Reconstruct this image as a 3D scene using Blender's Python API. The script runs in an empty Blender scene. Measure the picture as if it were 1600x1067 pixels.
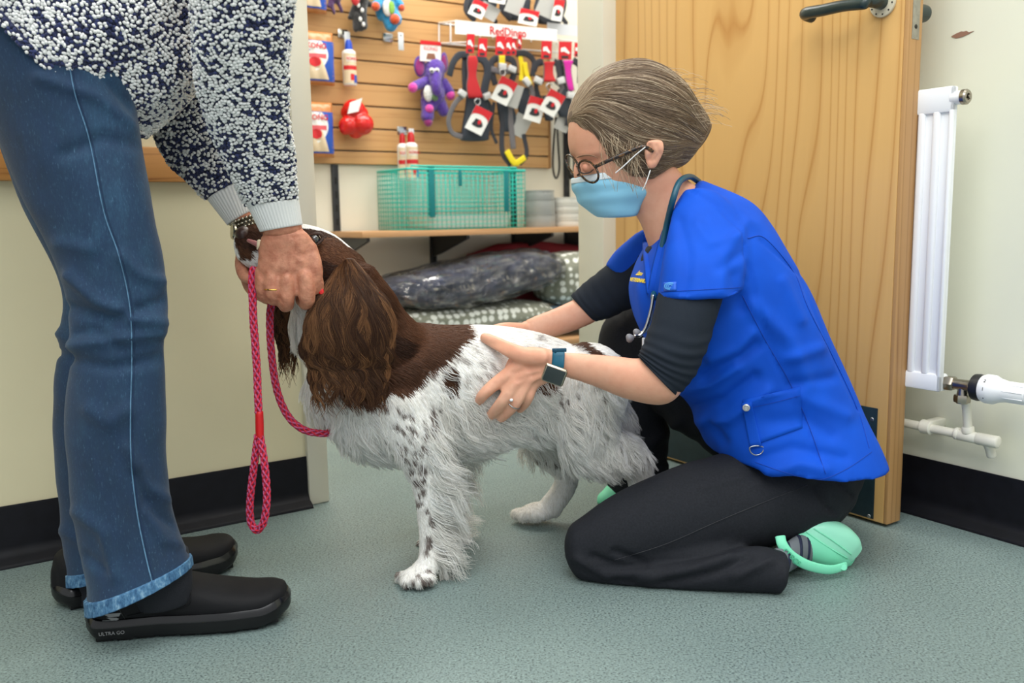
import bpy, bmesh, math, random
import numpy as np
from mathutils import Vector, Matrix

scene = bpy.context.scene
COL = scene.collection
random.seed(7)
rng = np.random.default_rng(11)

# ------------------------------------------------------------------ camera, world, lights
CAM_H, F_PX, PITCH, ROLL, YAW = 0.6, 1403.3, 0.137527, -0.0159131, 0.987497
fwd = np.array([0, math.cos(PITCH), -math.sin(PITCH)])
_right = np.array([1.0, 0, 0]); _up = np.array([0, math.sin(PITCH), math.cos(PITCH)])
cam_r = math.cos(ROLL) * _right + math.sin(ROLL) * _up
cam_u = -math.sin(ROLL) * _right + math.cos(ROLL) * _up
CAM = np.array([0, 0, CAM_H])
cd = bpy.data.cameras.new('camera'); cam = bpy.data.objects.new('camera', cd); COL.objects.link(cam)
cam.matrix_world = Matrix(((cam_r[0], cam_u[0], -fwd[0], 0), (cam_r[1], cam_u[1], -fwd[1], 0), (cam_r[2], cam_u[2], -fwd[2], CAM_H), (0, 0, 0, 1)))
cd.sensor_width = 36; cd.sensor_fit = 'HORIZONTAL'; cd.lens = F_PX / 1600 * 36
cd.clip_start = 0.02
cd.dof.use_dof = True; cd.dof.focus_distance = 1.42; cd.dof.aperture_fstop = 5.0
scene.camera = cam
scene.view_settings.view_transform = 'Standard'; scene.view_settings.look = 'None'
scene.view_settings.exposure = 0.25; scene.view_settings.gamma = 1.0
scene.view_settings.use_curve_mapping = False
w = bpy.data.worlds.new('world'); scene.world = w; w.use_nodes = True
w.node_tree.nodes['Background'].inputs[0].default_value = (0.93, 0.97, 1.0, 1)
w.node_tree.nodes['Background'].inputs[1].default_value = 0.68

def area(name, loc, sx, sy, power, col, rot=(0, 0, 0)):
    l = bpy.data.lights.new(name, 'AREA'); l.shape = 'RECTANGLE'; l.size = sx; l.size_y = sy
    l.energy = power; l.color = col
    o = bpy.data.objects.new(name, l); COL.objects.link(o); o.location = loc; o.rotation_euler = rot
    return o
WA = math.pi / 2 - YAW                     # rotation of the doorway wall about z
area('ceiling_or_fill_lamp', (0.45, 1.05, 2.36), 1.5, 1.2, 23, (0.97, 0.99, 1.0), (0, 0, WA))
area('ceiling_or_fill_lamp', (-0.75, 0.35, 2.36), 1.5, 1.2, 18, (0.97, 0.99, 1.0), (0, 0, WA))
area('ceiling_or_fill_lamp', (0.35, -1.0, 2.36), 1.8, 1.2, 42, (0.97, 0.99, 1.0), (0, 0, WA))  # fill light added behind the camera to brighten surfaces facing it
area('ceiling_or_fill_lamp', (-0.25, 2.85, 2.36), 1.5, 0.9, 30, (1.0, 0.97, 0.92), (0, 0, WA))
area('ceiling_or_fill_lamp', (0.75, 3.35, 2.36), 1.2, 0.6, 14, (1.0, 0.97, 0.92), (0, 0, WA))

# ------------------------------------------------------------------ pixel geometry used to measure the room
A = np.array([math.sin(YAW), math.cos(YAW), 0])      # along the doorway wall, to the right and away
B = np.array([-math.cos(YAW), math.sin(YAW), 0])     # along the right wall, away from the camera
N = -B                                               # the doorway wall faces this way
Z = np.array([0, 0, 1.0])
def ray(x, y): return fwd + (x - 800) / F_PX * cam_r - (y - 533.5) / F_PX * cam_u
def P(x, y, d):
    r = ray(x, y); return CAM + r * (d / r[1])
def on_plane(x, y, p, n):
    r = ray(x, y); return CAM + r * (np.dot(np.array(p) - CAM, n) / np.dot(r, n))
def on_floor(x, y, z=0.0):
    r = ray(x, y); return CAM + r * ((z - CAM_H) / r[2])
def project(p):
    q = np.asarray(p) - CAM; zz = q @ fwd
    return 800 + F_PX * (q @ cam_r) / zz, 533.5 - F_PX * (q @ cam_u) / zz

# ------------------------------------------------------------------ materials
def lin(c):
    if len(c) == 3 and max(c) > 1: c = [v / 255 for v in c]
    return tuple(v / 12.92 if v <= 0.04045 else ((v + 0.055) / 1.055) ** 2.4 for v in c[:3])
class NT:
    def __init__(s, m): s.t = m.node_tree; s.n = s.t.nodes; s.bsdf = s.n['Principled BSDF']
    def new(s, ty, **kw):
        nd = s.n.new(ty)
        for k, v in kw.items(): setattr(nd, k, v)
        return nd
    def link(s, a, b): s.t.links.new(a, b)
    def coords(s, scale=(1, 1, 1), kind='Object'):
        tc = s.new('ShaderNodeTexCoord'); mp = s.new('ShaderNodeMapping'); mp.inputs['Scale'].default_value = scale
        s.link(tc.outputs[kind], mp.inputs[0]); return mp.outputs[0]
    def noise(s, scale, vec=None, detail=4, rough=0.55, dist=0):
        nd = s.new('ShaderNodeTexNoise'); nd.inputs['Scale'].default_value = scale; nd.inputs['Detail'].default_value = detail
        nd.inputs['Roughness'].default_value = rough; nd.inputs['Distortion'].default_value = dist
        if vec is not None: s.link(vec, nd.inputs['Vector'])
        return nd.outputs['Fac']
    def ramp(s, fac, stops, interp='LINEAR'):
        r = s.new('ShaderNodeValToRGB'); r.color_ramp.interpolation = interp
        e = r.color_ramp.elements
        while len(e) < len(stops): e.new(0.5)
        for el, (p, c) in zip(e, stops): el.position = p; el.color = (*c, 1)
        s.link(fac, r.inputs[0]); return r.outputs[0]
    def mix(s, fac, a, b, mode='MIX'):
        m = s.new('ShaderNodeMix', data_type='RGBA', blend_type=mode)
        for sock, v in ((m.inputs[0], fac), (m.inputs[6], a), (m.inputs[7], b)):
            if hasattr(v, 'is_output'): s.link(v, sock)
            elif isinstance(v, (int, float)): sock.default_value = v
            else: sock.default_value = (*v, 1)
        return m.outputs[2]
    def math(s, op, a, b=0.0):
        m = s.new('ShaderNodeMath', operation=op)
        for sock, v in ((m.inputs[0], a), (m.inputs[1], b)):
            if hasattr(v, 'is_output'): s.link(v, sock)
            else: sock.default_value = v
        return m.outputs[0]
    def bump(s, h, strength, dist=0.002):
        b = s.new('ShaderNodeBump'); b.inputs['Strength'].default_value = strength; b.inputs['Distance'].default_value = dist
        s.link(h, b.inputs['Height']); s.link(b.outputs[0], s.bsdf.inputs['Normal'])
_mats = {}
def mat(name, rgb=(200, 200, 200), rough=0.5, metal=0.0, spec=0.5, var=None, bump=None, sss=0, alpha=None, sheen=0, coat=0):
    """var=(scale, amount) mottles the colour, bump=(scale, strength, distance)"""
    if name in _mats: return _mats[name]
    m = bpy.data.materials.new(name); m.use_nodes = True; t = NT(m); b = t.bsdf
    c = lin(rgb)
    b.inputs['Base Color'].default_value = (*c, 1); b.inputs['Roughness'].default_value = rough
    b.inputs['Metallic'].default_value = metal; b.inputs['Specular IOR Level'].default_value = spec
    if var:
        v = t.coords(); f = t.noise(var[0], v)
        k = var[1]
        col = t.ramp(f, [(0.3, tuple(x * (1 - k) for x in c)), (0.7, tuple(min(1, x * (1 + k)) for x in c))])
        t.link(col, b.inputs['Base Color'])
    if bump:
        v = t.coords(); t.bump(t.noise(bump[0], v, 3), bump[1], bump[2] if len(bump) > 2 else 0.001)
    if sss:
        b.inputs['Subsurface Weight'].default_value = sss; b.inputs['Subsurface Radius'].default_value = (0.008, 0.003, 0.0015)
    if sheen: b.inputs['Sheen Weight'].default_value = sheen
    if coat: b.inputs['Coat Weight'].default_value = coat
    if alpha is not None: b.inputs['Alpha'].default_value = alpha
    _mats[name] = m; return m

# ------------------------------------------------------------------ mesh building
class MB:
    def __init__(s): s.v = []; s.f = []; s.mi = []; s.n = 0
    def add(s, verts, faces, mi=0):
        verts = np.asarray(verts, float); s.v.append(verts)
        for f in faces: s.f.append(tuple(int(i) + s.n for i in f)); s.mi.append(mi)
        s.n += len(verts); return s
    def build(s, name, mats, parent=None, world=False, smooth=True, kind=None):
        me = bpy.data.meshes.new(name)
        me.from_pydata([tuple(x) for x in np.concatenate(s.v)], [], s.f)
        return link_mesh(name, me, mats, parent, world, smooth, kind, s.mi)
def link_mesh(name, me, mats, parent=None, world=False, smooth=True, kind=None, mi=None):
    if not isinstance(mats, (list, tuple)): mats = [mats]
    for m in mats: me.materials.append(m)
    if mi is not None and len(mats) > 1: me.polygons.foreach_set('material_index', mi)
    if smooth: me.polygons.foreach_set('use_smooth', [True] * len(me.polygons))
    me.update()
    if smooth == 'auto':
        me.set_sharp_from_angle(angle=math.radians(38))
    o = bpy.data.objects.new(name, me); COL.objects.link(o)
    attach(o, parent, world)
    if kind: o['kind'] = kind
    return o
def attach(o, parent, world=False):
    if parent is not None:
        o.parent = parent
        if world:
            q = parent; off = Vector((0, 0, 0))
            while q is not None: off += Vector(q.location); q = q.parent
            o.location = -off
def root(name, label, cat, loc=(0, 0, 0), rz=0.0, group=None):
    o = bpy.data.objects.new(name, None); COL.objects.link(o); o.empty_display_size = 0.05
    o.location = tuple(loc); o.rotation_euler = (0, 0, rz)
    return tag(o, label, cat, group)
def tag(o, label, cat, group=None):
    o['label'] = label; o['category'] = cat
    if group: o['group'] = group
    return o
def struct(o): o['kind'] = 'structure'; return o
def copy_tree(o, parent=None):
    c = o.copy(); COL.objects.link(c)
    if parent is not None: c.parent = parent
    for ch in list(o.children): copy_tree(ch, c)
    return c

def nrm(v): v = np.asarray(v, float); return v / (np.linalg.norm(v) + 1e-12)
def catmull(K, sub):
    """K (n, m) control rows -> interpolated rows"""
    K = np.asarray(K, float); n = len(K)
    if n < 3 or sub <= 1:
        if sub <= 1: return K
        t = np.linspace(0, 1, (n - 1) * sub + 1) * (n - 1)
        i = np.minimum(t.astype(int), n - 2); fr = (t - i)[:, None]
        return K[i] * (1 - fr) + K[i + 1] * fr
    out = []
    E = np.vstack([2 * K[0] - K[1], K, 2 * K[-1] - K[-2]])
    for i in range(n - 1):
        p0, p1, p2, p3 = E[i], E[i + 1], E[i + 2], E[i + 3]
        for j in range(sub):
            t = j / sub
            out.append(0.5 * ((2 * p1) + (-p0 + p2) * t + (2 * p0 - 5 * p1 + 4 * p2 - p3) * t * t + (-p0 + 3 * p1 - 3 * p2 + p3) * t ** 3))
    out.append(K[-1]); return np.array(out)
def ring(c, u, v): return np.concatenate([c, u, v])
def S(x0, y0, x1, y1, d, k=1.0, dd=0.0, vd=(0, 1, 0)):
    """cross-section whose silhouette runs from one picture point to another at depth d; k = depth / width"""
    a = P(x0, y0, d - dd / 2); b = P(x1, y1, d + dd / 2)
    u = (b - a) / 2; return ring((a + b) / 2, u, nrm(vd) * np.linalg.norm(u) * k)
def rings_pts(R, n, fn=None, power=2.0):
    th = np.linspace(0, 2 * np.pi, n, endpoint=False)
    c, s = np.cos(th), np.sin(th)
    if power != 2.0:
        c = np.sign(c) * np.abs(c) ** (2 / power); s = np.sign(s) * np.abs(s) ** (2 / power)
    C, U, V = R[:, 0:3], R[:, 3:6], R[:, 6:9]
    k = np.ones((len(R), n)) if fn is None else fn(np.linspace(0, 1, len(R))[:, None], th[None, :])
    return C[:, None, :] + k[:, :, None] * (U[:, None, :] * c[None, :, None] + V[:, None, :] * s[None, :, None])
def dome(R, d0, d1, steps=4):
    out = list(R)
    def end(r, r2, dl):
        T = nrm(r[:3] - r2[:3]); L = dl * min(np.linalg.norm(r[3:6]), np.linalg.norm(r[6:9])); res = []
        for j in range(1, steps + 1):
            a = j / steps * math.pi / 2; k = max(math.cos(a), 0.03)
            res.append(ring(r[:3] + T * L * math.sin(a), r[3:6] * k, r[6:9] * k))
        return res
    if d0: out = end(out[0], out[1], d0)[::-1] + out
    if d1: out = out + end(R[-1], R[-2], d1)
    return np.array(out)
def loft(mb, R, n=24, sub=4, d0=0.6, d1=0.6, fn=None, mi=0, power=2.0, caps=True):
    R = catmull(np.array(R), sub)
    R = dome(R, d0, d1)
    p = rings_pts(R, n, fn, power); m = len(R)
    faces = []
    idx = np.arange(m * n).reshape(m, n)
    a, b = idx[:-1], idx[1:]
    q = np.stack([a, np.roll(a, -1, 1), np.roll(b, -1, 1), b], -1).reshape(-1, 4)
    # outward orientation
    c0 = p[m // 2].mean(0); e1 = p[m // 2, 1] - p[m // 2, 0]; e2 = p[min(m // 2 + 1, m - 1), 0] - p[m // 2, 0]
    flip = np.dot(np.cross(e1, e2), p[m // 2, 0] - c0) < 0
    if flip: q = q[:, ::-1]
    faces = [tuple(f) for f in q]
    if caps:
        r0 = list(idx[0]); r1 = list(idx[-1])
        faces += [tuple(r0 if flip else r0[::-1]), tuple(r1[::-1] if flip else r1)]
    mb.add(p.reshape(-1, 3), faces, mi); return p
def rod_rings(pts, rad, flat=1.0, up=None):
    pts = np.asarray(pts, float); rad = np.broadcast_to(np.asarray(rad, float), (len(pts),))
    T = np.gradient(pts, axis=0); T /= np.linalg.norm(T, axis=1)[:, None] + 1e-12
    ref = np.array(up, float) if up is not None else (Z if abs(T[0] @ Z) < 0.9 else np.array([1.0, 0, 0]))
    R = []
    u = nrm(np.cross(T[0], ref))
    for i in range(len(pts)):
        if up is not None: u = nrm(np.cross(T[i], ref)) if np.linalg.norm(np.cross(T[i], ref)) > 1e-3 else u
        else: u = nrm(u - T[i] * (u @ T[i]))
        v = np.cross(T[i], u)
        R.append(ring(pts[i], u * rad[i], v * rad[i] * flat))
    return np.array(R)
def rod(mb, pts, rad, n=10, sub=4, flat=1.0, up=None, d0=0.8, d1=0.8, mi=0, fn=None, power=2.0):
    pts = np.asarray(pts, float); rad = np.broadcast_to(np.asarray(rad, float), (len(pts),))
    q = catmull(np.column_stack([pts, rad]), sub)
    return loft(mb, rod_rings(q[:, :3], q[:, 3], flat, up), n, 1, d0, d1, fn, mi, power)
def ellipsoid(mb, c, r, M=None, n=16, m=10, mi=0):
    th = np.linspace(0, np.pi, m + 1)[1:-1]; ph = np.linspace(0, 2 * np.pi, n, endpoint=False)
    v = [[0, 0, 1]] + [[math.sin(t) * math.cos(p), math.sin(t) * math.sin(p), math.cos(t)] for t in th for p in ph] + [[0, 0, -1]]
    v = np.array(v) * np.array(r)
    if M is not None: v = v @ np.asarray(M).T
    v = v + np.asarray(c); f = []
    L = len(th)
    for j in range(n): f.append((0, 1 + j, 1 + (j + 1) % n))
    for i in range(L - 1):
        for j in range(n):
            a = 1 + i * n + j; b = 1 + i * n + (j + 1) % n; f.append((a, a + n, b + n, b))
    e = len(v) - 1
    for j in range(n): f.append((e, 1 + (L - 1) * n + (j + 1) % n, 1 + (L - 1) * n + j))
    mb.add(v, f, mi); return mb
def box(mb, x0, x1, y0, y1, z0, z1, bev=0.0, seg=2, M=None, o=None, mi=0):
    bm = bmesh.new(); bmesh.ops.create_cube(bm, size=1)
    for v in bm.verts:
        v.co = Vector(((x0 + x1) / 2 + v.co.x * (x1 - x0), (y0 + y1) / 2 + v.co.y * (y1 - y0), (z0 + z1) / 2 + v.co.z * (z1 - z0)))
    if bev: bmesh.ops.bevel(bm, geom=list(bm.edges), offset=bev, segments=seg, profile=0.5, affect='EDGES')
    bm.verts.index_update(); v = np.array([x.co for x in bm.verts]); f = [[x.index for x in g.verts] for g in bm.faces]; bm.free()
    if M is not None: v = v @ np.asarray(M).T
    if o is not None: v = v + np.asarray(o)
    mb.add(v, f, mi); return mb
def lathe(mb, prof, n=24, M=None, o=None, mi=0, closed=False):
    """prof: (radius, height) from bottom up, about z"""
    th = np.linspace(0, 2 * np.pi, n, endpoint=False); v = []
    for r, z in prof: v += [[max(r, 1e-4) * math.cos(t), max(r, 1e-4) * math.sin(t), z] for t in th]
    f = []; m = len(prof)
    for i in range(m - 1):
        for j in range(n):
            f.append((i * n + j, i * n + (j + 1) % n, (i + 1) * n + (j + 1) % n, (i + 1) * n + j))
    f.append(tuple(range(n))[::-1]); f.append(tuple(range((m - 1) * n, m * n)))
    v = np.array(v)
    if M is not None: v = v @ np.asarray(M).T
    if o is not None: v = v + np.asarray(o)
    mb.add(v, f, mi); return mb
def plate(mb, pts, thick, nv, mi=0, mj=None):
    """a flat outline (3-D points, in order) given thickness along nv"""
    p = np.asarray(pts, float); nv = nrm(nv) * thick / 2; n = len(p)
    v = np.vstack([p + nv, p - nv])
    ar = sum(np.cross(p[i], p[(i + 1) % n]) for i in range(n))
    a, b = list(range(n)), list(range(n, 2 * n))
    if np.dot(ar, nv) < 0: mb.add(v, [a[::-1]], mi); mb.f.append(tuple(i + mb.n - 2 * n for i in b)); side = 1
    else: mb.add(v, [a], mi); mb.f.append(tuple(i + mb.n - 2 * n for i in b[::-1])); side = 0
    mb.mi.append(mi)
    for i in range(n):
        j = (i + 1) % n; q = (i, i + n, j + n, j) if not side else (j, j + n, i + n, i)
        mb.f.append(tuple(x + mb.n - 2 * n for x in q)); mb.mi.append(mi if mj is None else mj)
    return mb
def frame_from(z, x=None):
    z = nrm(z); x = np.array([1.0, 0, 0]) if x is None else np.asarray(x, float)
    if abs(z @ nrm(x)) > 0.95: x = np.array([0, 1.0, 0])
    y = nrm(np.cross(z, x)); x = np.cross(y, z); return np.column_stack([x, y, z])
def text(name, body, size, M, o, m, parent, extrude=0.0004, world=False, bold=0.0, align='CENTER', shear=0.0):
    """lettering as a thin mesh; M columns = reading direction, up, normal"""
    cu = bpy.data.curves.new(name, 'FONT'); cu.body = body; cu.size = size; cu.extrude = extrude; cu.offset = bold
    cu.align_x = align; cu.align_y = 'CENTER'; cu.resolution_u = 3; cu.shear = shear
    t = bpy.data.objects.new(name, cu); COL.objects.link(t)
    bpy.context.view_layer.update()
    me = bpy.data.meshes.new_from_object(t.evaluated_get(bpy.context.evaluated_depsgraph_get()))
    bpy.data.objects.remove(t)
    v = np.empty(len(me.vertices) * 3); me.vertices.foreach_get('co', v)
    v = v.reshape(-1, 3) @ np.asarray(M).T + np.asarray(o); me.vertices.foreach_set('co', v.ravel())
    return link_mesh(name, me, m, parent, world, False)
def remesh(mb, voxel, smooth=4, factor=0.5):
    """closed overlapping pieces -> one continuous surface"""
    me = bpy.data.meshes.new('tmp'); me.from_pydata([tuple(x) for x in np.concatenate(mb.v)], [], mb.f)
    o = bpy.data.objects.new('tmp', me); COL.objects.link(o)
    r = o.modifiers.new('r', 'REMESH'); r.mode = 'VOXEL'; r.voxel_size = voxel
    if smooth:
        s = o.modifiers.new('s', 'SMOOTH'); s.iterations = smooth; s.factor = factor
    dg = bpy.context.evaluated_depsgraph_get(); dg.update()
    out = bpy.data.meshes.new_from_object(o.evaluated_get(dg))
    bpy.data.objects.remove(o); bpy.data.meshes.remove(me)
    return out
def mesh_co(me):
    v = np.empty(len(me.vertices) * 3); me.vertices.foreach_get('co', v); return v.reshape(-1, 3)
def mesh_no(me):
    v = np.empty(len(me.vertices) * 3); me.vertices.foreach_get('normal', v); return v.reshape(-1, 3)
def set_co(me, v): me.vertices.foreach_set('co', np.ascontiguousarray(v).ravel()); me.update()
def vcol(me, name, rgb):
    a = me.color_attributes.new(name, 'FLOAT_COLOR', 'POINT')
    a.data.foreach_set('color', np.column_stack([rgb, np.ones(len(rgb))]).astype(np.float32).ravel())
def join_meshes(ms):
    mb = MB()
    for me in ms: mb.add(mesh_co(me), [tuple(p.vertices) for p in me.polygons])
    return mb
def hair_curves(name, pts, radius, m, parent, cols=None):
    """pts (n, k, 3), radius (n,k): strands as one hair object"""
    n, k, _ = pts.shape
    hc = bpy.data.hair_curves.new(name); hc.add_curves([k] * n)
    hc.attributes['position'].data.foreach_set('vector', pts.reshape(-1).astype(np.float32))
    ra = hc.attributes.get('radius') or hc.attributes.new('radius', 'FLOAT', 'POINT')
    ra.data.foreach_set('value', radius.reshape(-1).astype(np.float32))
    if cols is not None:
        ca = hc.attributes.new('coat', 'FLOAT_COLOR', 'CURVE')
        ca.data.foreach_set('color', np.column_stack([cols, np.ones(n)]).astype(np.float32).ravel())
    hc.materials.append(m)
    o = bpy.data.objects.new(name, hc); COL.objects.link(o); attach(o, parent, True); o['kind'] = 'stuff'
    return o
def sm(x, a, b):
    t = np.clip((np.asarray(x, float) - a) / (b - a), 0, 1); return t * t * (3 - 2 * t)
def in_poly(x, y, poly):
    x = np.asarray(x); y = np.asarray(y); r = np.zeros(x.shape, bool); n = len(poly)
    for i in range(n):
        x0, y0 = poly[i]; x1, y1 = poly[(i + 1) % n]
        c = ((y0 > y) != (y1 > y)); xi = (x1 - x0) * (y - y0) / ((y1 - y0) if y1 != y0 else 1e-9) + x0
        r ^= c & (x < xi)
    return r
def vnoise(p, scale, seed=0):
    """cheap smooth 3-D value noise in -1..1"""
    r = np.random.default_rng(seed); s = np.zeros(len(p))
    for i in range(7):
        k = r.normal(size=3); k = k / np.linalg.norm(k) * scale * (0.6 + 0.25 * i); s += np.sin(p @ k + r.uniform(0, 6.28))
    return s / 3.2

# ================================================================== THE ROOM
MW = np.column_stack([A, B, Z])
L0 = on_floor(495, 785); L0[2] = 0
R0 = on_floor(1401, 788.7); R0[2] = 0
E0 = on_floor(1385, 825); E0[2] = 0                      # free bottom corner of the open door
def sA(px, py, p=None): p = L0 if p is None else p; return float((on_plane(px, py, p, N) - p) @ A)
W0 = P(650, 400, 3.55); W0[2] = 0                        # back wall of the shop
CEIL = 2.4
wall_near = mat('wall_paint', (230, 229, 209), 0.6, var=(2.5, 0.03), bump=(220, 0.12, 0.0006))
wall_shop = mat('wall_paint_shop', (232, 227, 212), 0.6, var=(2.0, 0.04), bump=(220, 0.1, 0.0006))
wall_warm_dimmed = mat('wall_paint_warm_dimmed', (220, 211, 176), 0.6, var=(2.5, 0.03), bump=(220, 0.12, 0.0006))  # yellower cream, also darkened to paint in weaker light on the left
white_gloss = mat('cream_gloss_paint', (222, 217, 198), 0.35, var=(6, 0.03), bump=(60, 0.1, 0.0008))
black_vinyl = mat('black_vinyl', (14, 15, 21), 0.5, spec=0.2, var=(40, 0.25), bump=(150, 0.15, 0.0005))

def floor_mat():
    m = bpy.data.materials.new('speckled_vinyl'); m.use_nodes = True; t = NT(m)
    v = t.coords(); base = lin((133, 154, 153))
    big = t.ramp(t.noise(1.6, v, 3), [(0.3, lin((116, 133, 131))), (0.7, lin((127, 144, 141)))])
    f1 = t.ramp(t.noise(300, v, 2, 0.6), [(0.38, (0.22, 0.24, 0.26)), (0.46, (1, 1, 1)), (0.6, (1, 1, 1)), (0.7, (1.7, 1.7, 1.65))])
    f2 = t.ramp(t.noise(190, v, 2, 0.6), [(0.33, (0.62, 0.64, 0.66)), (0.45, (1, 1, 1))])
    c = t.mix(0.8, big, f1, 'MULTIPLY'); c = t.mix(0.7, c, f2, 'MULTIPLY')
    t.link(c, t.bsdf.inputs['Base Color']); 
    r = t.ramp(t.noise(5, v, 4), [(0.3, (0.36,) * 3), (0.7, (0.5,) * 3)]); t.link(r, t.bsdf.inputs['Roughness'])
    t.bump(t.noise(260, v, 2), 0.12, 0.0006); return m
mb = MB(); box(mb, -3.2, 3.2, -3.0, 3.2, -0.06, 0, M=MW, o=L0); struct(mb.build('floor', floor_mat(), smooth=False))
mb = MB(); box(mb, -3.2, 3.2, -3.0, 3.2, CEIL, CEIL + 0.06, M=MW, o=L0)
struct(mb.build('ceiling', mat('ceiling_paint', (238, 238, 234), 0.8), smooth=False))

s_wall = sA(458, 250); s_post = sA(512, 775)
s_r0 = sA(941, 300); s_r1 = s_r0 + 0.06
T_R = sA(905, 300, L0 + B * 0.10) - s_r0                  # how far the far edge of the right reveal sits inward
sR = float((R0 - L0) @ A)                                 # the right wall in the doorway wall's own distance
mb = MB(); box(mb, -2.4, s_wall, 0, 0.12, 0, CEIL, M=MW, o=L0); struct(mb.build('wall_left', wall_warm_dimmed, smooth=False))
mb = MB(); box(mb, s_r1, sR + 0.1, 0.001, 0.12, 0, CEIL, M=MW, o=L0); box(mb, s_wall, s_r1, 0, 0.12, 2.06, CEIL, M=MW, o=L0)
struct(mb.build('wall_middle', wall_near, smooth=False))
rB = lambda p: float((p - R0) @ B)
mb = MB(); box(mb, sR, sR + 0.1, -3.0, 0.0, 0, CEIL, M=MW, o=L0); struct(mb.build('wall_right', wall_near, smooth=False))
sb = float((W0 - L0) @ B)
mb = MB(); box(mb, -2.0, 2.6, sb, sb + 0.1, 0, CEIL, M=MW, o=L0); struct(mb.build('wall_back', wall_shop, smooth=False))
mb = MB(); box(mb, -1.6, -1.5, 0.12, sb, 0, CEIL, M=MW, o=L0); struct(mb.build('wall_shop_left', wall_shop, smooth=False))
mb = MB(); box(mb, 2.3, 2.4, 0.12, sb, 0, CEIL, M=MW, o=L0); struct(mb.build('wall_shop_right', wall_shop, smooth=False))
# door frame posts
mb = MB(); box(mb, s_wall - 0.004, s_post, -0.012, 0.14, 0, 2.06, 0.004, M=MW, o=L0); struct(mb.build('trim_1', white_gloss, smooth='auto'))
mb = MB(); box(mb, s_r0 + min(0, T_R) * 0, s_r1 + 0.012, -0.004, 0.10, 0, 2.06, 0.003, M=MW, o=L0); struct(mb.build('trim_2', white_gloss, smooth='auto'))
mb = MB(); box(mb, s_wall, s_r1, -0.012, 0.14, 2.06, 2.10, 0.004, M=MW, o=L0); struct(mb.build('trim_3', white_gloss, smooth='auto'))
# skirting with its coved foot
def skirting(name, mapf, x0, x1, h):
    prof = [(0.0, h), (0.004, h + 0.001), (0.0055, h - 0.003), (0.006, 0.032), (0.009, 0.022), (0.016, 0.013), (0.03, 0.007), (0.034, 0.0015), (0.034, 0.0), (0.0, 0.0)]
    mb = MB(); n = len(prof)
    v = [mapf(x, o, z) for x in (x0, x1) for o, z in prof]
    f = [(i, (i + 1) % n, n + (i + 1) % n, n + i) for i in range(n)] + [tuple(range(n))[::-1], tuple(range(n, 2 * n))]
    mb.add(v, f); o = mb.build(name, black_vinyl, smooth='auto')
    bm = bmesh.new(); bm.from_mesh(o.data); bmesh.ops.recalc_face_normals(bm, faces=bm.faces); bm.to_mesh(o.data); bm.free()
    return struct(o)
h_sk = float(on_plane(240, 752, L0, N)[2])
skirting('baseboard_left', lambda x, o, z: L0 + A * x + N * o + Z * z, -2.4, s_wall - 0.004, h_sk)
skirting('baseboard_right', lambda x, o, z: R0 + B * x - A * o + Z * z, -2.0, float((L0 - R0) @ B), float(on_plane(1405, 706.5, R0, A)[2]))
# timber dado rail on the left wall
def timber(name, c0, c1, scale, rough=0.4, axis='y', dist=1.0, k=11):
    """flame-grain timber: contour lines of a stretched noise field"""
    m = bpy.data.materials.new(name); m.use_nodes = True; t = NT(m)
    v = t.coords(scale)
    n = t.noise(1.0, v, 1.5, 0.4, 0.25)
    tc = t.new('ShaderNodeTexCoord'); sx = t.new('ShaderNodeSeparateXYZ'); t.link(tc.outputs['Object'], sx.inputs[0])
    lin_ = t.math('MULTIPLY', sx.outputs[{'x': 0, 'y': 1, 'z': 2}[axis]], dist)
    ph = t.math('FRACT', t.math('ADD', t.math('MULTIPLY', n, k), lin_))
    line = t.ramp(ph, [(0.0, (1, 1, 1)), (0.05, (0.35,) * 3), (0.2, (0.06,) * 3), (0.75, (0.0,) * 3), (0.93, (0.3,) * 3), (1.0, (1, 1, 1))])
    fine = t.noise(1.0, t.coords(tuple(q * 22 if q > 1 else q * 3 for q in scale)), 4, 0.7)
    a, b = lin(c0), lin(c1)
    c = t.mix(line, a, b)
    c = t.mix(t.math('MULTIPLY', fine, 0.55), c, tuple(0.72 * x + 0.28 * y for x, y in zip(a, b)))
    t.link(c, t.bsdf.inputs['Base Color']); t.bsdf.inputs['Roughness'].default_value = rough
    t.bump(fine, 0.15, 0.0006); return m
rail_wood = timber('rail_pine', (196, 138, 74), (140, 84, 36), (2.0, 2.0, 60), 0.42, 'z', 40, 2.5)
z0, z1 = float(on_plane(222, 284.6, L0, N)[2]), float(on_plane(213, 230, L0, N)[2])
mb = MB(); box(mb, -2.4, s_wall - 0.03, -0.02, 0.0, z0, z1, 0.003, M=MW, o=L0); struct(mb.build('trim_4', rail_wood, smooth='auto'))
# a chip knocked out of the paint on the right wall
chip = [(-.016, .001), (-.008, .005), (0, .0075), (.004, .006), (.008, .0068), (.012, .003), (.02, .0035), (.011, -.001), (.002, -.004), (-.008, -.0045), (-.012, -.002)]
pc = on_plane(1502, 55, R0, A)
mb = MB(); plate(mb, [pc - B * x * 1.2 + Z * y * 0.9 - A * 0.0006 for x, y in chip], 0.001, A); wr = bpy.data.objects['wall_right']
mb.build('paint_chip', mat('bare_plaster', (150, 112, 92), 0.9), wr, smooth=False)
for px, py, nm in ((486, 766, 'scuff'),):
    pass

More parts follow.
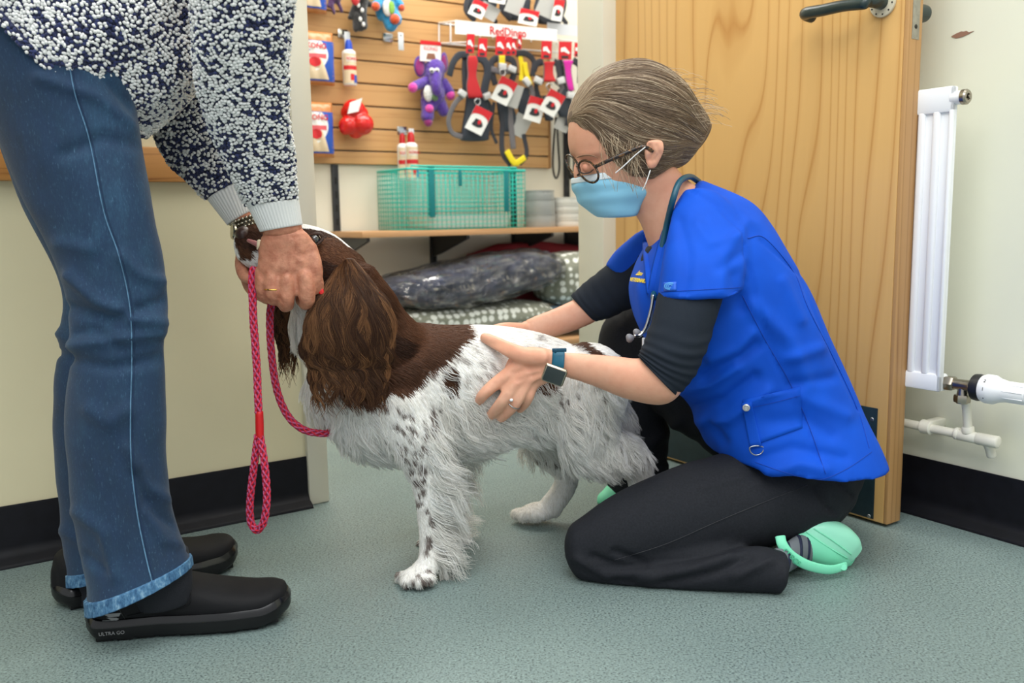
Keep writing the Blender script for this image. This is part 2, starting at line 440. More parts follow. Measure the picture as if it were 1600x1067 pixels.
# ------------------------------------------------------------------ the open door
door = bpy.data.objects.new('door_1', None); COL.objects.link(door); door.location = E0 + Z * 0.006; door.rotation_euler = (0, 0, WA); struct(door)
DW, DT, DH = 0.862, 0.044, 2.03
veneer = timber('door_veneer', (226, 180, 112), (190, 132, 66), (1.0, 4.6, 0.62), 0.33, 'y', 26, 9)
edge_wood = timber('door_edge', (196, 150, 96), (146, 98, 54), (30, 6.0, 0.8), 0.5, 'x', 60, 3)
mb = MB(); box(mb, 0, DT, 0.008, DW, 0, DH, 0.0015); mb.build('door_leaf', veneer, door, smooth='auto')
mb = MB(); box(mb, 0.0005, DT - 0.0005, 0, 0.0079, 0, DH, 0.0015); mb.build('lipping', edge_wood, door, smooth='auto')
dl = lambda w: np.array([(w - E0) @ A, (w - E0) @ B, w[2] - 0.006])          # world -> door
green_black = mat('dark_green_plastic', (28, 47, 48), 0.28, spec=0.6)
kz = float(on_plane(1372, 643, E0, A)[2]); ky = dl(on_plane(1372, 643, E0, A))[1]
mb = MB(); box(mb, -0.0025, 0.0002, ky, DW - 0.02, 0.004, kz, 0.0008); kp = mb.build('kick_plate', mat('kick_plate_laminate', (26, 44, 50), 0.4, var=(60, 0.15)), door, smooth='auto')
for px, py in ((1364, 655), (1359, 806)):
    q = dl(on_plane(px, py, E0, A)); mb = MB(); lathe(mb, [(0.0038, 0), (0.0038, 0.0008), (0.0025, 0.0014), (0.0, 0.0015)], 12, M=frame_from((-1, 0, 0)), o=(-0.0024, q[1], q[2]))
    mb.build('screw', mat('steel', (170, 172, 172), 0.3, 1.0), kp)
q = dl(on_plane(1381, 4, E0, A)); ROSE = q
mb = MB(); prof = [(0.0, 0), (0.0255, 0), (0.0265, 0.003), (0.0255, 0.0055), (0.02, 0.0065), (0.0, 0.0065)]
lathe(mb, prof, 32, M=frame_from((-1, 0, 0)), o=(0, q[1], q[2])); rose = mb.build('handle_rose', mat('cream_plastic', (214, 204, 178), 0.45), door, smooth='auto')
mb = MB()
for k in range(10):
    a = k * 0.628 + 0.2; lathe(mb, [(0.0016, 0), (0.0016, 0.0006)], 8, M=frame_from((-1, 0, 0)), o=(-0.0063, q[1] + 0.0215 * math.cos(a), q[2] + 0.0215 * math.sin(a)))
o = mb.build('screw_hole', mat('dark_hole', (50, 44, 40), 0.8), rose); o['kind'] = 'stuff'
def dp(px, py, off): return dl(on_plane(px, py, E0 - A * off, A))
mb = MB(); rod(mb, [(0, q[1], q[2]), (-0.026, q[1], q[2]), (-0.05, q[1] + 0.006, q[2]), dp(1352, 5, 0.06), dp(1318, 9, 0.061), dp(1285, 16, 0.06), dp(1262, 20, 0.056), dp(1259, 23, 0.045), dp(1268, 27, 0.03)],
    [0.0135, 0.0125, 0.0115, 0.0105, 0.0105, 0.0108, 0.0112, 0.011, 0.0105], 16, 5); mb.build('lever_handle', green_black, door)
mb = MB(); q2 = dl(on_plane(1437, 34, E0 + A * DT, A)); q2 = np.array([DT, 0.052, ROSE[2] - 0.012])
rod(mb, [(DT, 0.075, ROSE[2]), (DT + 0.022, 0.075, ROSE[2]), (DT + 0.045, 0.07, ROSE[2]), (DT + 0.055, 0.04, ROSE[2] - .002), (DT + 0.055, -0.0, ROSE[2] - .006)], [0.013, 0.0125, 0.0125, 0.0125, 0.013], 16, 5, d1=0.35)
mb = MB(); lathe(mb, [(0.0, 0), (0.016, 0), (0.0162, 0.05), (0.0155, 0.0575), (0.013, 0.06), (0, 0.06)], 24, M=frame_from((1, 0, 0)), o=(DT, 0.035, ROSE[2] - 0.012)); mb.build('lever_handle', green_black, door, smooth='auto')
e1 = dl(on_plane(1421, 66, E0, B)); 
mb = MB(); box(mb, 0.012, 0.0335, -0.0009, 0.001, float(on_plane(1424, 66, E0, B)[2]), 1.12, 0.0004); lp = mb.build('lock_plate', mat('worn_steel', (176, 172, 164), 0.38, 1.0, var=(80, 0.15)), door, smooth='auto')
mb = MB(); lathe(mb, [(0.004, 0), (0.004, 0.0006), (0.0015, 0.0008)], 12, M=frame_from((0, -1, 0)), o=(0.0225, -0.0009, float(on_plane(1424, 46, E0, B)[2]))); mb.build('screw', mat('dark_steel', (70, 68, 66), 0.4, 1.0), lp)

# ------------------------------------------------------------------ radiator and its pipework
rad_white = mat('radiator_enamel', (240, 241, 243), 0.25, spec=0.6)
pipe_white = mat('painted_pipe', (233, 229, 214), 0.35, var=(30, 0.04), bump=(120, 0.2, 0.0006))
nickel = mat('nickel', (168, 160, 148), 0.28, 1.0)
def RW(px, py, off): return on_plane(px, py, R0 - A * off, A)
rt, rb_ = RW(1491, 133, 0.10), RW(1467, 613, 0.10)
ry = (rb_ - R0) @ B; ry = 0.5 * (ry + (rt - R0) @ B)
ro = R0 + B * ry
rad = root('radiator', 'white ribbed panel radiator on the cream wall behind the open door', 'radiator', ro + Z * rb_[2], WA)
H = float(rt[2] - rb_[2])
mb = MB(); box(mb, -0.094, -0.084, 0, 0.80, 0, H, 0.004)
mb.build('panel', rad_white, rad, smooth='auto')
mb = MB(); box(mb, -0.1, -0.09, 0.0, 0.80, 0, 0.032, 0.004); box(mb, -0.1, -0.09, 0.0, 0.80, H - 0.045, H, 0.004); box(mb, -0.1, -0.09, 0.0, float((RW(1473, 350, 0.1) - ro) @ B), 0.0, H, 0.004)
mb.build('front_border', rad_white, rad, smooth='auto')
yr = [float((RW(x, 350, 0.1) - ro) @ B) for x in (1475, 1460, 1449, 1437)]
pitch = (yr[3] - yr[1]) 
mb = bpy.data.objects['front_border']
for k in range(16):
    y = yr[1] + k * pitch
    if y > 0.78: break
    mb = MB(); box(mb, -0.1, -0.09, y, y + (yr[2] - yr[1]) * 1.05, 0.028, H - 0.04, 0.0045, 3); mb.build('rib', rad_white, rad, smooth='auto')
for k in range(2):
    mb = MB(); box(mb, -0.085, -0.001, 0.15 + k * 0.45, 0.2 + k * 0.45, 0.1, H - 0.1, 0.002); mb.build('wall_bracket', rad_white, rad, smooth='auto')
bv = RW(1494, 153, 0.09); bl = lambda p: np.array([(p - ro) @ A, (p - ro) @ B, p[2] - rb_[2]])
q = bl(bv)
mb = MB(); lathe(mb, [(0.012, -0.005), (0.012, 0.014), (0.0, 0.014)], 20, M=frame_from((0, -1, 0)), o=(q[0], 0.002, q[2])); v_ = mb.build('bleed_valve', rad_white, rad, smooth='auto')
mb = MB(); lathe(mb, [(0.0, 0.013), (0.0135, 0.013), (0.0135, 0.02), (0.011, 0.023), (0.006, 0.023), (0.006, 0.019), (0.003, 0.019), (0.003, 0.026), (0.0, 0.026)], 20, M=frame_from((0, -1, 0)), o=(q[0], 0.002, q[2])); mb.build('valve_nut', nickel, v_, smooth='auto')
# thermostatic valve
q = bl(RW(1474, 597, 0.075)); AX = frame_from((0, -1, 0)); zz = q[2]
vt = root('radiator_valve', 'white thermostatic radiator valve with a black collar, at the radiator foot', 'valve', ro + Z * (rb_[2] + zz) - A * 0.075, WA)
ye = lambda px, py: float((RW(px, py, 0.075) - ro) @ B)
y_a, y_b, y_c, y_d, y_e, y_f = ye(1470, 597), ye(1478, 597), ye(1518, 602), ye(1520, 604), ye(1540, 607), ye(1600, 616)
def seg(name, prof, m, n=24, poly=None): 
    mb = MB(); lathe(mb, prof, n, M=AX, o=(0, 0, 0)); return mb.build(name, m, vt, smooth='auto')
seg('valve_collar', [(0, -0.01), (0.0165, -0.01), (0.0165, -y_b - 0.004), (0.012, -y_b), (0, -y_b)], rad_white)
seg('union_nut', [(0, -y_b - 0.002), (0.0125, -y_b - 0.002), (0.014, -y_b + 0.002), (0.014, -y_b + 0.014), (0.0125, -y_b + 0.017), (0, -y_b + 0.017)], nickel, 6)
body = seg('valve_body', [(0, -y_b + 0.014), (0.0095, -y_b + 0.014), (0.0105, -y_c - 0.004), (0.0125, -y_c), (0, -y_c)], nickel)
yT = 0.5 * (ye(1497, 601) + ye(1512, 603))
mb = MB(); lathe(mb, [(0, -0.034), (0.0095, -0.034), (0.0095, -0.014), (0.0085, -0.01), (0.0085, 0), (0, 0)], 20, o=(0, yT, 0)); mb.build('tail', nickel, body, smooth='auto')
mb = MB(); lathe(mb, [(0, -0.032), (0.0135, -0.032), (0.0145, -0.029), (0.0145, -0.021), (0.0135, -0.018), (0, -0.018)], 6, o=(0, yT, 0)); mb.build('tail_nut', nickel, body, smooth='auto')
col = seg('locking_ring', [(0, -y_d), (0.018, -y_d), (0.0235, -y_d + 0.004), (0.0245, -y_d + 0.012), (0.0225, -y_e + 0.0), (0, -y_e)], mat('black_plastic', (24, 24, 27), 0.45), 28)
L = -y_f + y_e + 0.012; o0 = -y_e - 0.004
seg('thermostat_head', [(0, o0), (0.0235, o0), (0.0262, o0 + L * .08), (0.0262, o0 + L * .25), (0.022, o0 + L * .36), (0.0185, o0 + L * .55), (0.0175, o0 + L * .98), (0.0165, o0 + L), (0, o0 + L)], mat('white_plastic', (243, 243, 242), 0.3), 32)
mb = MB()
for k in range(9):
    a = math.radians(10 + k * 40); fin = frame_from((0, -1, 0)); c = np.array([0, 0, 0.]) + fin[:, 0] * 0.0178 * math.cos(a) + fin[:, 1] * 0.0178 * math.sin(a)
    r = 0.0012; p0 = c + fin[:, 2] * (o0 + L * .5) * 1.0; p1 = c + fin[:, 2] * (o0 + L * .95); rod(mb, [p0, p1], r, 6, 1)
o = mb.build('grip_fin', mat('white_plastic'), vt); o['kind'] = 'stuff'
seg('end_cap', [(0, o0 + L - 0.002), (0.0158, o0 + L - 0.002), (0.0155, o0 + L + 0.004), (0.012, o0 + L + 0.006), (0, o0 + L + 0.006)], mat('black_plastic'), 24)
for s_, ang in (('\u2022', 196), ('1', 232), ('2', 268)):
    a = math.radians(ang); rr = 0.0264
    nrm_ = np.array([math.cos(a), 0, -math.sin(a)]); nrm_ = np.array([-abs(math.cos(math.radians(ang - 232))) , 0, math.sin(math.radians(ang - 225))]); nrm_ = nrm(nrm_)
    up_ = np.array([0, 1.0, 0]); rd = np.cross(up_, nrm_); 
    text('dial_mark', s_, 0.0085, np.column_stack([up_ * -1, np.cross(nrm_, up_ * -1), nrm_]), nrm_ * rr + np.array([0, -(o0 + L * .16), 0]), mat('black_plastic'), vt, 0.0003)
# pipework
pr = root('heating_pipe', 'white painted heating pipe branching under the radiator valve', 'pipe', RW(1500, 690, 0.04), WA)
def pl(px, py, off): p = RW(px, py, off); return np.array([(p - np.array(pr.location)) @ A, (p - np.array(pr.location)) @ B, p[2] - pr.location[2]])
OFF = 0.05
mb = MB(); rod(mb, [pl(1370, 652, OFF), pl(1450, 668, OFF), pl(1558, 691, OFF)], 0.0085, 16, 2, d1=0.4); mb.build('main_run', pipe_white, pr)
mb = MB(); rod(mb, [pl(1509, 622, 0.068), pl(1511, 650, OFF + 0.006), pl(1513, 681, OFF)], 0.0078, 16, 4); mb.build('riser', pipe_white, pr)
mb = MB(); rod(mb, [pl(1540, 687, OFF), pl(1546, 700, OFF - 0.012), pl(1549, 712, OFF - 0.02)], 0.0082, 16, 4, d1=0.3); mb.build('stub', pipe_white, pr)
for a, b, r in (((1494, 678), (1528, 685), 0.0105), ((1528, 685), (1559, 691), 0.0115), ((1512, 668), (1513, 676), 0.0112), ((1494, 677), (1498, 678), 0.0118)):
    mb = MB(); rod(mb, [pl(*a, OFF), pl(*b, OFF)], r, 18, 2, d0=0.3, d1=0.3); mb.build('fitting', pipe_white, pr)
mb = MB(); c = pl(1448, 667, OFF); rod(mb, [c + (0, -0.009, 0), c + (0, 0.009, 0)], 0.0135, 20, 1, d0=0.2, d1=0.2); box(mb, c[0], 0.04, c[1] - 0.009, c[1] + 0.009, c[2] - 0.004, c[2] + 0.012, 0.002)
mb.build('pipe_clip', pipe_white, pr, smooth='auto')

# ================================================================== THE SHOP WALL
def GP(px, py, off): return on_plane(px, py, W0 + N * off, N)
def loc_of(p): return np.array([(p - W0) @ A, (p - W0) @ B, p[2]])
def scl(px, py, off):
    """metres per picture pixel along the wall and up, at that spot"""
    a = GP(px, py, off); b = GP(px + 10, py, off); c = GP(px, py - 10, off)
    return abs(float((b - a) @ A)) / 10, abs(float(c[2] - a[2])) / 10
def shop(name, label, cat, px, py, off, group=None):
    p = GP(px, py, off); o = root(name, label, cat, p, WA, group); return o
class Loc:
    """picture spots in the frame of a thing hanging on the shop wall (x along, y into the wall, z up)"""
    def __init__(s, o): s.b = np.array(o.location)
    def __call__(s, px, py, off): q = GP(px, py, off) - s.b; return np.array([q @ A, q @ B, q[2]])
slat_wood = timber('slat_oak', (206, 160, 106), (182, 132, 80), (1.6, 9, 26), 0.45, 'z', 24, 3)
# slatwall: boards one by one with dark grooves between
sw = root('slatwall_panel', 'oak slatwall boards on the shop wall carrying toys and harnesses', 'display panel', W0 + Z * float(GP(600, 258, 0.02)[2]), WA)
zb = float(sw.location.z); zs = [float(GP(650, y, 0.02)[2]) for y in (259.5, 238.5, 204.5, 170, 136, 102)]
pitch = (zs[5] - zs[1]) / 4
lines = [zs[0]] + [zs[1] + pitch * k for k in range(9)]
x0, x1 = float(loc_of(GP(440, 150, 0.02))[0]), float(loc_of(GP(857, 200, 0.02))[0])
mb = MB(); box(mb, x0, x1, -0.006, 0, 0, lines[-1] - zb); mb.build('backing_board', mat('groove_grey', (120, 122, 112), 0.7), sw, smooth=False)
base = None
for a, b in zip(lines[:-1], lines[1:]):
    mb = MB(); box(mb, x0, x1, -0.02, -0.004, a - zb + 0.003, b - zb - 0.003, 0.0015, 1); mb.build('slat', slat_wood, sw, smooth='auto')
mb = MB(); box(mb, x1, x1 + 0.012, -0.022, 0, 0, lines[-1] - zb, 0.001); mb.build('edge_trim', mat('trim_oak', (168, 124, 78), 0.5), sw, smooth='auto')
# ------- uprights, shelf, lower shelf
black_steel = mat('black_steel', (38, 39, 43), 0.45, 0.2)
zsh = float(GP(905, 358, 0.30)[2]); zlow = 0.12
for i, (px, lab) in enumerate(((523, 'black slotted upright left of the bare white wall section'), (673, 'black slotted upright behind the left half of the teal basket'), (801, 'black slotted upright behind the right half of the teal basket'), (884, 'black slotted upright right of the slatwall, beside the hanging leads'))):
    p = GP(px, 300, 0.0); o = root('shelf_upright', lab, 'upright', (p[0], p[1], 0.02), WA, 'slotted shelf uprights')
    top = (zb - 0.002) if px < 860 else 1.25
    mb = MB(); box(mb, -0.0125, 0.0125, -0.014, 0, 0.0, top - 0.02, 0.001); mb.build('channel', black_steel, o, smooth='auto')
    mb = MB()
    for k in range(int((top - 0.1) / 0.05)): box(mb, -0.004, 0.004, -0.0146, -0.0138, 0.06 + k * 0.05, 0.085 + k * 0.05)
    s_ = mb.build('slot', mat('slot_dark', (12, 12, 13), 0.8), o, smooth=False); s_['kind'] = 'stuff'
    for zt, dp_ in ((zsh, 0.28), (zlow, 0.30)):
        if zt == zlow and px > 600 and px < 700: pass
        h = zt - 0.02 - 0.012
        mb = MB(); plate(mb, [(0.0, -0.014, h), (0.0, -dp_, h), (0.0, -dp_, h - 0.012), (0.0, -0.06, h - 0.075), (0.0, -0.014, h - 0.085)] if zt == zsh else [(0.0, -0.014, h), (0.0, -dp_, h), (0.0, -dp_, h - 0.012), (0.0, -0.014, h - 0.06)], 0.012, (1, 0, 0)); mb.build('shelf_bracket', black_steel, o, smooth=False)
sx0, sx1 = float(loc_of(GP(566, 368, 0.30))[0]), float(loc_of(GP(960, 358, 0.30))[0])
shelf_wood = timber('shelf_beech', (206, 158, 112), (184, 132, 86), (2, 12, 40), 0.45, 'z', 20, 2)
o = root('shelf', 'narrow beech shelf under the slatwall holding a basket and bowls', 'shelf', W0 + Z * (zsh - 0.022), WA)
mb = MB(); box(mb, sx0, sx1, -0.30, -0.016, 0.011, 0.032, 0.001); mb.build('board', shelf_wood, o, smooth='auto')
o = root('shelf', 'low wooden shelf under the wrapped pet beds', 'shelf', W0 + Z * (zlow - 0.0), WA)
mb = MB(); box(mb, sx0 - 0.2, sx1, -0.42, -0.016, -0.011, 0.011, 0.001); mb.build('board', shelf_wood, o, smooth='auto')
ZS = zsh + 0.0105                                          # top of the shelf
# ------- teal wire basket
teal = mat('teal_plastic_wire', (20, 196, 180), 0.35); 
bx0, bx1 = float(loc_of(GP(639, 355, 0.275))[0]), float(loc_of(GP(821, 352, 0.275))[0])
bz1 = float(GP(730, 266, 0.275)[2])
bk = root('wire_basket', 'teal wire mesh basket with a white tray on the shop shelf', 'basket', W0 + A * (bx0 + bx1) / 2 + Z * (ZS + 0.002), WA)
hw = (bx1 - bx0) / 2; bh = bz1 - ZS; yf, yb = -0.275, -0.03; wr_ = 0.0014
def grid(mb, p0, ux, uz, nx, nz, r=wr_):
    for i in range(nx + 1): a = p0 + ux * i / nx; rod(mb, [a, a + uz], r, 5, 1, d0=0, d1=0)
    for i in range(nz + 1): a = p0 + uz * i / nz; rod(mb, [a, a + ux], r, 5, 1, d0=0, d1=0)
X_, Y_ = np.array([1.0, 0, 0]), np.array([0, 1.0, 0])
for nm, p0, ux, uz, nx, nz in (('front_grid', (-hw, yf, 0), X_ * 2 * hw, Z * bh, 26, 13), ('back_grid', (-hw, yb, 0), X_ * 2 * hw, Z * bh, 26, 13), ('end_grid', (-hw, yf, 0), Y_ * (yb - yf), Z * bh, 12, 13), ('end_grid', (hw, yf, 0), Y_ * (yb - yf), Z * bh, 12, 13), ('base_grid', (-hw, yf, 0), X_ * 2 * hw, Y_ * (yb - yf), 26, 12)):
    mb = MB(); grid(mb, np.array(p0, float), ux, uz, nx, nz); g = mb.build(nm, teal, bk); g['kind'] = 'stuff'
mb = MB(); c4 = [(-hw, yf, bh), (hw, yf, bh), (hw, yb, bh), (-hw, yb, bh)]
for i in range(4): rod(mb, [c4[i], c4[(i + 1) % 4]], 0.0042, 8, 1)
mb.build('rim', teal, bk)
for sx in (-0.62, 0.66):
    mb = MB(); box(mb, sx * hw - 0.011, sx * hw + 0.011, yf - 0.003, yf + 0.001, bh * 0.2 if sx < 0 else bh * 0.28, bh + 0.004, 0.001); mb.build('clip', mat('teal_strap', (0, 122, 126), 0.45), bk, smooth='auto')
mb = MB(); box(mb, -0.17 * hw, -0.17 * hw + 0.012, yf - 0.003, yf + 0.001, bh * 0.72, bh + 0.004, 0.001); mb.build('latch', mat('teal_strap'), bk, smooth='auto')
mb = MB(); rod(mb, [(-hw * .9, yf + .02, bh + .003), (-hw * .9, yf + .02, bh + .012), (hw * .9, yf + .02, bh + .012), (hw * .9, yf + .02, bh + .003)], 0.003, 8, 1); mb.build('carry_handle', teal, bk)
tr = root('tray', 'shallow white plastic tray inside the teal wire basket', 'tray', np.array(bk.location) + Z * 0.004 + A * 0.03 + B * (-0.15), WA)
mb = MB(); prof = [(0.0, 0.0), (0.92, 0.0), (1.0, 0.045), (0.985, 0.045), (0.9, 0.006), (0.0, 0.006)]
th = np.linspace(0, 2 * np.pi, 40, endpoint=False); cs, sn = np.cos(th), np.sin(th); cs = np.sign(cs) * np.abs(cs) ** .25; sn = np.sign(sn) * np.abs(sn) ** .25
v = [(hw * .78 * r * c, 0.09 * r * s, z) for r, z in [(max(r, .01), z) for r, z in prof] for c, s in zip(cs, sn)]
f = [(i * 40 + j, i * 40 + (j + 1) % 40, (i + 1) * 40 + (j + 1) % 40, (i + 1) * 40 + j) for i in range(5) for j in range(40)] + [tuple(range(40))[::-1], tuple(range(200, 240))]
mb.add(v, f); mb.build('body', mat('white_tray', (228, 232, 228), 0.4), tr, smooth='auto')
# ------- bowls
def bowl(name, label, px, off, z, r, h, m, group):
    p = GP(px, 340, off); o = root(name, label, 'bowl', (p[0], p[1], z), WA, group)
    mb = MB(); lathe(mb, [(0, 0.0), (r * 0.98, 0.0), (r, 0.004), (r * 0.985, h * 0.9), (r * 0.97, h - 0.001), (r * 0.94, h), (r * 0.9, h - 0.003), (r * 0.8, 0.012), (0, 0.008)], 36); mb.build('body', m, o, smooth='auto')
    mb = MB(); lathe(mb, [(r * 0.955, h - 0.004), (r * 1.012, h - 0.004), (r * 1.012, h), (r * 0.955, h)], 36); mb.build('rim', m, o, smooth='auto')
    return o
grey_b = mat('grey_ceramic', (158, 161, 160), 0.35); white_b = mat('white_ceramic', (214, 214, 208), 0.3)
r1 = scl(843, 340, 0.2)[0] * 20.5; zz = ZS
u = scl(843, 340, 0.2)[1]
for h, lab, k in ((21, 'wide grey pet bowl at the bottom of the grey stack', 1.0), (23, 'grey pet bowl in the middle of the grey stack', 0.97), (13, 'small grey pet bowl on top of the grey stack', 0.93)):
    bowl('pet_bowl', lab, 843, 0.2, zz, r1 * k, h * u, grey_b, 'grey pet bowls stacked beside the basket'); zz += h * u
zz = ZS; r2_ = scl(886, 340, 0.2)[0] * 20.5
for i, lab in enumerate(('white pet bowl lowest of the white stack', 'white pet bowl second from the bottom of the white stack', 'white pet bowl second from the top of the white stack', 'white pet bowl topmost of the white stack')):
    o = bowl('pet_bowl', lab, 886, 0.2, zz, r2_ * (1, 1.0, 1.03, 1.04)[i], 11.5 * u, white_b, 'white pet bowls stacked at the shelf end'); zz += 11.5 * u

# ------- hanging goods
def hook(px, py, off=0.02, ln=0.12, label='', tagw=True):
    o = shop('display_hook', label, 'hook', px, py, off, 'slatwall display hooks')
    mb = MB(); box(mb, -0.02, 0.02, -0.003, 0.0, -0.008, 0.022, 0.001); rod(mb, [(0, 0, 0.0), (0, -ln, -0.004), (0, -ln - 0.006, 0.004)], 0.0024, 8, 3); mb.build('prong', mat('chrome', (205, 207, 210), 0.18, 1.0), o)
    if tagw:
        mb = MB(); box(mb, -0.011, 0.011, -ln - 0.008, -ln - 0.0055, -0.055, 0.008, 0.001); mb.build('price_holder', mat('clear_plastic_grey', (206, 210, 216), 0.15, spec=0.8), o, smooth='auto')
    return o
hook(536, 56, 0.022, 0.03, 'chrome display hook with grey price holder behind the blue-capped bottle')
hook(606, 62, 0.022, 0.1, 'empty chrome display hook with a small price holder right of the blue-capped bottle')
hook(628, 207, 0.022, 0.07, 'chrome display hook above the twin red-capped bottles')
FX = lambda mx: np.column_stack([(1, 0, 0), (0, 0, 1), (0, -1, 0)])   # lettering facing the room
FM = np.column_stack([(1.0, 0, 0), (0, 0, 1.0), (0, -1.0, 0)])
red_print = mat('red_print', (206, 30, 40), 0.4); blue_print = mat('blue_print', (40, 84, 180), 0.4); white_print = mat('white_print', (238, 238, 236), 0.4)
kraft = mat('kraft_film', (196, 128, 72), 0.3, spec=0.7); pink_print = mat('pink_print', (224, 96, 104), 0.4); cream_print = mat('cream_print', (226, 204, 172), 0.4)
def treat_bag(px0, px1, py0, py1, off, label, word):
    o = shop('treat_bag', label, 'treat bag', (px0 + px1) / 2, (py0 + py1) / 2, off, 'treat bags hanging at the left of the slatwall')
    sx, sz = scl((px0 + px1) / 2, (py0 + py1) / 2, off); w2, h2 = (px1 - px0) / 2 * sx, (py1 - py0) / 2 * sz
    # pillow-shaped pouch with flat seals
    nx, nz = 14, 18; v = []; 
    for side in (-1, 1):
        for j in range(nz + 1):
            for i in range(nx + 1):
                a, b = i / nx * 2 - 1, j / nz * 2 - 1
                t = 0.022 * max(0, (1 - a * a)) ** .5 * max(0, 1 - abs(b) ** 3) ** .6 + 0.001
                v.append((a * w2, side * t + (0.002 * math.sin(9 * a + 5 * b) if abs(b) < .9 else 0), b * h2))
    L = (nx + 1) * (nz + 1); f = []
    for j in range(nz):
        for i in range(nx):
            q = (j * (nx + 1) + i, j * (nx + 1) + i + 1, (j + 1) * (nx + 1) + i + 1, (j + 1) * (nx + 1) + i)
            f.append(q); f.append(tuple(x + L for x in q[::-1]))
    edge = [i for i in range(nx + 1)] + [j * (nx + 1) + nx for j in range(1, nz + 1)] + [nz * (nx + 1) + i for i in range(nx - 1, -1, -1)] + [j * (nx + 1) for j in range(nz - 1, 0, -1)]
    for a, b in zip(edge, edge[1:] + edge[:1]): f.append((b, a, a + L, b + L))
    mb = MB(); mb.add(v, f); mb.build('pouch', kraft, o)
    surf = lambda a, b, e=0.0015: (a * w2, -(0.022 * max(0, 1 - a * a) ** .5 * max(0, 1 - abs(b) ** 3) ** .6 + 0.001 + e) + 0.002 * math.sin(9 * a + 5 * b), b * h2)
    def patch(nm, fn, m, n=10, e=0.0015):
        vv = []; ff = []
        for j in range(n + 1):
            for i in range(n + 1): a, b = fn(i / n, j / n); vv.append(surf(a, b, e))
        for j in range(n):
            for i in range(n): q = j * (n + 1) + i; ff.append((q, q + 1, q + n + 2, q + n + 1))
        m_ = MB(); m_.add(vv, ff); return m_.build(nm, m, o)
    patch('label_blue', lambda u, v: (-0.96 + 1.92 * u, -0.86 + 1.5 * v), blue_print)
    patch('label_white', lambda u, v: (-0.96 + u * (1.45 - 0.55 * abs(2 * v - 1.1) ** 2), -0.5 + 1.12 * v), white_print, 10, 0.0022)
    patch('label_stripe', lambda u, v: (-0.95 + u * 1.3, -0.02 + 0.16 * v), pink_print, 6, 0.003)
    patch('label_picture', lambda u, v: (-0.95 + u * (1.5 - 0.5 * v), -0.8 + 0.75 * v), cream_print, 8, 0.0026)
    patch('label_toy', lambda u, v: (-0.4 + 0.62 * math.sqrt(max(0, 0.25 - (v - .5) ** 2)) * (2 * u - 1) * 1.2, -0.36 + 0.38 * v), red_print, 8, 0.0036)
    c = surf(-0.28, 0.42, 0.004); text('lettering', word, h2 * 0.27, FM, c, red_print, o, 0.0003, bold=0.0006)
    return o
treat_bag(474, 521, 50, 133, 0.07, 'blue and white dog treat bag beside the blue-capped bottle', 'KONG')
treat_bag(478, 520, 160, 246, 0.07, 'blue and white dog treat bag low on the slatwall, beside the red rubber toy', 'KONG')
treat_bag(465, 508, -68, 20, 0.07, 'blue and white treat bag at the top, only its orange foot showing', 'KONG')
def can(px0, px1, py0, py1, off, capm, label, extra=0):
    cx, cy = (px0 + px1) / 2, (py0 + py1) / 2
    o = shop('spray_bottle', label, 'bottle', cx, py1, off, 'treat paste bottles on the slatwall'); sx, sz = scl(cx, cy, off); r = (px1 - px0) / 2 * sx; h = (py1 - py0) * sz
    r = min(r, 0.027)
    mb = MB(); lathe(mb, [(0, 0), (r * .9, 0), (r, 0.004), (r, h * .70), (r * .94, h * .735), (r * .6, h * .775), (0, h * .78)], 28); b = mb.build('can_body', white_print, o, smooth='auto')
    mb = MB(); lathe(mb, [(0, h * .775), (r * .58, h * .775), (r * .5, h * .93), (r * .33, h * .99), (0, h)], 24); mb.build('cap', capm, o, smooth='auto')
    def band(nm, z0, z1, m, a0=-2.9, a1=-0.25, e=0.0004):
        n = 16; v = []
        for z in (z0, z1):
            for i in range(n + 1): a = a0 + (a1 - a0) * i / n; v.append(((r + e) * math.cos(a), (r + e) * math.sin(a), z * h))
        m_ = MB(); m_.add(v, [(i, i + 1, n + 2 + i, n + 1 + i) for i in range(n)]); return m_.build(nm, m, o)
    band('label_cream', 0.04, 0.68, cream_print); band('label_band', 0.33, 0.42, red_print, e=0.0008); band('label_corner', 0.05, 0.22, blue_print, -1.35, -0.3, 0.0008); band('label_toy', 0.1, 0.24, red_print, -1.85, -1.3, 0.0009); band('label_head', 0.5, 0.62, mat('pale_print', (236, 226, 214), 0.4), -2.4, -0.8, 0.0006)
    text('lettering', 'KONG', h * .085, FM, (0, -r - 0.0014, h * .565), red_print, o, 0.0002, bold=0.0003)
    return o
can(537, 557, 62, 134, 0.06, mat('blue_cap', (20, 70, 190), 0.35), 'white treat paste bottle with a blue cap on the slatwall')
can(623, 638, 208, 281, 0.08, mat('red_cap', (190, 26, 34), 0.35), 'red-capped treat paste bottle, left of the pair over the basket')
can(635, 653, 206, 281, 0.105, mat('red_cap'), 'red-capped treat paste bottle, right of the pair over the basket')
# red rubber toy: stacked bulbs
o = shop('rubber_toy', 'red bulbous rubber dog toy with a white tag hanging on the slatwall', 'dog toy', 556, 188, 0.07); lt = Loc(o); sx, sz = scl(556, 188, 0.07)
mb = MB()
for px, py, r, oo in ((553, 172, 17, .07), (546, 176, 13, .06), (545, 196, 15, .075), (565, 194, 18, .085), (556, 205, 12, .07), (540, 202, 9, .08), (561, 178, 14, .07)): ellipsoid(mb, lt(px, py, oo), (r * sx, r * sx * .95, r * sz))
me = remesh(mb, 0.003, 6); link_mesh('body', me, mat('red_rubber', (214, 24, 22), 0.22, spec=0.7), o)
mb = MB(); plate(mb, [lt(543, 178, .125), lt(560, 174, .125), lt(566, 153, .125), lt(547, 160, .125)], 0.0012, (0, 1, 0)); tg = mb.build('swing_tag', white_print, o, smooth=False)
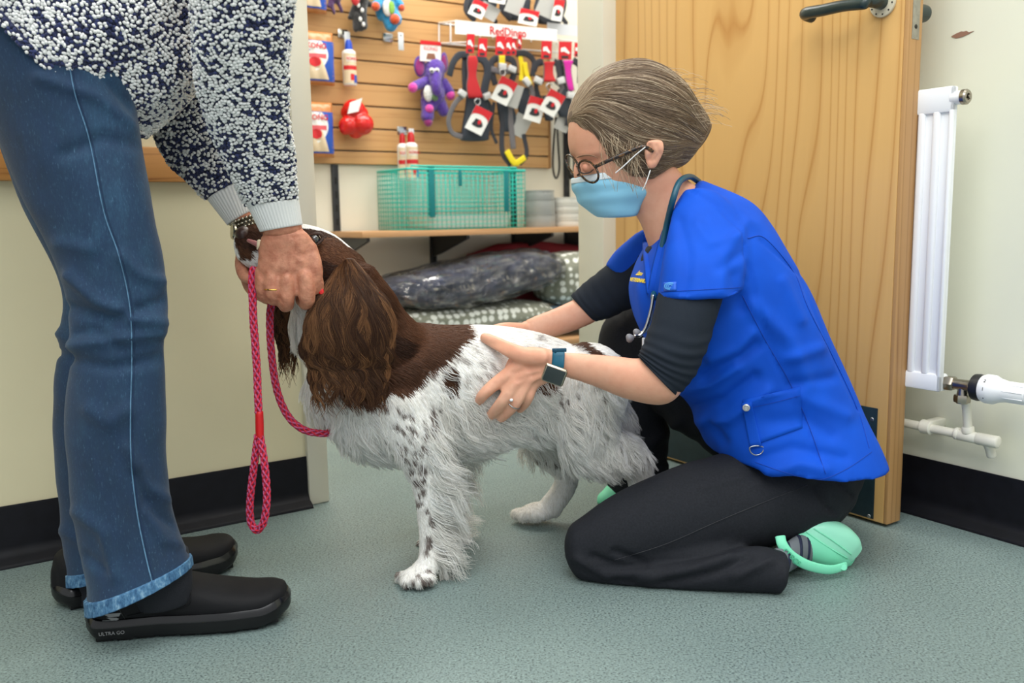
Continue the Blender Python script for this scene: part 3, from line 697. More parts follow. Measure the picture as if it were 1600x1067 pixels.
# plush toys
def plush_mat(name, rgb):
    m = mat(name, rgb, 0.9, bump=(700, 0.9, 0.002), var=(160, 0.3), sheen=0.5); return m
def plush_curl(me): pass
def fuzz(me, amp, sc=500, seed=1):
    v = mesh_co(me); n = mesh_no(me); set_co(me, v + n * (amp * vnoise(v, sc, seed))[:, None])
purple = plush_mat('purple_plush', (92, 58, 168)); pinkp = plush_mat('pink_plush', (232, 70, 176)); magenta = plush_mat('magenta_plush', (150, 28, 116)); whitep = plush_mat('white_plush', (228, 228, 226))
def plush(name, label, px, py, off, blobs, m):
    o = shop(name, label, 'plush toy', px, py, off, 'plush toys hanging on the slatwall'); lt = Loc(o); sx, sz = scl(px, py, off)
    mb = MB()
    for bl in blobs:
        pts = [lt(x, y, oo) for x, y, r, oo in bl]; rr = [r * sx for x, y, r, oo in bl]
        if len(pts) == 1: ellipsoid(mb, pts[0], (rr[0],) * 3)
        else: rod(mb, pts, rr, 14, 3, d0=0.95, d1=0.95)
    me = remesh(mb, 0.0035, 4); fuzz(me, 0.0012, 420); link_mesh('body', me, m, o); return o, lt, sx
def blob(parent, nm, c, r, m, M=None):
    mb = MB(); ellipsoid(mb, c, r if not np.isscalar(r) else (r,) * 3, M, 14, 10); return mb.build(nm, m, parent)
o, lt, sx = plush('plush_elephant', 'purple plush elephant with pink paws hanging beside the red harness', 676, 140, 0.07,
    [[(679, 108, 15, .08), (678, 116, 14, .085)], [(680, 118, 9, .11), (681, 134, 7, .125), (683, 143, 6.5, .12)], [(676, 126, 13, .07), (676, 150, 17, .07), (672, 162, 12, .07)],
     [(664, 128, 7, .08), (650, 134, 6.5, .09), (645, 136, 6, .095)], [(692, 130, 8, .08), (702, 143, 6.5, .09), (705, 148, 6, .09)], [(667, 158, 9, .075), (668, 172, 8.5, .085), (668, 182, 9, .09)], [(684, 155, 9, .075), (690, 166, 8, .08), (693, 174, 7.5, .08)]], purple)
for px, py, rx, rz in ((656, 104, 9, 14), (694, 98, 6, 14)):
    e = blob(o, 'ear', lt(px, py, .078), (rx * sx, 0.008, rz * sx), purple); blob(e, 'ear_lining', lt(px, py + 1, .086), (rx * .75 * sx, 0.006, rz * .8 * sx), magenta)
for px, py in ((675, 110), (683, 110)): e = blob(o, 'eye', lt(px, py, .125), (4 * sx, 0.006, 3.6 * sx), whitep); blob(e, 'pupil', lt(px, py + 1, .1325), 1.3 * sx, mat('black_bead', (10, 10, 10), 0.2))
blob(o, 'belly', lt(669, 146, .105), (7 * sx, 0.012, 11 * sx), whitep); blob(o, 'belly_patch', lt(679, 152, .11), (6 * sx, 0.008, 5 * sx), plush_mat('green_print', (96, 128, 84)))
for px, py, oo, r in ((645, 137, .1, 6.5), (704, 149, .095, 6.5), (671, 170, .105, 6), (669, 191, .095, 6)): blob(o, 'paw', lt(px, py, oo), r * sx, pinkp if r > 6 or py < 180 else magenta)
mb = MB(); plate(mb, [lt(656, 95, .098), lt(689, 97, .098), lt(689, 66, .098), lt(657, 63, .098)], 0.0012, (0, 1, 0)); hc = mb.build('header_card', white_print, o, smooth=False)
mb = MB(); plate(mb, [lt(656, 69, .1), lt(689, 71.5, .1), lt(689, 65.5, .1), lt(657, 62.5, .1)], 0.0008, (0, 1, 0)); mb.build('card_band', red_print, hc, smooth=False)
text('lettering', 'KONG', 0.02, FM, lt(673, 76, .1005), pink_print, hc, 0.0003); mb = MB(); plate(mb, [lt(666, 92, .0995), lt(681, 93, .0995), lt(679, 84, .0995), lt(668, 83, .0995)], 0.0008, (0, 1, 0)); mb.build('card_picture', mat('brown_print', (140, 96, 76), 0.5), hc, smooth=False)
sky = plush_mat('sky_blue_plush', (48, 160, 222)); orange = plush_mat('orange_plush', (236, 84, 32))
o, lt, sx = plush('plush_monster', 'sky blue plush toy with orange paws at the top of the slatwall', 605, 15, 0.07,
    [[(606, -30, 16, .08), (606, -14, 17, .08)], [(605, -6, 14, .07), (604, 10, 15, .07), (606, 22, 12, .075)], [(597, 0, 7, .09), (589, 8, 7, .1)], [(617, -2, 7, .09), (625, 8, 6, .1)], [(612, 18, 9, .085), (617, 30, 10, .1)], [(604, 24, 9, .085), (611, 40, 9, .09)], [(594, 16, 7, .07), (595, 26, 6, .07)]], sky)
for px, py, r, oo in ((587, 10, 6, .112), (627, 12, 5, .105), (617, 30, 7, .122)): blob(o, 'paw', lt(px, py, oo), r * sx, orange)
blob(o, 'belly', lt(606, 12, .112), (8 * sx, .01, 12 * sx), whitep); blob(o, 'belly_patch', lt(612, 12, .12), (5 * sx, .006, 9 * sx), plush_mat('lime_print', (134, 190, 70)))
for px in (601, 611): blob(o, 'eye', lt(px, -20, .135), 4 * sx, whitep)
blk = plush_mat('black_plush', (34, 33, 36))
o, lt, sx = plush('plush_bat', 'black and red plush toy at the top between purple and blue toys', 562, 15, 0.07,
    [[(562, -18, 12, .08), (562, -6, 12, .08)], [(564, 0, 10, .07), (563, 22, 9, .075), (562, 42, 7, .08)], [(556, 8, 5, .07), (546, 28, 3, .075)], [(570, 2, 5, .07), (579, 8, 4, .075)], [(566, 26, 7, .08), (569, 42, 5, .085)], [(557, 26, 6, .08), (556, 46, 4, .085)]], blk)
blob(o, 'bib', lt(555, -2, .11), (7 * sx, .008, 9 * sx), plush_mat('red_plush', (206, 30, 36)))
for px, py in ((566, 16), (563, 30), (568, 38), (560, 8)): blob(o, 'fleck', lt(px, py, .108), (2.6 * sx, .004, 3.5 * sx), whitep)
o, lt, sx = plush('plush_octopus', 'dark purple rope-legged plush toy at the top left of the slatwall', 524, 8, 0.06,
    [[(524, -14, 10, .07), (524, -4, 9, .07)], [(520, 0, 3.5, .07), (519, 10, 3, .075), (522, 20, 2.6, .075)], [(526, 0, 3.5, .07), (531, 10, 3, .075), (534, 18, 2.6, .075)], [(516, 0, 3, .07), (513, 10, 2.6, .07)]], plush_mat('dark_purple_plush', (82, 46, 96)))

# ------- wire rack with its sign, hang cards and harnesses
wire_white = mat('white_wire', (236, 236, 238), 0.3)
rk = shop('wire_rack', 'white wire rack with a printed sign strip above the harnesses', 'rack', 790, 50, 0.02); lr = Loc(rk)
mb = MB(); o1, o2 = 0.02, 0.24
for a, b in (((686, 36, o1), (714, 33, o2)), ((686, 68, o1), (735, 66, o2)), ((686, 36, o1), (686, 68, o1)), ((704, 37, .12), (704, 66, .12)), ((714, 33, o2), (870, 48, o2)), ((905, 66, o1), (686, 36, o1)), ((686, 68, o1), (905, 84, o1))):
    rod(mb, [lr(*a), lr(*b)], 0.0032, 8, 1)
for k in range(8):
    px = 730 + k * 20; rod(mb, [lr(px, 58 + k * 1.6, .02), lr(px, 57 + k * 1.6, .25), lr(px, 54 + k * 1.6, .258)], 0.002, 6, 2)
mb.build('frame', wire_white, rk)
c = [lr(711, 31, .262), lr(870, 48, .262), lr(870, 65, .262), lr(711, 53, .262)]
mb = MB(); plate(mb, c, 0.003, (0, 1, 0)); mb.build('sign_strip', white_print, rk, smooth=False)
tl = lr(794, 50.5, .2645); sl = nrm(c[1] - c[0] + c[2] - c[3]); upv = nrm(np.cross((0, -1.0, 0), sl))
text('lettering', 'RedDingo', 0.041, np.column_stack([sl, -nrm(np.cross(sl, (0, -1.0, 0))), (0, -1.0, 0)]), tl, red_print, rk, 0.0004, bold=0.0006)
rk2 = shop('wire_rack', 'second white sign strip rack at the right edge of the slatwall, partly hidden', 'rack', 890, 48, 0.02); lr = Loc(rk2)
mb = MB(); plate(mb, [lr(855, 35, .18), lr(925, 43, .18), lr(925, 60, .18), lr(855, 52, .18)], 0.003, (0, 1, 0)); mb.build('sign_strip', mat('pale_grey_print', (214, 218, 226), 0.4), rk2, smooth=False)
mb = MB(); rod(mb, [lr(855, 36, .02), lr(857, 36, .178)], 0.003, 8, 1); rod(mb, [lr(920, 44, .02), lr(922, 44, .178)], 0.003, 8, 1); mb.build('frame', wire_white, rk2)
def rect(lt, cx, cy, w_, h_, rot, off):
    c, s = math.cos(math.radians(rot)), math.sin(math.radians(rot)); return [lt(cx + x * c - y * s, cy + x * s + y * c, off) for x, y in ((-w_ / 2, h_ / 2), (w_ / 2, h_ / 2), (w_ / 2, -h_ / 2), (-w_ / 2, -h_ / 2))]
def card(parent, lt, nm, cx, cy, w_, h_, rot, off, kind):
    """red hang card, or white swing tag with a red head and a dark paw-like roundel"""
    mb = MB(); plate(mb, rect(lt, cx, cy, w_, h_, rot, off), 0.0012, (0, 1, 0)); o = mb.build(nm, mat('card_red', (208, 26, 38), 0.4) if kind == 'red' else white_print if kind != 'grey' else mat('card_grey', (178, 178, 176), 0.5), parent, smooth=False)
    c, s = math.cos(math.radians(rot)), math.sin(math.radians(rot)); at = lambda x, y: (cx + x * c - y * s, cy + x * s + y * c)
    if kind == 'red':
        q = at(0, h_ * .0); mb = MB(); pts = [lt(*(np.array(q) + np.array([x * w_, y * h_])), off + .0015) for x, y in ((-.32, -.15), (.0, -.2), (.36, .12), (.3, .2), (-.1, .05), (-.34, .08))]
        plate(mb, pts[::-1], 0.0006, (0, 1, 0)); mb.build('logo_flash', white_print, o, smooth=False)
        q = at(0, h_ * .36); mb = MB(); plate(mb, rect(lt, *q, w_ * .55, h_ * .14, rot, off + .0015), 0.0006, (0, 1, 0)); mb.build('code_strip', mat('dark_print', (40, 40, 46), 0.5), o, smooth=False)
    elif kind == 'white':
        mb = MB(); hw_, ht = w_ / 2, h_ / 2; arc = [(hw_ * math.cos(t), -ht * .42 - ht * .36 * math.sin(t)) for t in np.linspace(math.pi, 0, 11)]
        pts = [(-hw_, -ht), *[(x * .98, y + ht * .3 - 0) for x, y in arc], (hw_, -ht)]
        plate(mb, [lt(*at(x, y), off + .0014) for x, y in pts], 0.0006, (0, 1, 0)); mb.build('tag_head', mat('card_red'), o, smooth=False)
        mb = MB(); q = [lt(*at(w_ * .27 * math.cos(t) * (1 + .25 * math.sin(3 * t + 1)), h_ * .12 + h_ * .19 * math.sin(t) * (1 + .2 * math.cos(2 * t))), off + .0014) for t in np.linspace(0, 2 * np.pi, 18, endpoint=False)]
        plate(mb, q, 0.0006, (0, 1, 0)); mb.build('tag_emblem', mat('dark_print', (40, 40, 46), 0.5), o, smooth=False)
        mb = MB(); q = [lt(*at(w_ * .09 * math.cos(t) + w_ * .08, h_ * .05 + h_ * .1 * math.sin(t)), off + .0022) for t in np.linspace(0, 2 * np.pi, 10, endpoint=False)]
        plate(mb, q, 0.0006, (0, 1, 0)); mb.build('emblem_flash', mat('card_red'), o, smooth=False)
    return o
web = mat('dark_webbing', (52, 54, 62), 0.8, bump=(900, 0.4, 0.0008)); grey_web = mat('grey_webbing', (112, 108, 112), 0.8, bump=(900, 0.4, 0.0008)); pad_m = mat('padded_nylon', (50, 57, 68), 0.75, bump=(500, 0.5, 0.001)); dring = mat('chrome', (205, 207, 210), 0.18, 1.0); clear_b = mat('pale_buckle', (214, 216, 218), 0.35)
def harness(label, px, py, panel, pm, straps, pads, buckles, rings, cards, tags, off=0.12):
    o = shop('dog_harness', label, 'harness', px, py, off, 'dog harnesses hanging on the wire rack'); lt = Loc(o); sx, sz = scl(px, py, off)
    if panel:
        # waisted front panel: (y, x left, x right)
        mb = MB(); rr = [S_wall(lt, x0_, x1_, y_, off + .02, .32) for y_, x0_, x1_ in panel]; loft(mb, rr, 16, 3, 0.25, 0.25, power=3.5); pn = mb.build('chest_panel', pm, o)
        mb = MB()
        for sd in (1, 2): rod(mb, [lt(q[sd], q[0], off + .022) for q in panel], 0.0022, 6, 3)
        mb.build('reflective_piping', grey_web, pn)
    for w_, pts, mm in straps:
        mb = MB(); rod(mb, [lt(x, y, off + oo) for x, y, oo in pts], w_ * sx / 2, 10, 4, flat=0.22, up=(0, 1.0, 0), power=3); mb.build('strap', mm, o)
    for pts in pads:
        mb = MB(); loft(mb, [S_wall(lt, x0_, x1_, y_, off + .004, .3) for y_, x0_, x1_ in pts], 16, 3, .4, .4, power=3); mb.build('pad', pad_m, o)
    for x, y, rt_ in buckles:
        mb = MB(); box(mb, -5.5 * sx, 5.5 * sx, -0.008, 0.008, -4 * sx, 4 * sx, 0.003, M=np.array([[math.cos(rt_), 0, math.sin(rt_)], [0, 1, 0], [-math.sin(rt_), 0, math.cos(rt_)]]), o=lt(x, y, off + .024)); mb.build('buckle', clear_b, o, smooth='auto')
    for x, y in rings:
        mb = MB(); c = lt(x, y, off + .036); rod(mb, [c + np.array([4.5 * sx * math.cos(t), 0, 5 * sx * math.sin(t) - (0 if math.sin(t) < .5 else 2 * sx)]) for t in np.linspace(0, 2 * np.pi, 13)], 0.0022, 8, 2, d0=0, d1=0); mb.build('d_ring', dring, o)
    for q in cards: card(o, lt, 'hang_card', *q, 'red')
    for q in tags: card(o, lt, 'swing_tag', *q)
    return o
def S_wall(lt, xa, xb, y, off, k):
    a, b = lt(xa, y, off), lt(xb, y, off); u = (b - a) / 2; return ring((a + b) / 2, u, np.array([0, 1.0, 0]) * np.linalg.norm(u) * k)
red_n = mat('red_nylon', (204, 40, 48), 0.7, bump=(600, .4, .001)); yel_n = mat('yellow_nylon', (238, 214, 30), 0.7, bump=(600, .4, .001)); pnk_n = mat('pink_nylon', (218, 40, 170), 0.7, bump=(600, .4, .001))
harness('large dark harness with a long red chest panel and one white tag', 745, 150,
    [(88, 731, 744), (98, 730, 746), (118, 731, 744), (134, 729, 748), (152, 731, 754)], red_n,
    [(9, [(732, 86, .015), (718, 86, .02), (708, 98, .025), (702, 118, .02)], pad_m), (11, [(728, 90, .01), (727, 112, .012), (728, 140, .012)], web), (12, [(745, 88, .012), (757, 96, .014), (762, 112, .014), (758, 134, .014), (755, 150, .014)], pad_m),
     (7, [(726, 148, .018), (712, 160, .02), (701, 186, .015), (706, 207, .01), (722, 214, .01)], grey_web), (6, [(756, 152, .012), (766, 166, .01), (767, 188, .01), (760, 212, .01)], web)],
    [[(150, 729, 760), (170, 727, 763), (195, 723, 764), (218, 720, 763)]], [(722, 146, .5), (761, 150, -.4)], [(746, 158)], [(735, 68, 12, 30, 3, .268)], [(748, 188, 29, 40, 27, .17, 'white')])
harness('dark harness with a short yellow chest panel and yellow-ended hanging strap', 787, 150,
    [(87, 779, 789), (98, 779, 789), (106, 778, 789)], yel_n,
    [(9, [(778, 90, .01), (768, 98, .012), (770, 118, .012), (774, 132, .012)], web), (9, [(790, 90, .01), (802, 96, .012), (804, 112, .012), (798, 130, .012)], web), (8, [(768, 108, .016), (784, 112, .02), (802, 108, .016)], grey_web),
     (8, [(784, 150, .01), (786, 180, .012), (784, 215, .012), (786, 240, .014), (798, 258, .016)], web), (9, [(795, 152, .012), (798, 190, .014), (802, 232, .016)], grey_web), (5, [(772, 160, .01), (768, 200, .008), (776, 224, .008)], web), (7, [(818, 210, .01), (823, 240, .014), (812, 256, .016)], web), (9, [(792, 236, .022), (800, 250, .024), (806, 256, .024)], yel_n), (8, [(806, 256, .024), (820, 246, .024)], yel_n)],
    [[(160, 776, 800), (185, 780, 806), (205, 784, 800)]], [(785, 104, 0), (800, 108, .3)], [(785, 112)], [(754, 74, 14, 29, 3, .268), (782, 71, 15, 30, 3, .268)], [(788, 142, 28, 40, 27, .185, 'white'), (803, 150, 22, 36, 18, .16, 'grey')])
harness('dark harness with thin yellow straps, between the yellow and smaller red ones', 820, 140, None, None,
    [(7, [(812, 82, .01), (816, 108, .014), (814, 126, .014)], yel_n), (7, [(820, 98, .02), (823, 116, .022), (829, 132, .022)], yel_n), (8, [(806, 84, .01), (822, 84, .014), (834, 96, .012), (832, 118, .012)], web), (8, [(826, 128, .012), (832, 146, .012), (829, 160, .012)], grey_web), (5, [(836, 140, .01), (838, 160, .01), (830, 182, .01)], web)],
    [[(138, 808, 826), (160, 808, 828), (182, 812, 826)]], [(823, 128, .8)], [], [(795, 72, 10, 29, 3, .264), (803, 72, 8, 28, 3, .26), (812, 66, 6, 22, 3, .264)], [(836, 171, 27, 38, 17, .17, 'white'), (813, 196, 26, 34, 28, .13, 'grey')])
harness('dark harness with a small red chest panel and one white tag', 858, 125,
    [(97, 849, 866), (104, 850, 864), (116, 850, 864), (127, 849, 868)], red_n,
    [(9, [(848, 96, .01), (838, 100, .012), (834, 110, .012)], web), (9, [(866, 96, .01), (876, 106, .012), (874, 122, .012)], web), (7, [(848, 126, .012), (838, 132, .012), (842, 152, .01), (850, 170, .01)], web), (8, [(868, 126, .012), (878, 136, .012), (872, 160, .01)], grey_web)],
    [[(150, 848, 862), (175, 850, 866), (188, 852, 864)]], [(841, 126, .4), (876, 126, -.3)], [(858, 134)], [(854, 78, 16, 28, 2, .268)], [(863, 161, 27, 38, 30, .185, 'white')])
harness('pink and dark harness at the right end of the wire rack', 888, 120,
    [(95, 879, 895), (108, 882, 892), (125, 884, 894), (141, 888, 897)], pnk_n,
    [(8, [(878, 94, .01), (872, 104, .012), (876, 122, .012)], web), (9, [(896, 94, .01), (906, 104, .012), (906, 130, .012)], web), (7, [(882, 150, .01), (888, 172, .01), (886, 196, .01)], web)],
    [[(140, 872, 894), (165, 868, 892), (182, 874, 890)]], [(892, 149, .1)], [], [(883, 79, 20, 28, 2, .268), (902, 78, 9, 22, 2, .25)], [(880, 192, 22, 26, 25, .12, 'grey')])
for px, py, pads, tags, lab in (
    (752, 10, [[(-25, 730, 772), (5, 728, 776), (22, 734, 770)]], [(747, 14, 24, 26, 25, .19, 'white'), (764, 18, 30, 22, 30, .17, 'grey'), (778, -6, 26, 22, 10, .19, 'white')], 'folded dark harness above the rack, leftmost of the top row'),
    (808, 8, [[(-25, 786, 826), (5, 784, 828), (30, 792, 824)]], [(805, 6, 26, 32, 20, .19, 'grey'), (826, 27, 30, 24, 12, .2, 'white')], 'folded dark harness above the rack, middle of the top row'),
    (862, 12, [[(-25, 838, 880), (8, 838, 884), (36, 842, 876)]], [(856, 8, 30, 38, 24, .2, 'grey'), (872, 16, 16, 34, 10, .21, 'white')], 'folded dark harness above the rack, rightmost of the top row')):
    harness(lab, px, py, None, None, [(8, [(px - 18, py - 20, .02), (px - 24, py + 5, .024), (px - 10, py + 22, .02)], web), (7, [(px + 8, py + 6, .03), (px + 18, py + 18, .03), (px + 24, py + 26, .02)], web)], pads, [], [], [], tags)
# leads hanging right of the slatwall
for px, lab in ((869, 'slim black lead hanging in a loop right of the slatwall'), (893, 'thick black lead hanging behind the kneeling person\'s forehead')):
    o = shop('dog_lead', lab, 'lead', px, 190, 0.03, 'black leads hung at the right'); lt = Loc(o); rr = 0.006 if px < 880 else 0.012
    mb = MB(); rod(mb, [lt(px, 180, .04), lt(px - 4, 225, .05), lt(px - 5, 262, .05), lt(px, 279, .05), lt(px + 5, 262, .05), lt(px + 3, 225, .045), lt(px + 1, 182, .04)], rr, 10, 4, flat=.5); mb.build('webbing', mat('black_webbing', (22, 22, 24), 0.7), o)
    mb = MB(); lathe(mb, [(0, 0), (rr * 1.6, 0), (rr * 1.6, .03), (0, .03)], 12, o=lt(px, 184, .04)); mb.build('clasp', dring, o)

# ------- wrapped pet beds on the low shelf
def clear_wrap():
    m = bpy.data.materials.new('clear_film'); m.use_nodes = True; t = NT(m); n = t.n
    tr_ = t.new('ShaderNodeBsdfTransparent'); gl = t.new('ShaderNodeBsdfGlossy'); gl.inputs['Roughness'].default_value = 0.07
    ms = t.new('ShaderNodeMixShader'); fr = t.new('ShaderNodeFresnel'); fr.inputs['IOR'].default_value = 1.7
    v = t.coords((1, 1, 1)); h = t.noise(17, v, 4, 0.6, 2.2)
    b = t.new('ShaderNodeBump'); b.inputs['Strength'].default_value = 1.0; b.inputs['Distance'].default_value = 0.05; t.link(h, b.inputs['Height'])
    t.link(b.outputs[0], gl.inputs['Normal']); t.link(b.outputs[0], fr.inputs['Normal'])
    k = t.math('MULTIPLY', fr.outputs[0], 1.2); t.link(k, ms.inputs[0]); t.link(tr_.outputs[0], ms.inputs[1]); t.link(gl.outputs[0], ms.inputs[2])
    t.link(ms.outputs[0], n['Material Output'].inputs['Surface']); return m
film = clear_wrap()
def dots(name, bg, fg):
    m = bpy.data.materials.new(name); m.use_nodes = True; t = NT(m)
    vo = t.new('ShaderNodeTexVoronoi'); vo.inputs['Scale'].default_value = 34; vo.inputs['Randomness'].default_value = 0.35; t.link(t.coords(), vo.inputs['Vector'])
    c = t.ramp(vo.outputs['Distance'], [(0.38, lin(fg)), (0.46, lin(bg))]); t.link(c, t.bsdf.inputs['Base Color']); t.bsdf.inputs['Roughness'].default_value = 0.8; return m
quilt = mat('charcoal_quilt', (104, 112, 144), 0.8, bump=(300, .4, .001), sheen=.3); dotm = dots('spotted_fleece', (140, 142, 128), (236, 238, 232))
def bed(name, label, px, py, off, rr, m, seams=(), wrap=0.012, base=None):
    o = shop(name, label, 'pet bed', px, py, off, 'plastic-wrapped pet beds piled on the low shelf'); lt = Loc(o)
    def R_(e): 
        res = []
        for x, y0, y1, dep in rr:
            a, b = lt(x, y0, off), lt(x, y1, off); u = (b - a) / 2; L = np.linalg.norm(u); res.append(ring((a + b) / 2, u * (L + e) / L, np.array([0, 1.0, 0]) * (dep + e)))
        return res
    def fn(t, th):
        k = np.ones((t.shape[0], th.shape[1])) + 0.02 * np.sin(9 * th + 14 * t) + 0.015 * np.sin(5 * th - 23 * t)
        for s_ in seams: k -= 0.13 * np.exp(-((t - s_) / 0.018) ** 2)
        return k
    mb = MB(); loft(mb, R_(0), 40, 10, .5, .5, fn, power=2.8); mb.build('cushion', m, o)
    if wrap:
        f2 = lambda t, th: 1 + 0.035 * np.sin(13 * th + 30 * t + 2 * np.sin(7 * th)) + 0.03 * np.sin(7 * th - 41 * t) + 0.02 * np.sin(23 * th + 11 * t)
        mb = MB(); loft(mb, R_(wrap), 56, 12, .9, 1.1, f2, power=2.8); mb.build('plastic_wrap', film, o)
    return o
bed('pet_bed', 'charcoal quilted pet bed in clear plastic on top of the spotted bed', 725, 430, 0.27, [(592, 446, 464, .10), (612, 436, 472, .13), (660, 424, 480, .15), (720, 410, 474, .15), (780, 398, 460, .14), (830, 394, 446, .12), (856, 404, 432, .09)], quilt, (.30, .52, .70))
bed('pet_bed', 'white-spotted grey pet bed under the charcoal wrapped bed', 725, 485, 0.26, [(600, 488, 515, .11), (640, 480, 522, .14), (720, 474, 520, .15), (800, 468, 512, .15), (836, 470, 505, .12)], dotm, (), 0)
bed('pet_bed', 'white-spotted grey pet bed standing at the right, beside the door frame', 885, 430, 0.24, [(848, 410, 468, .06), (866, 396, 476, .1), (905, 392, 480, .11), (945, 396, 478, .1)], dotm, (), 0)
o = bed('pet_bed', 'folded pale blue pet bed beneath the spotted bed at the right', 880, 490, 0.26, [(840, 482, 512, .1), (870, 478, 514, .12), (910, 478, 512, .12), (940, 482, 510, .1)], mat('pale_blue_fleece', (150, 182, 206), 0.8), (), 0)
o = bed('pet_bed', 'red pet bed mostly hidden behind the charcoal wrapped bed', 800, 400, 0.09, [(735, 396, 440, .04), (780, 382, 470, .05), (840, 378, 470, .05), (905, 384, 470, .05)], mat('red_fleece', (150, 40, 52), 0.8), (), 0)

# ================================================================== THE SPANIEL
DAX = nrm((0.97, 0.24, 0)); DLAT = nrm((-0.24, 0.97, 0))
DM0 = P(505, 600, 1.49)
def vs(x, yt, yb, d, k, x2=None): return S(x, yt, x if x2 is None else x2, yb, d, k, 0, DLAT)
mb = MB()
loft(mb, [vs(505, 565, 655, 1.49, .8), vs(535, 548, 692, 1.495, .8), vs(580, 520, 712, 1.505, .8), vs(635, 504, 718, 1.52, .8), vs(695, 508, 710, 1.535, .82), vs(755, 508, 692, 1.55, .86),
          vs(810, 513, 682, 1.57, .88), vs(860, 525, 678, 1.58, .86), vs(905, 545, 682, 1.595, .82), vs(945, 580, 686, 1.605, .8), vs(968, 615, 680, 1.61, .8)], 32, 4, .7, .7)
loft(mb, [S(505, 600, 670, 520, 1.51, .8, 0, DLAT), S(474, 548, 634, 488, 1.495, .78, 0, DLAT), S(456, 510, 608, 448, 1.48, .75, 0, DLAT), S(455, 468, 585, 420, 1.47, .72, 0, DLAT)], 28, 4, .5, .5)
loft(mb, [vs(383, 354, 414, 1.452, .75), vs(396, 350, 423, 1.455, .75), vs(424, 350, 432, 1.458, .66, 428), vs(458, 348, 448, 1.462, .74), vs(490, 353, 462, 1.466, .92, 486), vs(522, 366, 470, 1.47, .98, 514), vs(552, 390, 470, 1.475, .95, 545)], 28, 4, .8, .7)
# legs
def limb(pts, n=20, sub=4, d0=.9, d1=.9):
    rod(mb, [P(x, y, d) for x, y, d, r in pts], [r * d / F_PX for x, y, d, r in pts], n, sub, d0=d0, d1=d1)
limb([(632, 640, 1.47, 62), (655, 690, 1.455, 48), (664, 732, 1.447, 31), (669, 775, 1.443, 22), (670, 820, 1.44, 17.5), (671, 855, 1.437, 17), (670, 880, 1.43, 19), (656, 898, 1.42, 20)])
limb([(690, 680, 1.62, 45), (688, 740, 1.62, 26), (690, 800, 1.62, 18), (690, 832, 1.62, 17), (676, 848, 1.61, 19)])
limb([(920, 590, 1.555, 62), (912, 650, 1.545, 55), (918, 690, 1.545, 42), (955, 700, 1.55, 38), (986, 714, 1.555, 24), (1002, 770, 1.56, 17), (1006, 830, 1.56, 16), (985, 848, 1.55, 18)])
limb([(890, 620, 1.66, 52), (856, 680, 1.69, 38), (866, 712, 1.70, 27), (886, 742, 1.71, 19), (878, 768, 1.71, 18.5), (862, 788, 1.705, 18)])
def paw(toes, pad):
    for x, y, d, rx, ry in toes: ellipsoid(mb, P(x, y, d), (rx * d / F_PX, rx * 1.15 * d / F_PX, ry * d / F_PX))
    for x, y, d, rx, ry in pad: ellipsoid(mb, P(x, y, d), (rx * d / F_PX, rx * d / F_PX, ry * d / F_PX))
paw([(626, 902, 1.425, 11, 12), (636, 908, 1.40, 12, 11), (655, 908, 1.395, 12, 11), (672, 905, 1.40, 11, 11)], [(650, 900, 1.415, 24, 14)])
paw([(808, 802, 1.715, 11, 10), (818, 806, 1.695, 11, 10), (836, 808, 1.69, 11, 9), (850, 804, 1.69, 10, 9)], [(840, 799, 1.705, 28, 13), (864, 795, 1.705, 16, 14)])
paw([(972, 850, 1.55, 12, 10), (985, 856, 1.54, 12, 10)], []); paw([(662, 850, 1.6, 12, 10), (672, 856, 1.59, 12, 10)], [])
# tail stub held low behind
limb([(948, 575, 1.61, 22), (966, 588, 1.63, 15), (972, 600, 1.64, 12)], 12)
dme = remesh(mb, 0.0062, 6, .5)
v = mesh_co(dme); v[:, 2] = np.maximum(v[:, 2], 0.002); set_co(dme, v)
dog = bpy.data.objects.new('dog', dme); COL.objects.link(dog); dme.polygons.foreach_set('use_smooth', [True] * len(dme.polygons))
tag(dog, 'brown and white spaniel standing on the floor between the two people', 'dog')

BROWN, BROWN2, WHITE, GREYF = np.array(lin((96, 62, 42))), np.array(lin((70, 44, 31))), np.array(lin((248, 246, 242))), np.array(lin((196, 190, 184)))
SADDLE = [(500, 400), (560, 365), (612, 425), (646, 480), (668, 502), (688, 500), (733, 502), (735, 525), (716, 548), (692, 562), (682, 575), (655, 600), (628, 612), (600, 616), (576, 640), (552, 628), (535, 600), (518, 574), (490, 545), (476, 505), (490, 470)]
BACK = [(838, 503), (872, 505), (906, 526), (932, 556), (925, 566), (900, 548), (868, 522)]
srng = np.random.default_rng(5)
SPOTS = [(703, 593, 11, 22), (846, 598, 20, 13)]
for (x0, y0, x1, y1, n, r0, r1) in ((600, 630, 690, 715, 40, 2.2, 4.2), (634, 700, 684, 790, 24, 2.5, 5), (652, 790, 688, 895, 9, 3, 5), (665, 520, 775, 600, 46, 2, 4.5), (866, 590, 950, 690, 34, 2.2, 4.5), (955, 660, 1006, 740, 12, 3.5, 7), (620, 895, 690, 918, 10, 2.5, 5), (810, 790, 880, 815, 8, 2, 4), (875, 720, 905, 760, 8, 3, 7), (790, 500, 880, 560, 16, 2, 4)):
    for _ in range(n):
        r = srng.uniform(r0, r1); SPOTS.append((srng.uniform(x0, x1), srng.uniform(y0, y1), r, r * srng.uniform(.8, 1.4)))
SPOTS += [(661, 732, 8, 7), (652, 755, 5, 6), (660, 766, 4, 5), (677, 820, 4, 4)]
def mirror(p):
    l = (p - DM0) @ DLAT; q = p.copy(); m = l > 0; q[m] -= 2 * l[m, None] * DLAT; return q, l
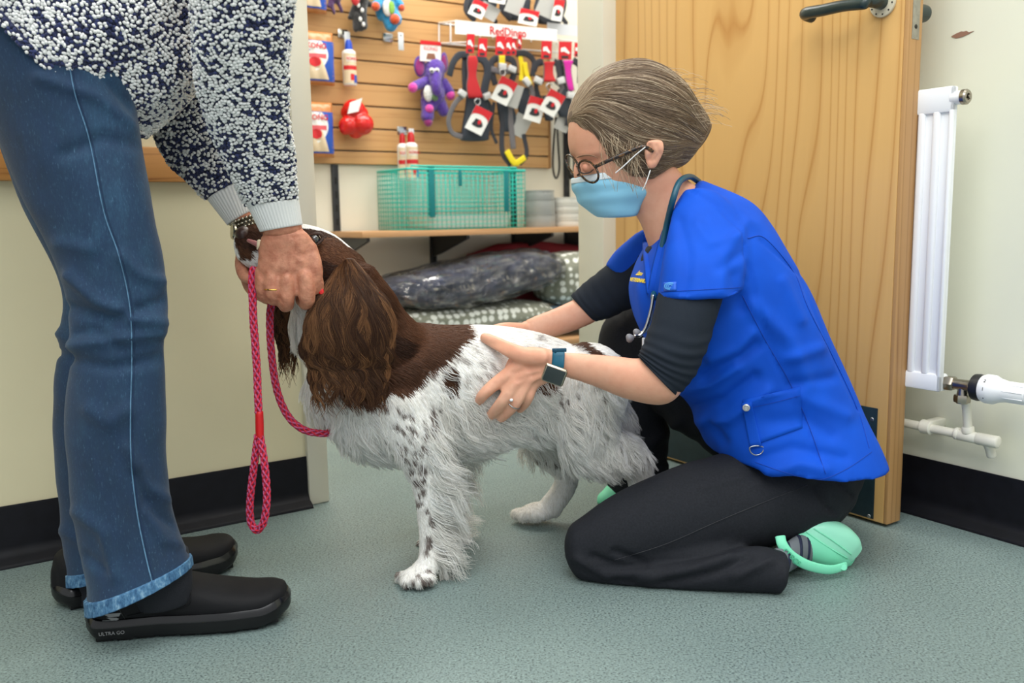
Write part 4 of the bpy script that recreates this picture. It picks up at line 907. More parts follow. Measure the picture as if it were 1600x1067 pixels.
def coat(p, spots=True):
    """the spaniel's markings, the same on both flanks; works on any points near the body"""
    q, l = mirror(p); x, y = project(q); wob = vnoise(q, 60, 3); xs_, ys_ = x + 1.5 * wob, y + 1.5 * vnoise(q, 90, 5); x = x + 5 * wob; y = y + 5 * vnoise(q, 60, 4)
    c = np.tile(WHITE, (len(p), 1)) * (1 - .05 * (vnoise(q, 25, 8) > .3)[:, None])
    dark = in_poly(x, y, SADDLE) | in_poly(x, y, BACK)
    tick = np.zeros(len(p))
    for sx_, sy_, rx, ry in (SPOTS if spots else ()):
        e = ((xs_ - sx_) / rx) ** 2 + ((ys_ - sy_) / ry) ** 2
        if rx > 9: dark |= e < 1
        else: tick = np.maximum(tick, np.clip(1.6 - e, 0, 1) * (1.0 if (sx_ < 692 or sx_ > 860) and sy_ > 610 else .6))
    head = (y < 470) & (x < 575) & (x > 370)
    throat = ((x < 490) & (y > 438) & (x - 470 < (y - 450) * .3)) | ((x < 412) & (y > 388)) 
    blaze = (np.abs(l + .03) < 0.014) & (y < 382) & (x > 455) & (x < 560)
    lip = (x < 396) & (y > 376) & (y < 400)
    dark = np.where(head, (~throat & ~blaze) | lip, dark & ~((x < 486) & (y > 452)))
    br = BROWN * (1 + .28 * vnoise(q, 30, 6))[:, None]; br = np.where((vnoise(q, 45, 7) > .55)[:, None], BROWN2, br)
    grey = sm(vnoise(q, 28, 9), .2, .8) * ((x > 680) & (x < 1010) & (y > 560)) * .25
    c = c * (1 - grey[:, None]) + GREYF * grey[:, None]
    c = c * (1 - .82 * tick[:, None]) + (BROWN2 * 1.2) * .82 * tick[:, None]
    return np.where(dark[:, None], br, c)
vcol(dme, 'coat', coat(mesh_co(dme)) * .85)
def attr_mat(name, rough=.6, spec=.3, bump=None, sheen=0):
    m = bpy.data.materials.new(name); m.use_nodes = True; t = NT(m); a = t.new('ShaderNodeAttribute'); a.attribute_name = 'coat'
    t.link(a.outputs['Color'], t.bsdf.inputs['Base Color']); t.bsdf.inputs['Roughness'].default_value = rough; t.bsdf.inputs['Specular IOR Level'].default_value = spec
    if bump: t.bump(t.noise(bump[0], t.coords(), 3), bump[1], bump[2])
    return m
coat_skin = attr_mat('coat_skin', .8, .2)
def hair_mat(name, rough, spec, trans):
    m = attr_mat(name, rough, spec); t = NT(m); a = [n for n in t.n if n.type == 'ATTRIBUTE'][0]
    tl = t.new('ShaderNodeBsdfTranslucent'); mx = t.new('ShaderNodeMixShader'); mx.inputs[0].default_value = trans; t.link(a.outputs['Color'], tl.inputs[0])
    t.link(t.bsdf.outputs[0], mx.inputs[1]); t.link(tl.outputs[0], mx.inputs[2]); t.link(mx.outputs[0], t.n['Material Output'].inputs['Surface']); return m
coat_hair = hair_mat('coat_hair', .5, .35, .5)
dme.materials.append(coat_skin)

def sample(me, n, wfn=None, seed=0):
    r = np.random.default_rng(seed); me.calc_loop_triangles(); nt = len(me.loop_triangles)
    t = np.empty(nt * 3, np.int32); me.loop_triangles.foreach_get('vertices', t); t = t.reshape(-1, 3)
    co, no = mesh_co(me), mesh_no(me); a, b, c = co[t[:, 0]], co[t[:, 1]], co[t[:, 2]]
    ar = np.linalg.norm(np.cross(b - a, c - a), axis=1)
    if wfn is not None: ar = ar * wfn((a + b + c) / 3, (no[t[:, 0]] + no[t[:, 1]] + no[t[:, 2]]) / 3)
    i = r.choice(nt, n, p=ar / ar.sum()); u, w_ = r.random(n), r.random(n); m = u + w_ > 1; u[m] = 1 - u[m]; w_[m] = 1 - w_[m]
    bc = np.column_stack([1 - u - w_, u, w_])
    p = np.einsum('nk,nkd->nd', bc, co[t[i]]); q = np.einsum('nk,nkd->nd', bc, no[t[i]]); q /= np.linalg.norm(q, axis=1)[:, None] + 1e-9
    return p, q
def flow(p):
    q, l = mirror(p); x, y = project(q); n = len(p)
    wb, wd = np.full(n, .9), np.full(n, .25)                           # along the body, downward
    side = sm(y, 520, 640); wd = wd + .75 * side; wb = wb - .25 * side
    leg = (y > 715); wb = np.where(leg, .22, wb); wd = np.where(leg, 1, wd)
    chest = (x < 580) & (y > 480); wb = np.where(chest, .3, wb); wd = np.where(chest, 1, wd)
    nk = (x < 640) & (y < 520) & (x > 500); wb = np.where(nk, .75, wb); wd = np.where(nk, .75, wd)
    head = (x < 575) & (y < 470); wb = np.where(head, 1, wb); wd = np.where(head, .35, wd)
    th = (x > 880) & (y > 560); wb = np.where(th, .45, wb); wd = np.where(th, 1, wd)
    d = DAX[None] * wb[:, None] - Z[None] * wd[:, None]
    d += .16 * np.column_stack([vnoise(q, 22, 20), vnoise(q, 22, 21), vnoise(q, 22, 22)])
    return d
def strands(p, nv, d, L, k, lift, droop, amp, freq, r0, seed, taper=.25, clump=18):
    r = np.random.default_rng(seed); n = len(p)
    d = d - (d * nv).sum(1)[:, None] * nv; d /= np.linalg.norm(d, axis=1)[:, None] + 1e-9
    side = np.cross(nv, d); t = np.linspace(0, 1, k)[None, :, None]
    L = np.broadcast_to(L, (n,))[:, None, None]
    ph = (vnoise(p, clump, 31) * 4 + r.normal(0, .35, n))[:, None, None]; lf = (lift * r.uniform(.5, 1.5, n))[:, None, None]
    dd = d + side * (r.normal(0, .12, n) + .25 * vnoise(p, clump * 2, 33))[:, None]
    q = p[:, None, :] + dd[:, None, :] * (L * t) + nv[:, None, :] * (L * lf * t * (1 - .5 * t)) - Z * (L * droop * t * t)
    q = q + side[:, None, :] * (amp * L * np.sin(6.283 * freq * t + ph) * t) + nv[:, None, :] * (.5 * amp * L * np.cos(6.283 * freq * t * .9 + ph * 1.7) * t)
    q[:, :, 2] = np.maximum(q[:, :, 2], 0.001)
    rad = r0 * (1 - (1 - taper) * np.linspace(0, 1, k)[None, :] ** 1.5) * r.uniform(.7, 1.2, n)[:, None]
    return q, rad
def tone(c, seed, a=.16):
    r = np.random.default_rng(seed); return np.clip(c * (1 + r.normal(0, a, len(c)))[:, None], 0, .96)
near = lambda p, nv: np.where((nv @ np.array([0, -1.0, 0.0]) > -.35), 1.0, .18)
p, nv = sample(dme, 85000, near, 1)
x, y = project(p)
Ls = np.full(len(p), .0125); Ls[(y > 730)] = .0085; Ls[(x < 545) & (y < 440)] = .0055; Ls[(x > 480) & (x < 640) & (y > 440) & (y < 600)] = .02; Ls[(y > 640) & (y < 720) & (x > 690)] = .02; Ls[(x < 560) & (y > 560) & (y < 730)] = .022
keep = ~((x < 470) & (y < 445)) | (np.random.default_rng(3).random(len(p)) < .6); keep &= ~((((x - 492) / 11) ** 2 + ((y - 374) / 9) ** 2 < 1) & (nv[:, 1] < .3))
p, nv, Ls = p[keep], nv[keep], Ls[keep]
q, rad = strands(p, nv, flow(p), Ls * np.random.default_rng(4).uniform(.7, 1.25, len(p)), 5, .14, .08, .05, .8, .00066, 2)
hair_curves('fur', q, rad, coat_hair, dog, tone(coat(p), 1, .12))
# long feathering: chest, belly, backs of the legs, breeches
def feather_w(c, nv):
    q, l = mirror(c); x, y = project(q); jr = np.random.default_rng(12); x = x + jr.normal(0, 14, len(x)); y = y + jr.normal(0, 14, len(x)); w_ = np.zeros(len(c))
    w_ += 1.3 * ((x < 590) & (y > 480) & (y < 735) & (nv @ DAX < .35) & ((x < 540) | (y > 655)))
    w_ += .7 * ((x >= 560) & (x < 625) & (y > 682) & (y < 735))
    w_ += 1.9 * ((y > 632) & (x > 688) & (x < 935) & (y < 720))
    w_ += 4.2 * ((x > 655) & (x < 725) & (y > 690) & (y < 865) & (nv[:, 0] > .25))
    w_ += 1.1 * ((x > 860) & (y > 660) & (y < 735)) + 1.4 * ((x > 945) & (y > 585) & (y < 740) & (nv[:, 0] > .0))
    w_ += .55 * ((x > 690) & (x < 860) & (y > 590) & (y < 650))
    return w_ * near(c, nv)
def clump(q, p, ng, amt, seed):
    """gather strands into locks around a few guide strands"""
    r = np.random.default_rng(seed); gi = r.choice(len(p), ng, replace=False); own = np.empty(len(p), int)
    for a in range(0, len(p), 4000): own[a:a + 4000] = np.argmin(((p[a:a + 4000, None, :] - p[gi][None]) ** 2).sum(2), 1)
    g = q[gi][own]; s = np.linspace(0, 1, q.shape[1])[None, :, None]; far = np.linalg.norm(p - p[gi][own], axis=1)[:, None, None]
    return q + (g - q) * (amt * sm(s, .05, .9)) * (far < .03)
p, nv = sample(dme, 24000, feather_w, 7); q_, l = mirror(p); x, y = project(q_)
jr = np.random.default_rng(13); x = x + jr.normal(0, 10, len(x)); y = y + jr.normal(0, 10, len(x)); Lf = np.full(len(p), .04); Lf[(y > 632) & (x > 690) & (x < 935)] = .062; leg_ = (x > 650) & (x < 732) & (y > 695) & (nv[:, 0] > .2); Lf[leg_] = .078; Lf[(x > 870) & (y > 640)] = .044; Lf[(x > 690) & (x < 860) & (y < 632)] = .03; Lf[x < 560] = .042
fd = flow(p); fd[leg_] = DAX * 1.0 - Z * .8; br_ = (x > 930) & (y > 590); fd[br_] = DAX * .5 - Z * .9; bl_ = (x > 690) & (x < 900) & (y > 620); fd[bl_] = DAX * .75 - Z * .75
q, rad = strands(p, nv, fd, Lf * np.random.default_rng(6).uniform(.7, 1.15, len(p)), 12, .26, .14, .11, 1.3, .0006, 8, .25, 30)
q = clump(q, p, 1500, .55, 9); q[:, :, 2] = np.maximum(q[:, :, 2], .001)
hair_curves('feathering', q, rad, coat_hair, dog, tone(coat(p, False), 2, .1))

# ears: leather flap with long waved hair
def ear(rows, d0, k, seed, n_str, shade=1.0):
    rr = [S(xl, y, xr, y, d0 + dd, k, 0, (0, 1, 0)) for y, xl, xr, dd in rows]
    mb = MB(); loft(mb, rr, 24, 5, .6, .6); e = mb.build('ear', mat('ear_leather', (74, 47, 34), .7), dog, True)
    R = catmull(np.array(rr), 12); r = np.random.default_rng(seed); n = n_str; k_ = 14
    lo, hi = (np.pi * 1.0, np.pi * 2.0) if seed < 50 else (0, 2 * np.pi)
    M_ = 60; lc = r.uniform(lo, hi, M_); lp = r.uniform(0, 6.28, M_); lfq = r.uniform(.8, 1.7, M_); lo_ = r.normal(.05, .06, M_); lam = r.uniform(.05, .14, M_); ltn = r.uniform(0, 1, M_)
    th = r.uniform(lo, hi, n); t0 = r.beta(1.0, 1.3, n) * .92; ln = r.uniform(.28, .6, n)
    li = np.argmin(np.abs(th[:, None] - lc[None, :]) + r.normal(0, .06, (n, M_)), 1)
    tt = t0[:, None] + ln[:, None] * np.linspace(0, 1, k_)[None, :]
    m = len(R) - 1; ii = np.clip(tt * m, 0, m); i0 = np.minimum(ii.astype(int), m - 1); f = (ii - i0)[:, :, None]
    Rt = R[i0] * (1 - f) + R[i0 + 1] * f
    s = np.linspace(0, 1, k_)[None, :]
    wave = np.sin(6.283 * (lfq[li][:, None] * tt * 1.8) + lp[li][:, None])
    th_ = th[:, None] + (lc[li] - th)[:, None] * s * .45 + lam[li][:, None] * wave * sm(s, 0, .4) + r.normal(0, .03, n)[:, None] * s
    out = 1 + lo_[li][:, None] * np.sin(s * 2.2) + (.10 * r.random(n))[:, None] * s + .05 * np.cos(6.283 * (lfq[li][:, None] * tt * 1.8) + lp[li][:, None]) * s
    q = Rt[:, :, :3] + out[:, :, None] * (Rt[:, :, 3:6] * np.cos(th_)[:, :, None]) + (out * 1.15)[:, :, None] * Rt[:, :, 6:9] * np.sin(th_)[:, :, None]
    over = np.clip(tt - 1, 0, 1)[:, :, None]; q = q - Z * over * .15
    q = q + np.array([1.0, 0, 0]) * (.0045 * wave * s)[:, :, None]
    g = ltn[li]
    rad = .00075 * (1 - .75 * s ** 1.5) * r.uniform(.7, 1.2, n)[:, None]
    c0, c1 = np.array(lin((72, 46, 32))), np.array(lin((166, 118, 78)))
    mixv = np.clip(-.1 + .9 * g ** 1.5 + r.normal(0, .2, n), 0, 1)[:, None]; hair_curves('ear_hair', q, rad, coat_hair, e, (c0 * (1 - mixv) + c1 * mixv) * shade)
    return e
ear([(404, 532, 552, 0.034), (428, 522, 570, 0.013), (462, 503, 594, -.008), (500, 489, 603, -.016), (540, 482, 606, -.016), (566, 488, 602, -.013), (578, 494, 596, -.011)], 1.402, .2, 11, 11000)
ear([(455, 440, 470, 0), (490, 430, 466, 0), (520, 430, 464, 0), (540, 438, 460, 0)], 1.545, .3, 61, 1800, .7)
# eye, nose, tooth, lip
bk_ = mat('dog_eye', (22, 14, 10), .05, spec=.9, coat=1)
def on_head(px, py, d): return P(px, py, d)
mb = MB(); ellipsoid(mb, P(491, 374, 1.416), (.0105, .0105, .0098)); ey = mb.build('eye', bk_, dog, True)
mb = MB(); c = P(491, 374, 1.4115); rod(mb, [c + np.array([.0125 * math.cos(a), .004 * math.cos(a) ** 2, .0085 * math.sin(a) + .003 * math.cos(a)]) for a in np.linspace(0, 2 * np.pi, 17)], .0026, 8, 2, d0=0, d1=0); mb.build('eyelid', mat('eyelid_brown', (62, 40, 30), .6), dog, True)
mb = MB(); ellipsoid(mb, P(381, 366, 1.445), (.013, .016, .013)); mb.build('nose', mat('dog_nose', (58, 36, 30), .35, bump=(500, .4, .0008)), dog, True)
mb = MB(); rod(mb, [P(405, 377, 1.408), P(404, 384, 1.405), P(402, 389, 1.404)], [.0035, .003, .0012], 8, 3); mb.build('tooth', mat('tooth', (232, 222, 190), .3), dog, True)
mb = MB(); rod(mb, [P(388, 376, 1.418), P(396, 379, 1.412), P(405, 384, 1.41), P(408, 396, 1.412)], [.003, .004, .005, .004], 8, 3); mb.build('gum', mat('gum', (170, 110, 108), .35), dog, True)

# ================================================================== THE KNEELING NURSE
def skin_mat(name, rgb, blotch, amt=.35, sc=55, bump=(420, .25, .0008)):
    m = bpy.data.materials.new(name); m.use_nodes = True; t = NT(m); v = t.coords()
    c = t.mix(t.ramp(t.noise(sc, v, 4, .6), [(.4, (0, 0, 0)), (.75, (amt,) * 3)]), lin(rgb), lin(blotch))
    c = t.mix(t.ramp(t.noise(9, v, 2), [(.35, (0, 0, 0)), (.7, (.5,) * 3)]), c, lin([min(255, x * y) for x, y in zip(rgb, (1.05, .93, .9))]))
    t.link(c, t.bsdf.inputs['Base Color']); t.bsdf.inputs['Roughness'].default_value = .48; t.bsdf.inputs['Specular IOR Level'].default_value = .4
    t.bsdf.inputs['Subsurface Weight'].default_value = .12; t.bsdf.inputs['Subsurface Radius'].default_value = (.006, .002, .001)
    if bump: t.bump(t.noise(bump[0], v, 3), bump[1], bump[2])
    return m
def prod(mb, pts, n=14, sub=4, d0=.9, d1=.9, flat=1.0):
    return rod(mb, [P(x, y, d) for x, y, d, r in pts], [r * d / F_PX for x, y, d, r in pts], n, sub, d0=d0, d1=d1, flat=flat)
def seg_dist(x, y, pl):
    best = np.full(len(x), 1e9)
    for (x0, y0), (x1, y1) in zip(pl[:-1], pl[1:]):
        dx, dy = x1 - x0, y1 - y0; t = np.clip(((x - x0) * dx + (y - y0) * dy) / (dx * dx + dy * dy), 0, 1); best = np.minimum(best, np.hypot(x - x0 - t * dx, y - y0 - t * dy))
    return best
def folds(me, lst, ny=.2, dmax=9.0):
    """cloth folds: ridges (amp > 0) and creases (amp < 0), in mm, of a given width"""
    v, n = mesh_co(me), mesh_no(me); x, y = project(v); wgt = sm(-n[:, 1], -ny, .35) * (v[:, 1] < dmax)
    o = np.zeros(len(v))
    for pl, wd, amp in lst: o += amp * .001 * np.exp(-(seg_dist(x, y, pl) / wd) ** 2)
    set_co(me, v + n * (o * wgt)[:, None])
def clamp_floor(me, z=.003):
    v = mesh_co(me); v[:, 2] = np.maximum(v[:, 2], z); set_co(me, v)
skin = skin_mat('fair_skin', (222, 170, 142), (198, 128, 104))
FY = (-.22, .97, 0)
HD = 1.56
mb = MB()
loft(mb, [S(943, 332, 985, 326, HD - .005, .62, 0, FY), S(924, 322, 1008, 306, HD, .7, 0, FY), S(912, 300, 1026, 282, HD, .72, 0, FY), S(905, 276, 1046, 254, HD, .73, 0, FY), S(900, 256, 1060, 230, HD, .74, 0, FY),
          S(891, 234, 1069, 204, HD, .76, 0, FY), S(889, 207, 1073, 174, HD, .78, 0, FY), S(895, 177, 1066, 148, HD, .79, 0, FY), S(916, 146, 1040, 124, HD, .76, 0, FY)], 36, 4, .6, .75)
prod(mb, [(906, 250, HD - .012, 7.5), (903, 264, HD - .013, 7.5), (903, 276, HD - .013, 8)])
loft(mb, [S(978, 316, 1052, 258, HD, .78, 0, FY), S(1000, 348, 1078, 284, HD + .005, .8), S(1016, 392, 1130, 318, HD + .01, 1.0)], 28, 4, .4, .4)
# shoulders and trunk under the tunic
loft(mb, [S(1030, 350, 1100, 315, 1.57, 1.2), S(1030, 405, 1145, 370, 1.575, 1.2), S(1025, 455, 1195, 435, 1.575, 1.0), S(1030, 540, 1262, 525, 1.57, 1.05), S(1085, 610, 1295, 600, 1.57, 1.1), S(1130, 670, 1320, 690, 1.57, 1.15)], 28, 3, .4, .6)
near_arm = [S(1080, 380, 1125, 385, 1.49, .5), S(1066, 430, 1108, 432, 1.44, .5), S(1038, 500, 1088, 510, 1.40, .7), S(1010, 548, 1076, 590, 1.385, .85), S(1004, 560, 1042, 631, 1.387, .85),
            S(968, 557, 984, 625, 1.40, .85), S(925, 553, 934, 606, 1.415, .8), S(888, 550, 892, 592, 1.425, .7), S(862, 549, 866, 587, 1.432, .62)]
loft(mb, near_arm, 24, 4, .4, .4)
far_arm = [S(990, 400, 1015, 432, 1.72, .9), S(950, 432, 978, 472, 1.735, .85), S(906, 462, 930, 503, 1.725, .85), S(870, 480, 886, 521, 1.71, .85), S(836, 493, 850, 530, 1.695, .7), S(822, 499, 834, 533, 1.69, .6)]
loft(mb, far_arm, 20, 4, .4, .4)
body = remesh(mb, .0055, 5)
# face detail: eye socket, cheek
folds(body, [([(900, 246), (912, 262)], 7, -3.0), ([(915, 256), (935, 252)], 7, -4), ([(905, 243), (940, 238)], 5, 2.2), ([(930, 285), (960, 280)], 14, 2.5)], .5)
hb = MB()
loft(hb, [S(870, 549, 874, 588, 1.432, .62), S(848, 543, 856, 598, 1.434, .5), S(822, 542, 836, 607, 1.437, .44), S(800, 552, 818, 612, 1.440, .42), S(789, 571, 806, 610, 1.444, .42)], 24, 5, .5, .6)
prod(hb, [(846, 558, 1.427, 15), (818, 556, 1.424, 14.5), (795, 546, 1.424, 12), (777, 537, 1.43, 10.5), (763, 530, 1.437, 9.2), (757, 527.5, 1.441, 8)])
prod(hb, [(812, 572, 1.430, 13), (791, 588, 1.426, 12.5), (771, 602, 1.423, 10.6), (756, 616, 1.432, 9.6), (746, 629, 1.445, 7.8)])
prod(hb, [(820, 584, 1.428, 13), (803, 601, 1.422, 12.3), (789, 622, 1.414, 10.6), (776, 639, 1.423, 9.6), (765, 651, 1.438, 7.8)])
prod(hb, [(828, 590, 1.432, 12), (817, 606, 1.426, 11.5), (807, 627, 1.419, 10.2), (795, 642, 1.426, 9.2), (783, 654, 1.438, 7.4)])
prod(hb, [(838, 592, 1.438, 11), (830, 606, 1.434, 10), (826, 620, 1.43, 8.8), (820, 631, 1.437, 8), (812, 640, 1.447, 6.6)])
for a, b in (((842, 580), (800, 590)), ((846, 588), (812, 602))): prod(hb, [(*a, 1.422, 3.5), (*b, 1.421, 5)])
hand1 = remesh(hb, .0028, 4, .45)
v = mesh_co(hand1); x, y = project(v)                            # press the hand onto the dog's flank
dl_ = .030 * sm(-x, -878, -785) + .022 * sm(-y, -562, -535) * sm(-x, -815, -765) - .016 * np.exp(-((x - 750) ** 2 + (y - 622) ** 2) / 450)
set_co(hand1, CAM + (v - CAM) * (1 + dl_ / v[:, 1])[:, None])
folds(hand1, [([(772, 598), (768, 606)], 2.5, -1.0), ([(790, 618), (786, 624)], 2.5, -1), ([(835, 575), (800, 583)], 3, -1.2), ([(838, 584), (808, 595)], 3, -1.2), ([(797, 542), (790, 550)], 2.5, -.8), ([(793, 586), (789, 592)], 5, 1.2), ([(805, 599), (801, 604)], 5, 1.2)])
hb = MB()                                                       # the other hand, round the far side of the dog
loft(hb, [S(832, 497, 842, 533, 1.69, .6), S(812, 505, 822, 552, 1.69, .45), S(790, 520, 800, 566, 1.685, .42), S(776, 535, 786, 574, 1.68, .42)], 20, 4, .5, .6)
for k, (x, y) in enumerate(((775, 540), (779, 552), (785, 564), (792, 572))): prod(hb, [(x + 12, y, 1.685, 11), (x - 8, y + 14, 1.685, 10), (x - 20, y + 30, 1.675, 9), (x - 28, y + 42, 1.665, 7.5)])
prod(hb, [(815, 516, 1.68, 12), (790, 514, 1.668, 11), (772, 516, 1.655, 9)])
hand2 = remesh(hb, .0032, 4, .45)
j = join_meshes([body, hand1, hand2])
nurse = j.build('person', skin, None)
tag(nurse, 'person in a blue tunic and face mask kneeling with both hands on the dog', 'person')

# --- trousers
trouser = mat('black_twill', (31, 33, 39), .8, spec=.25, bump=(900, .35, .0006), var=(300, .2))
mb = MB()
loft(mb, [S(1280, 660, 1318, 790, 1.56, 1.2), S(1212, 688, 1292, 824, 1.51, .85), S(1115, 712, 1190, 853, 1.475, .8), S(1015, 748, 1076, 880, 1.455, .8), S(945, 783, 975, 897, 1.443, .8), S(902, 812, 912, 900, 1.44, .75)], 32, 4, .5, .75)
loft(mb, [S(905, 845, 905, 905, 1.435, .8), S(960, 862, 966, 920, 1.42, .9), S(1050, 864, 1050, 924, 1.40, .9), S(1130, 858, 1130, 924, 1.385, .9), S(1192, 856, 1196, 926, 1.378, .95), S(1230, 864, 1214, 929, 1.374, 1.0)], 28, 4, .7, .06)
ellipsoid(mb, P(1246, 706, 1.60), (.112, .17, .115))
prod(mb, [(1215, 690, 1.68, 78), (1085, 605, 1.76, 70), (1005, 540, 1.815, 58), (985, 522, 1.825, 52)], 24)
prod(mb, [(986, 528, 1.825, 52), (985, 600, 1.83, 54), (992, 690, 1.84, 52), (998, 762, 1.84, 50)], 24, d1=.1)
tme = remesh(mb, .006, 7)
folds(tme, [([(960, 862), (1010, 880), (1070, 872), (1150, 855)], 5, -6.8), ([(900, 872), (950, 900), (1010, 893)], 6, 6.8), ([(925, 868), (965, 884), (1010, 884)], 4, -6.8), ([(1000, 905), (1080, 890), (1140, 870)], 7, 6.8),
            ([(1040, 912), (1120, 893), (1170, 870)], 6, -6.8), ([(1150, 900), (1205, 875)], 7, 6.0), ([(960, 905), (1000, 915)], 8, -4.2), ([(1275, 757), (1290, 790), (1305, 800)], 4, -6.8), ([(1310, 752), (1332, 775)], 4, -6.0),
            ([(1040, 725), (1080, 722)], 6, 5.1), ([(945, 560), (965, 600), (960, 640)], 9, 5.1), ([(968, 490), (1000, 560)], 8, -5.1), ([(1010, 700), (1060, 660)], 10, 6.8), ([(1030, 730), (1090, 690)], 8, -6.8), ([(1200, 700), (1180, 740)], 7, -3.4), ([(1100, 760), (1160, 745)], 6, 2.5)], .3)
v = mesh_co(tme); n_ = mesh_no(tme); set_co(tme, v + n_ * (.0012 * vnoise(v, 55, 41))[:, None]); clamp_floor(tme)
tr_o = link_mesh('trousers', tme, trouser, nurse)
def on_near(me, pts, off=.001):
    """picture spots dropped onto the near face of a mesh"""
    from mathutils.bvhtree import BVHTree
    vs_ = [Vector(p) for p in mesh_co(me)]; tree = BVHTree.FromPolygons(vs_, [tuple(p.vertices) for p in me.polygons]); out = []
    for x, y in pts:
        r = nrm(ray(x, y)); h = tree.ray_cast(Vector(CAM), Vector(r)); out.append(None if h[0] is None else np.array(h[0]) - r * off)
    return [p for p in out if p is not None]
def dense(pl, n):
    pl = catmull(np.array(pl, float), max(1, n // (len(pl) - 1))); return pl
def seam(me, pl, rad, m, parent, name='seam', n=40, flat=.5, off=.0004):
    q = on_near(me, dense(pl, n), off)
    if len(q) < 3: return
    mb = MB(); rod(mb, q, rad, 6, 1, flat=flat); return mb.build(name, m, parent, True)
seam(tme, [(960, 875), (1040, 850), (1120, 815), (1200, 782), (1262, 758)], .0009, mat('black_thread', (44, 45, 50), .7), tr_o)
# --- long dark sleeves
jersey = mat('charcoal_jersey', (30, 37, 47), .85, spec=.25, bump=(800, .4, .0006))
def wr(a, b, k=.02): return lambda t, th: 1 + k * np.sin(a * t + 1.3 * np.sin(th) + .8 * np.sin(3 * th + 5 * t)) * sm(t, .25, .6) * (1 + .4 * np.sin(2 * th + 7 * t)) + .012 * np.sin(b * t + 2 * th)
mb = MB(); loft(mb, [S(1066, 395, 1140, 398, 1.47, .55), S(1033, 450, 1132, 450, 1.405, .74), S(1016, 508, 1113, 518, 1.385, .8), S(1004, 540, 1096, 565, 1.38, .82), S(999, 553, 1078, 597, 1.382, .84), S(997, 556, 1056, 618, 1.385, .9)], 48, 14, .3, .05, wr(75, 31, .022))
mb.build('sleeve', jersey, nurse, True)
mb = MB(); loft(mb, [S(985, 372, 1040, 440, 1.72, .9), S(962, 402, 1008, 470, 1.735, .88), S(930, 428, 972, 488, 1.735, .88), S(905, 449, 945, 499, 1.73, .9), S(892, 462, 928, 502, 1.727, .95)], 40, 12, .3, .05, wr(60, 23, .015))
mb.build('sleeve', jersey, nurse, True)
mb = MB(); loft(mb, [S(1006, 392, 1100, 330, HD + .008, .9), S(1000, 420, 1150, 345, HD + .008, 1.15), S(1005, 470, 1160, 420, HD + .008, 1.0)], 36, 5, .05, .2); mb.build('undershirt', jersey, nurse, True)
# --- tunic
blue = bpy.data.materials.new('royal_blue_poplin'); blue.use_nodes = True; t = NT(blue); vv = t.coords()
t.link(t.ramp(t.noise(14, vv, 3), [(.3, lin((0, 72, 186))), (.7, lin((0, 80, 202)))]), t.bsdf.inputs['Base Color']); t.bsdf.inputs['Roughness'].default_value = .75; t.bsdf.inputs['Specular IOR Level'].default_value = .25
t.bump(t.noise(1100, vv, 2), .25, .0004)
TD = 1.575
mb = MB()
loft(mb, [S(1020, 372, 1094, 282, TD, 1.05), S(1002, 402, 1160, 312, TD, 1.28), S(992, 425, 1196, 350, TD, 1.3), S(984, 452, 1226, 400, TD, 1.2), S(990, 492, 1262, 462, TD, 1.06), S(1012, 540, 1290, 525, TD, 1.0), S(1046, 590, 1314, 580, TD, 1.0),
          S(1078, 636, 1336, 632, TD, 1.06), S(1094, 672, 1354, 676, TD, 1.14), S(1104, 694, 1367, 712, TD, 1.2)], 72, 8, .03, .02, power=2.25)
loft(mb, [S(1068, 300, 1120, 300, 1.50, .9), S(1052, 326, 1160, 342, 1.480, .72), S(1044, 362, 1170, 380, 1.442, .66), S(1036, 412, 1167, 420, 1.413, .68), S(1029, 467, 1161, 459, 1.398, .74)], 56, 9, .3, .02, power=2.3)
loft(mb, [S(1020, 352, 1060, 332, 1.64, .9), S(992, 366, 1035, 400, 1.70, .85), S(964, 388, 1015, 436, 1.725, .85), S(946, 414, 990, 452, 1.735, .9)], 40, 8, .3, .02, power=2.3)
ume = remesh(mb, .005, 5, .5)
v = mesh_co(ume); n_ = mesh_no(ume); x, y = project(v)
flare = sm(y, 640, 740) * sm(-n_[:, 1], -.3, .3); set_co(ume, v + np.array([0, -1.0, 0]) * (.012 * flare)[:, None])
folds(ume, [([(1165, 380), (1180, 470), (1210, 560), (1250, 640), (1290, 745)], 3, -3.5), ([(1190, 375), (1250, 430), (1290, 530), (1340, 640)], 3, -3.2), ([(1060, 612), (1110, 600), (1150, 572)], 9, 9.6), ([(1070, 640), (1130, 628), (1180, 590)], 9, -9.6),
            ([(1085, 660), (1140, 655), (1200, 610)], 9, 9.6), ([(1110, 560), (1150, 545), (1175, 520)], 9, 8.0), ([(1100, 590), (1150, 565), (1185, 540)], 8, -8.0), ([(1180, 480), (1230, 530), (1260, 600)], 13, 8.0), ([(1230, 560), (1280, 545)], 9, 6.4), ([(1240, 600), (1300, 590)], 9, -6.4),
            ([(1200, 740), (1250, 725), (1290, 735)], 10, 6.4), ([(1190, 715), (1240, 700), (1320, 715)], 9, -5.6), ([(1130, 690), (1110, 660)], 8, -6.4), ([(1150, 430), (1160, 480)], 12, -8.0), ([(1200, 660), (1260, 655), (1300, 680)], 10, -4.8), ([(1250, 620), (1320, 650)], 12, 6.4), ([(1000, 440), (1010, 500)], 9, 6.4), ([(1225, 440), (1250, 500)], 9, 4.8), ([(1165, 350), (1130, 400), (1125, 455)], 10, 4.8), ([(1062, 345), (1075, 400), (1070, 455)], 10, -4.8), ([(1150, 372), (1110, 380), (1090, 350)], 8, 4.0), ([(1160, 395), (1125, 420)], 8, -4.0), ([(1078, 296), (1120, 322), (1152, 352), (1168, 390), (1166, 440)], 2.5, -2.6), ([(1095, 300), (1140, 318), (1180, 350)], 10, 3.2)], .3)
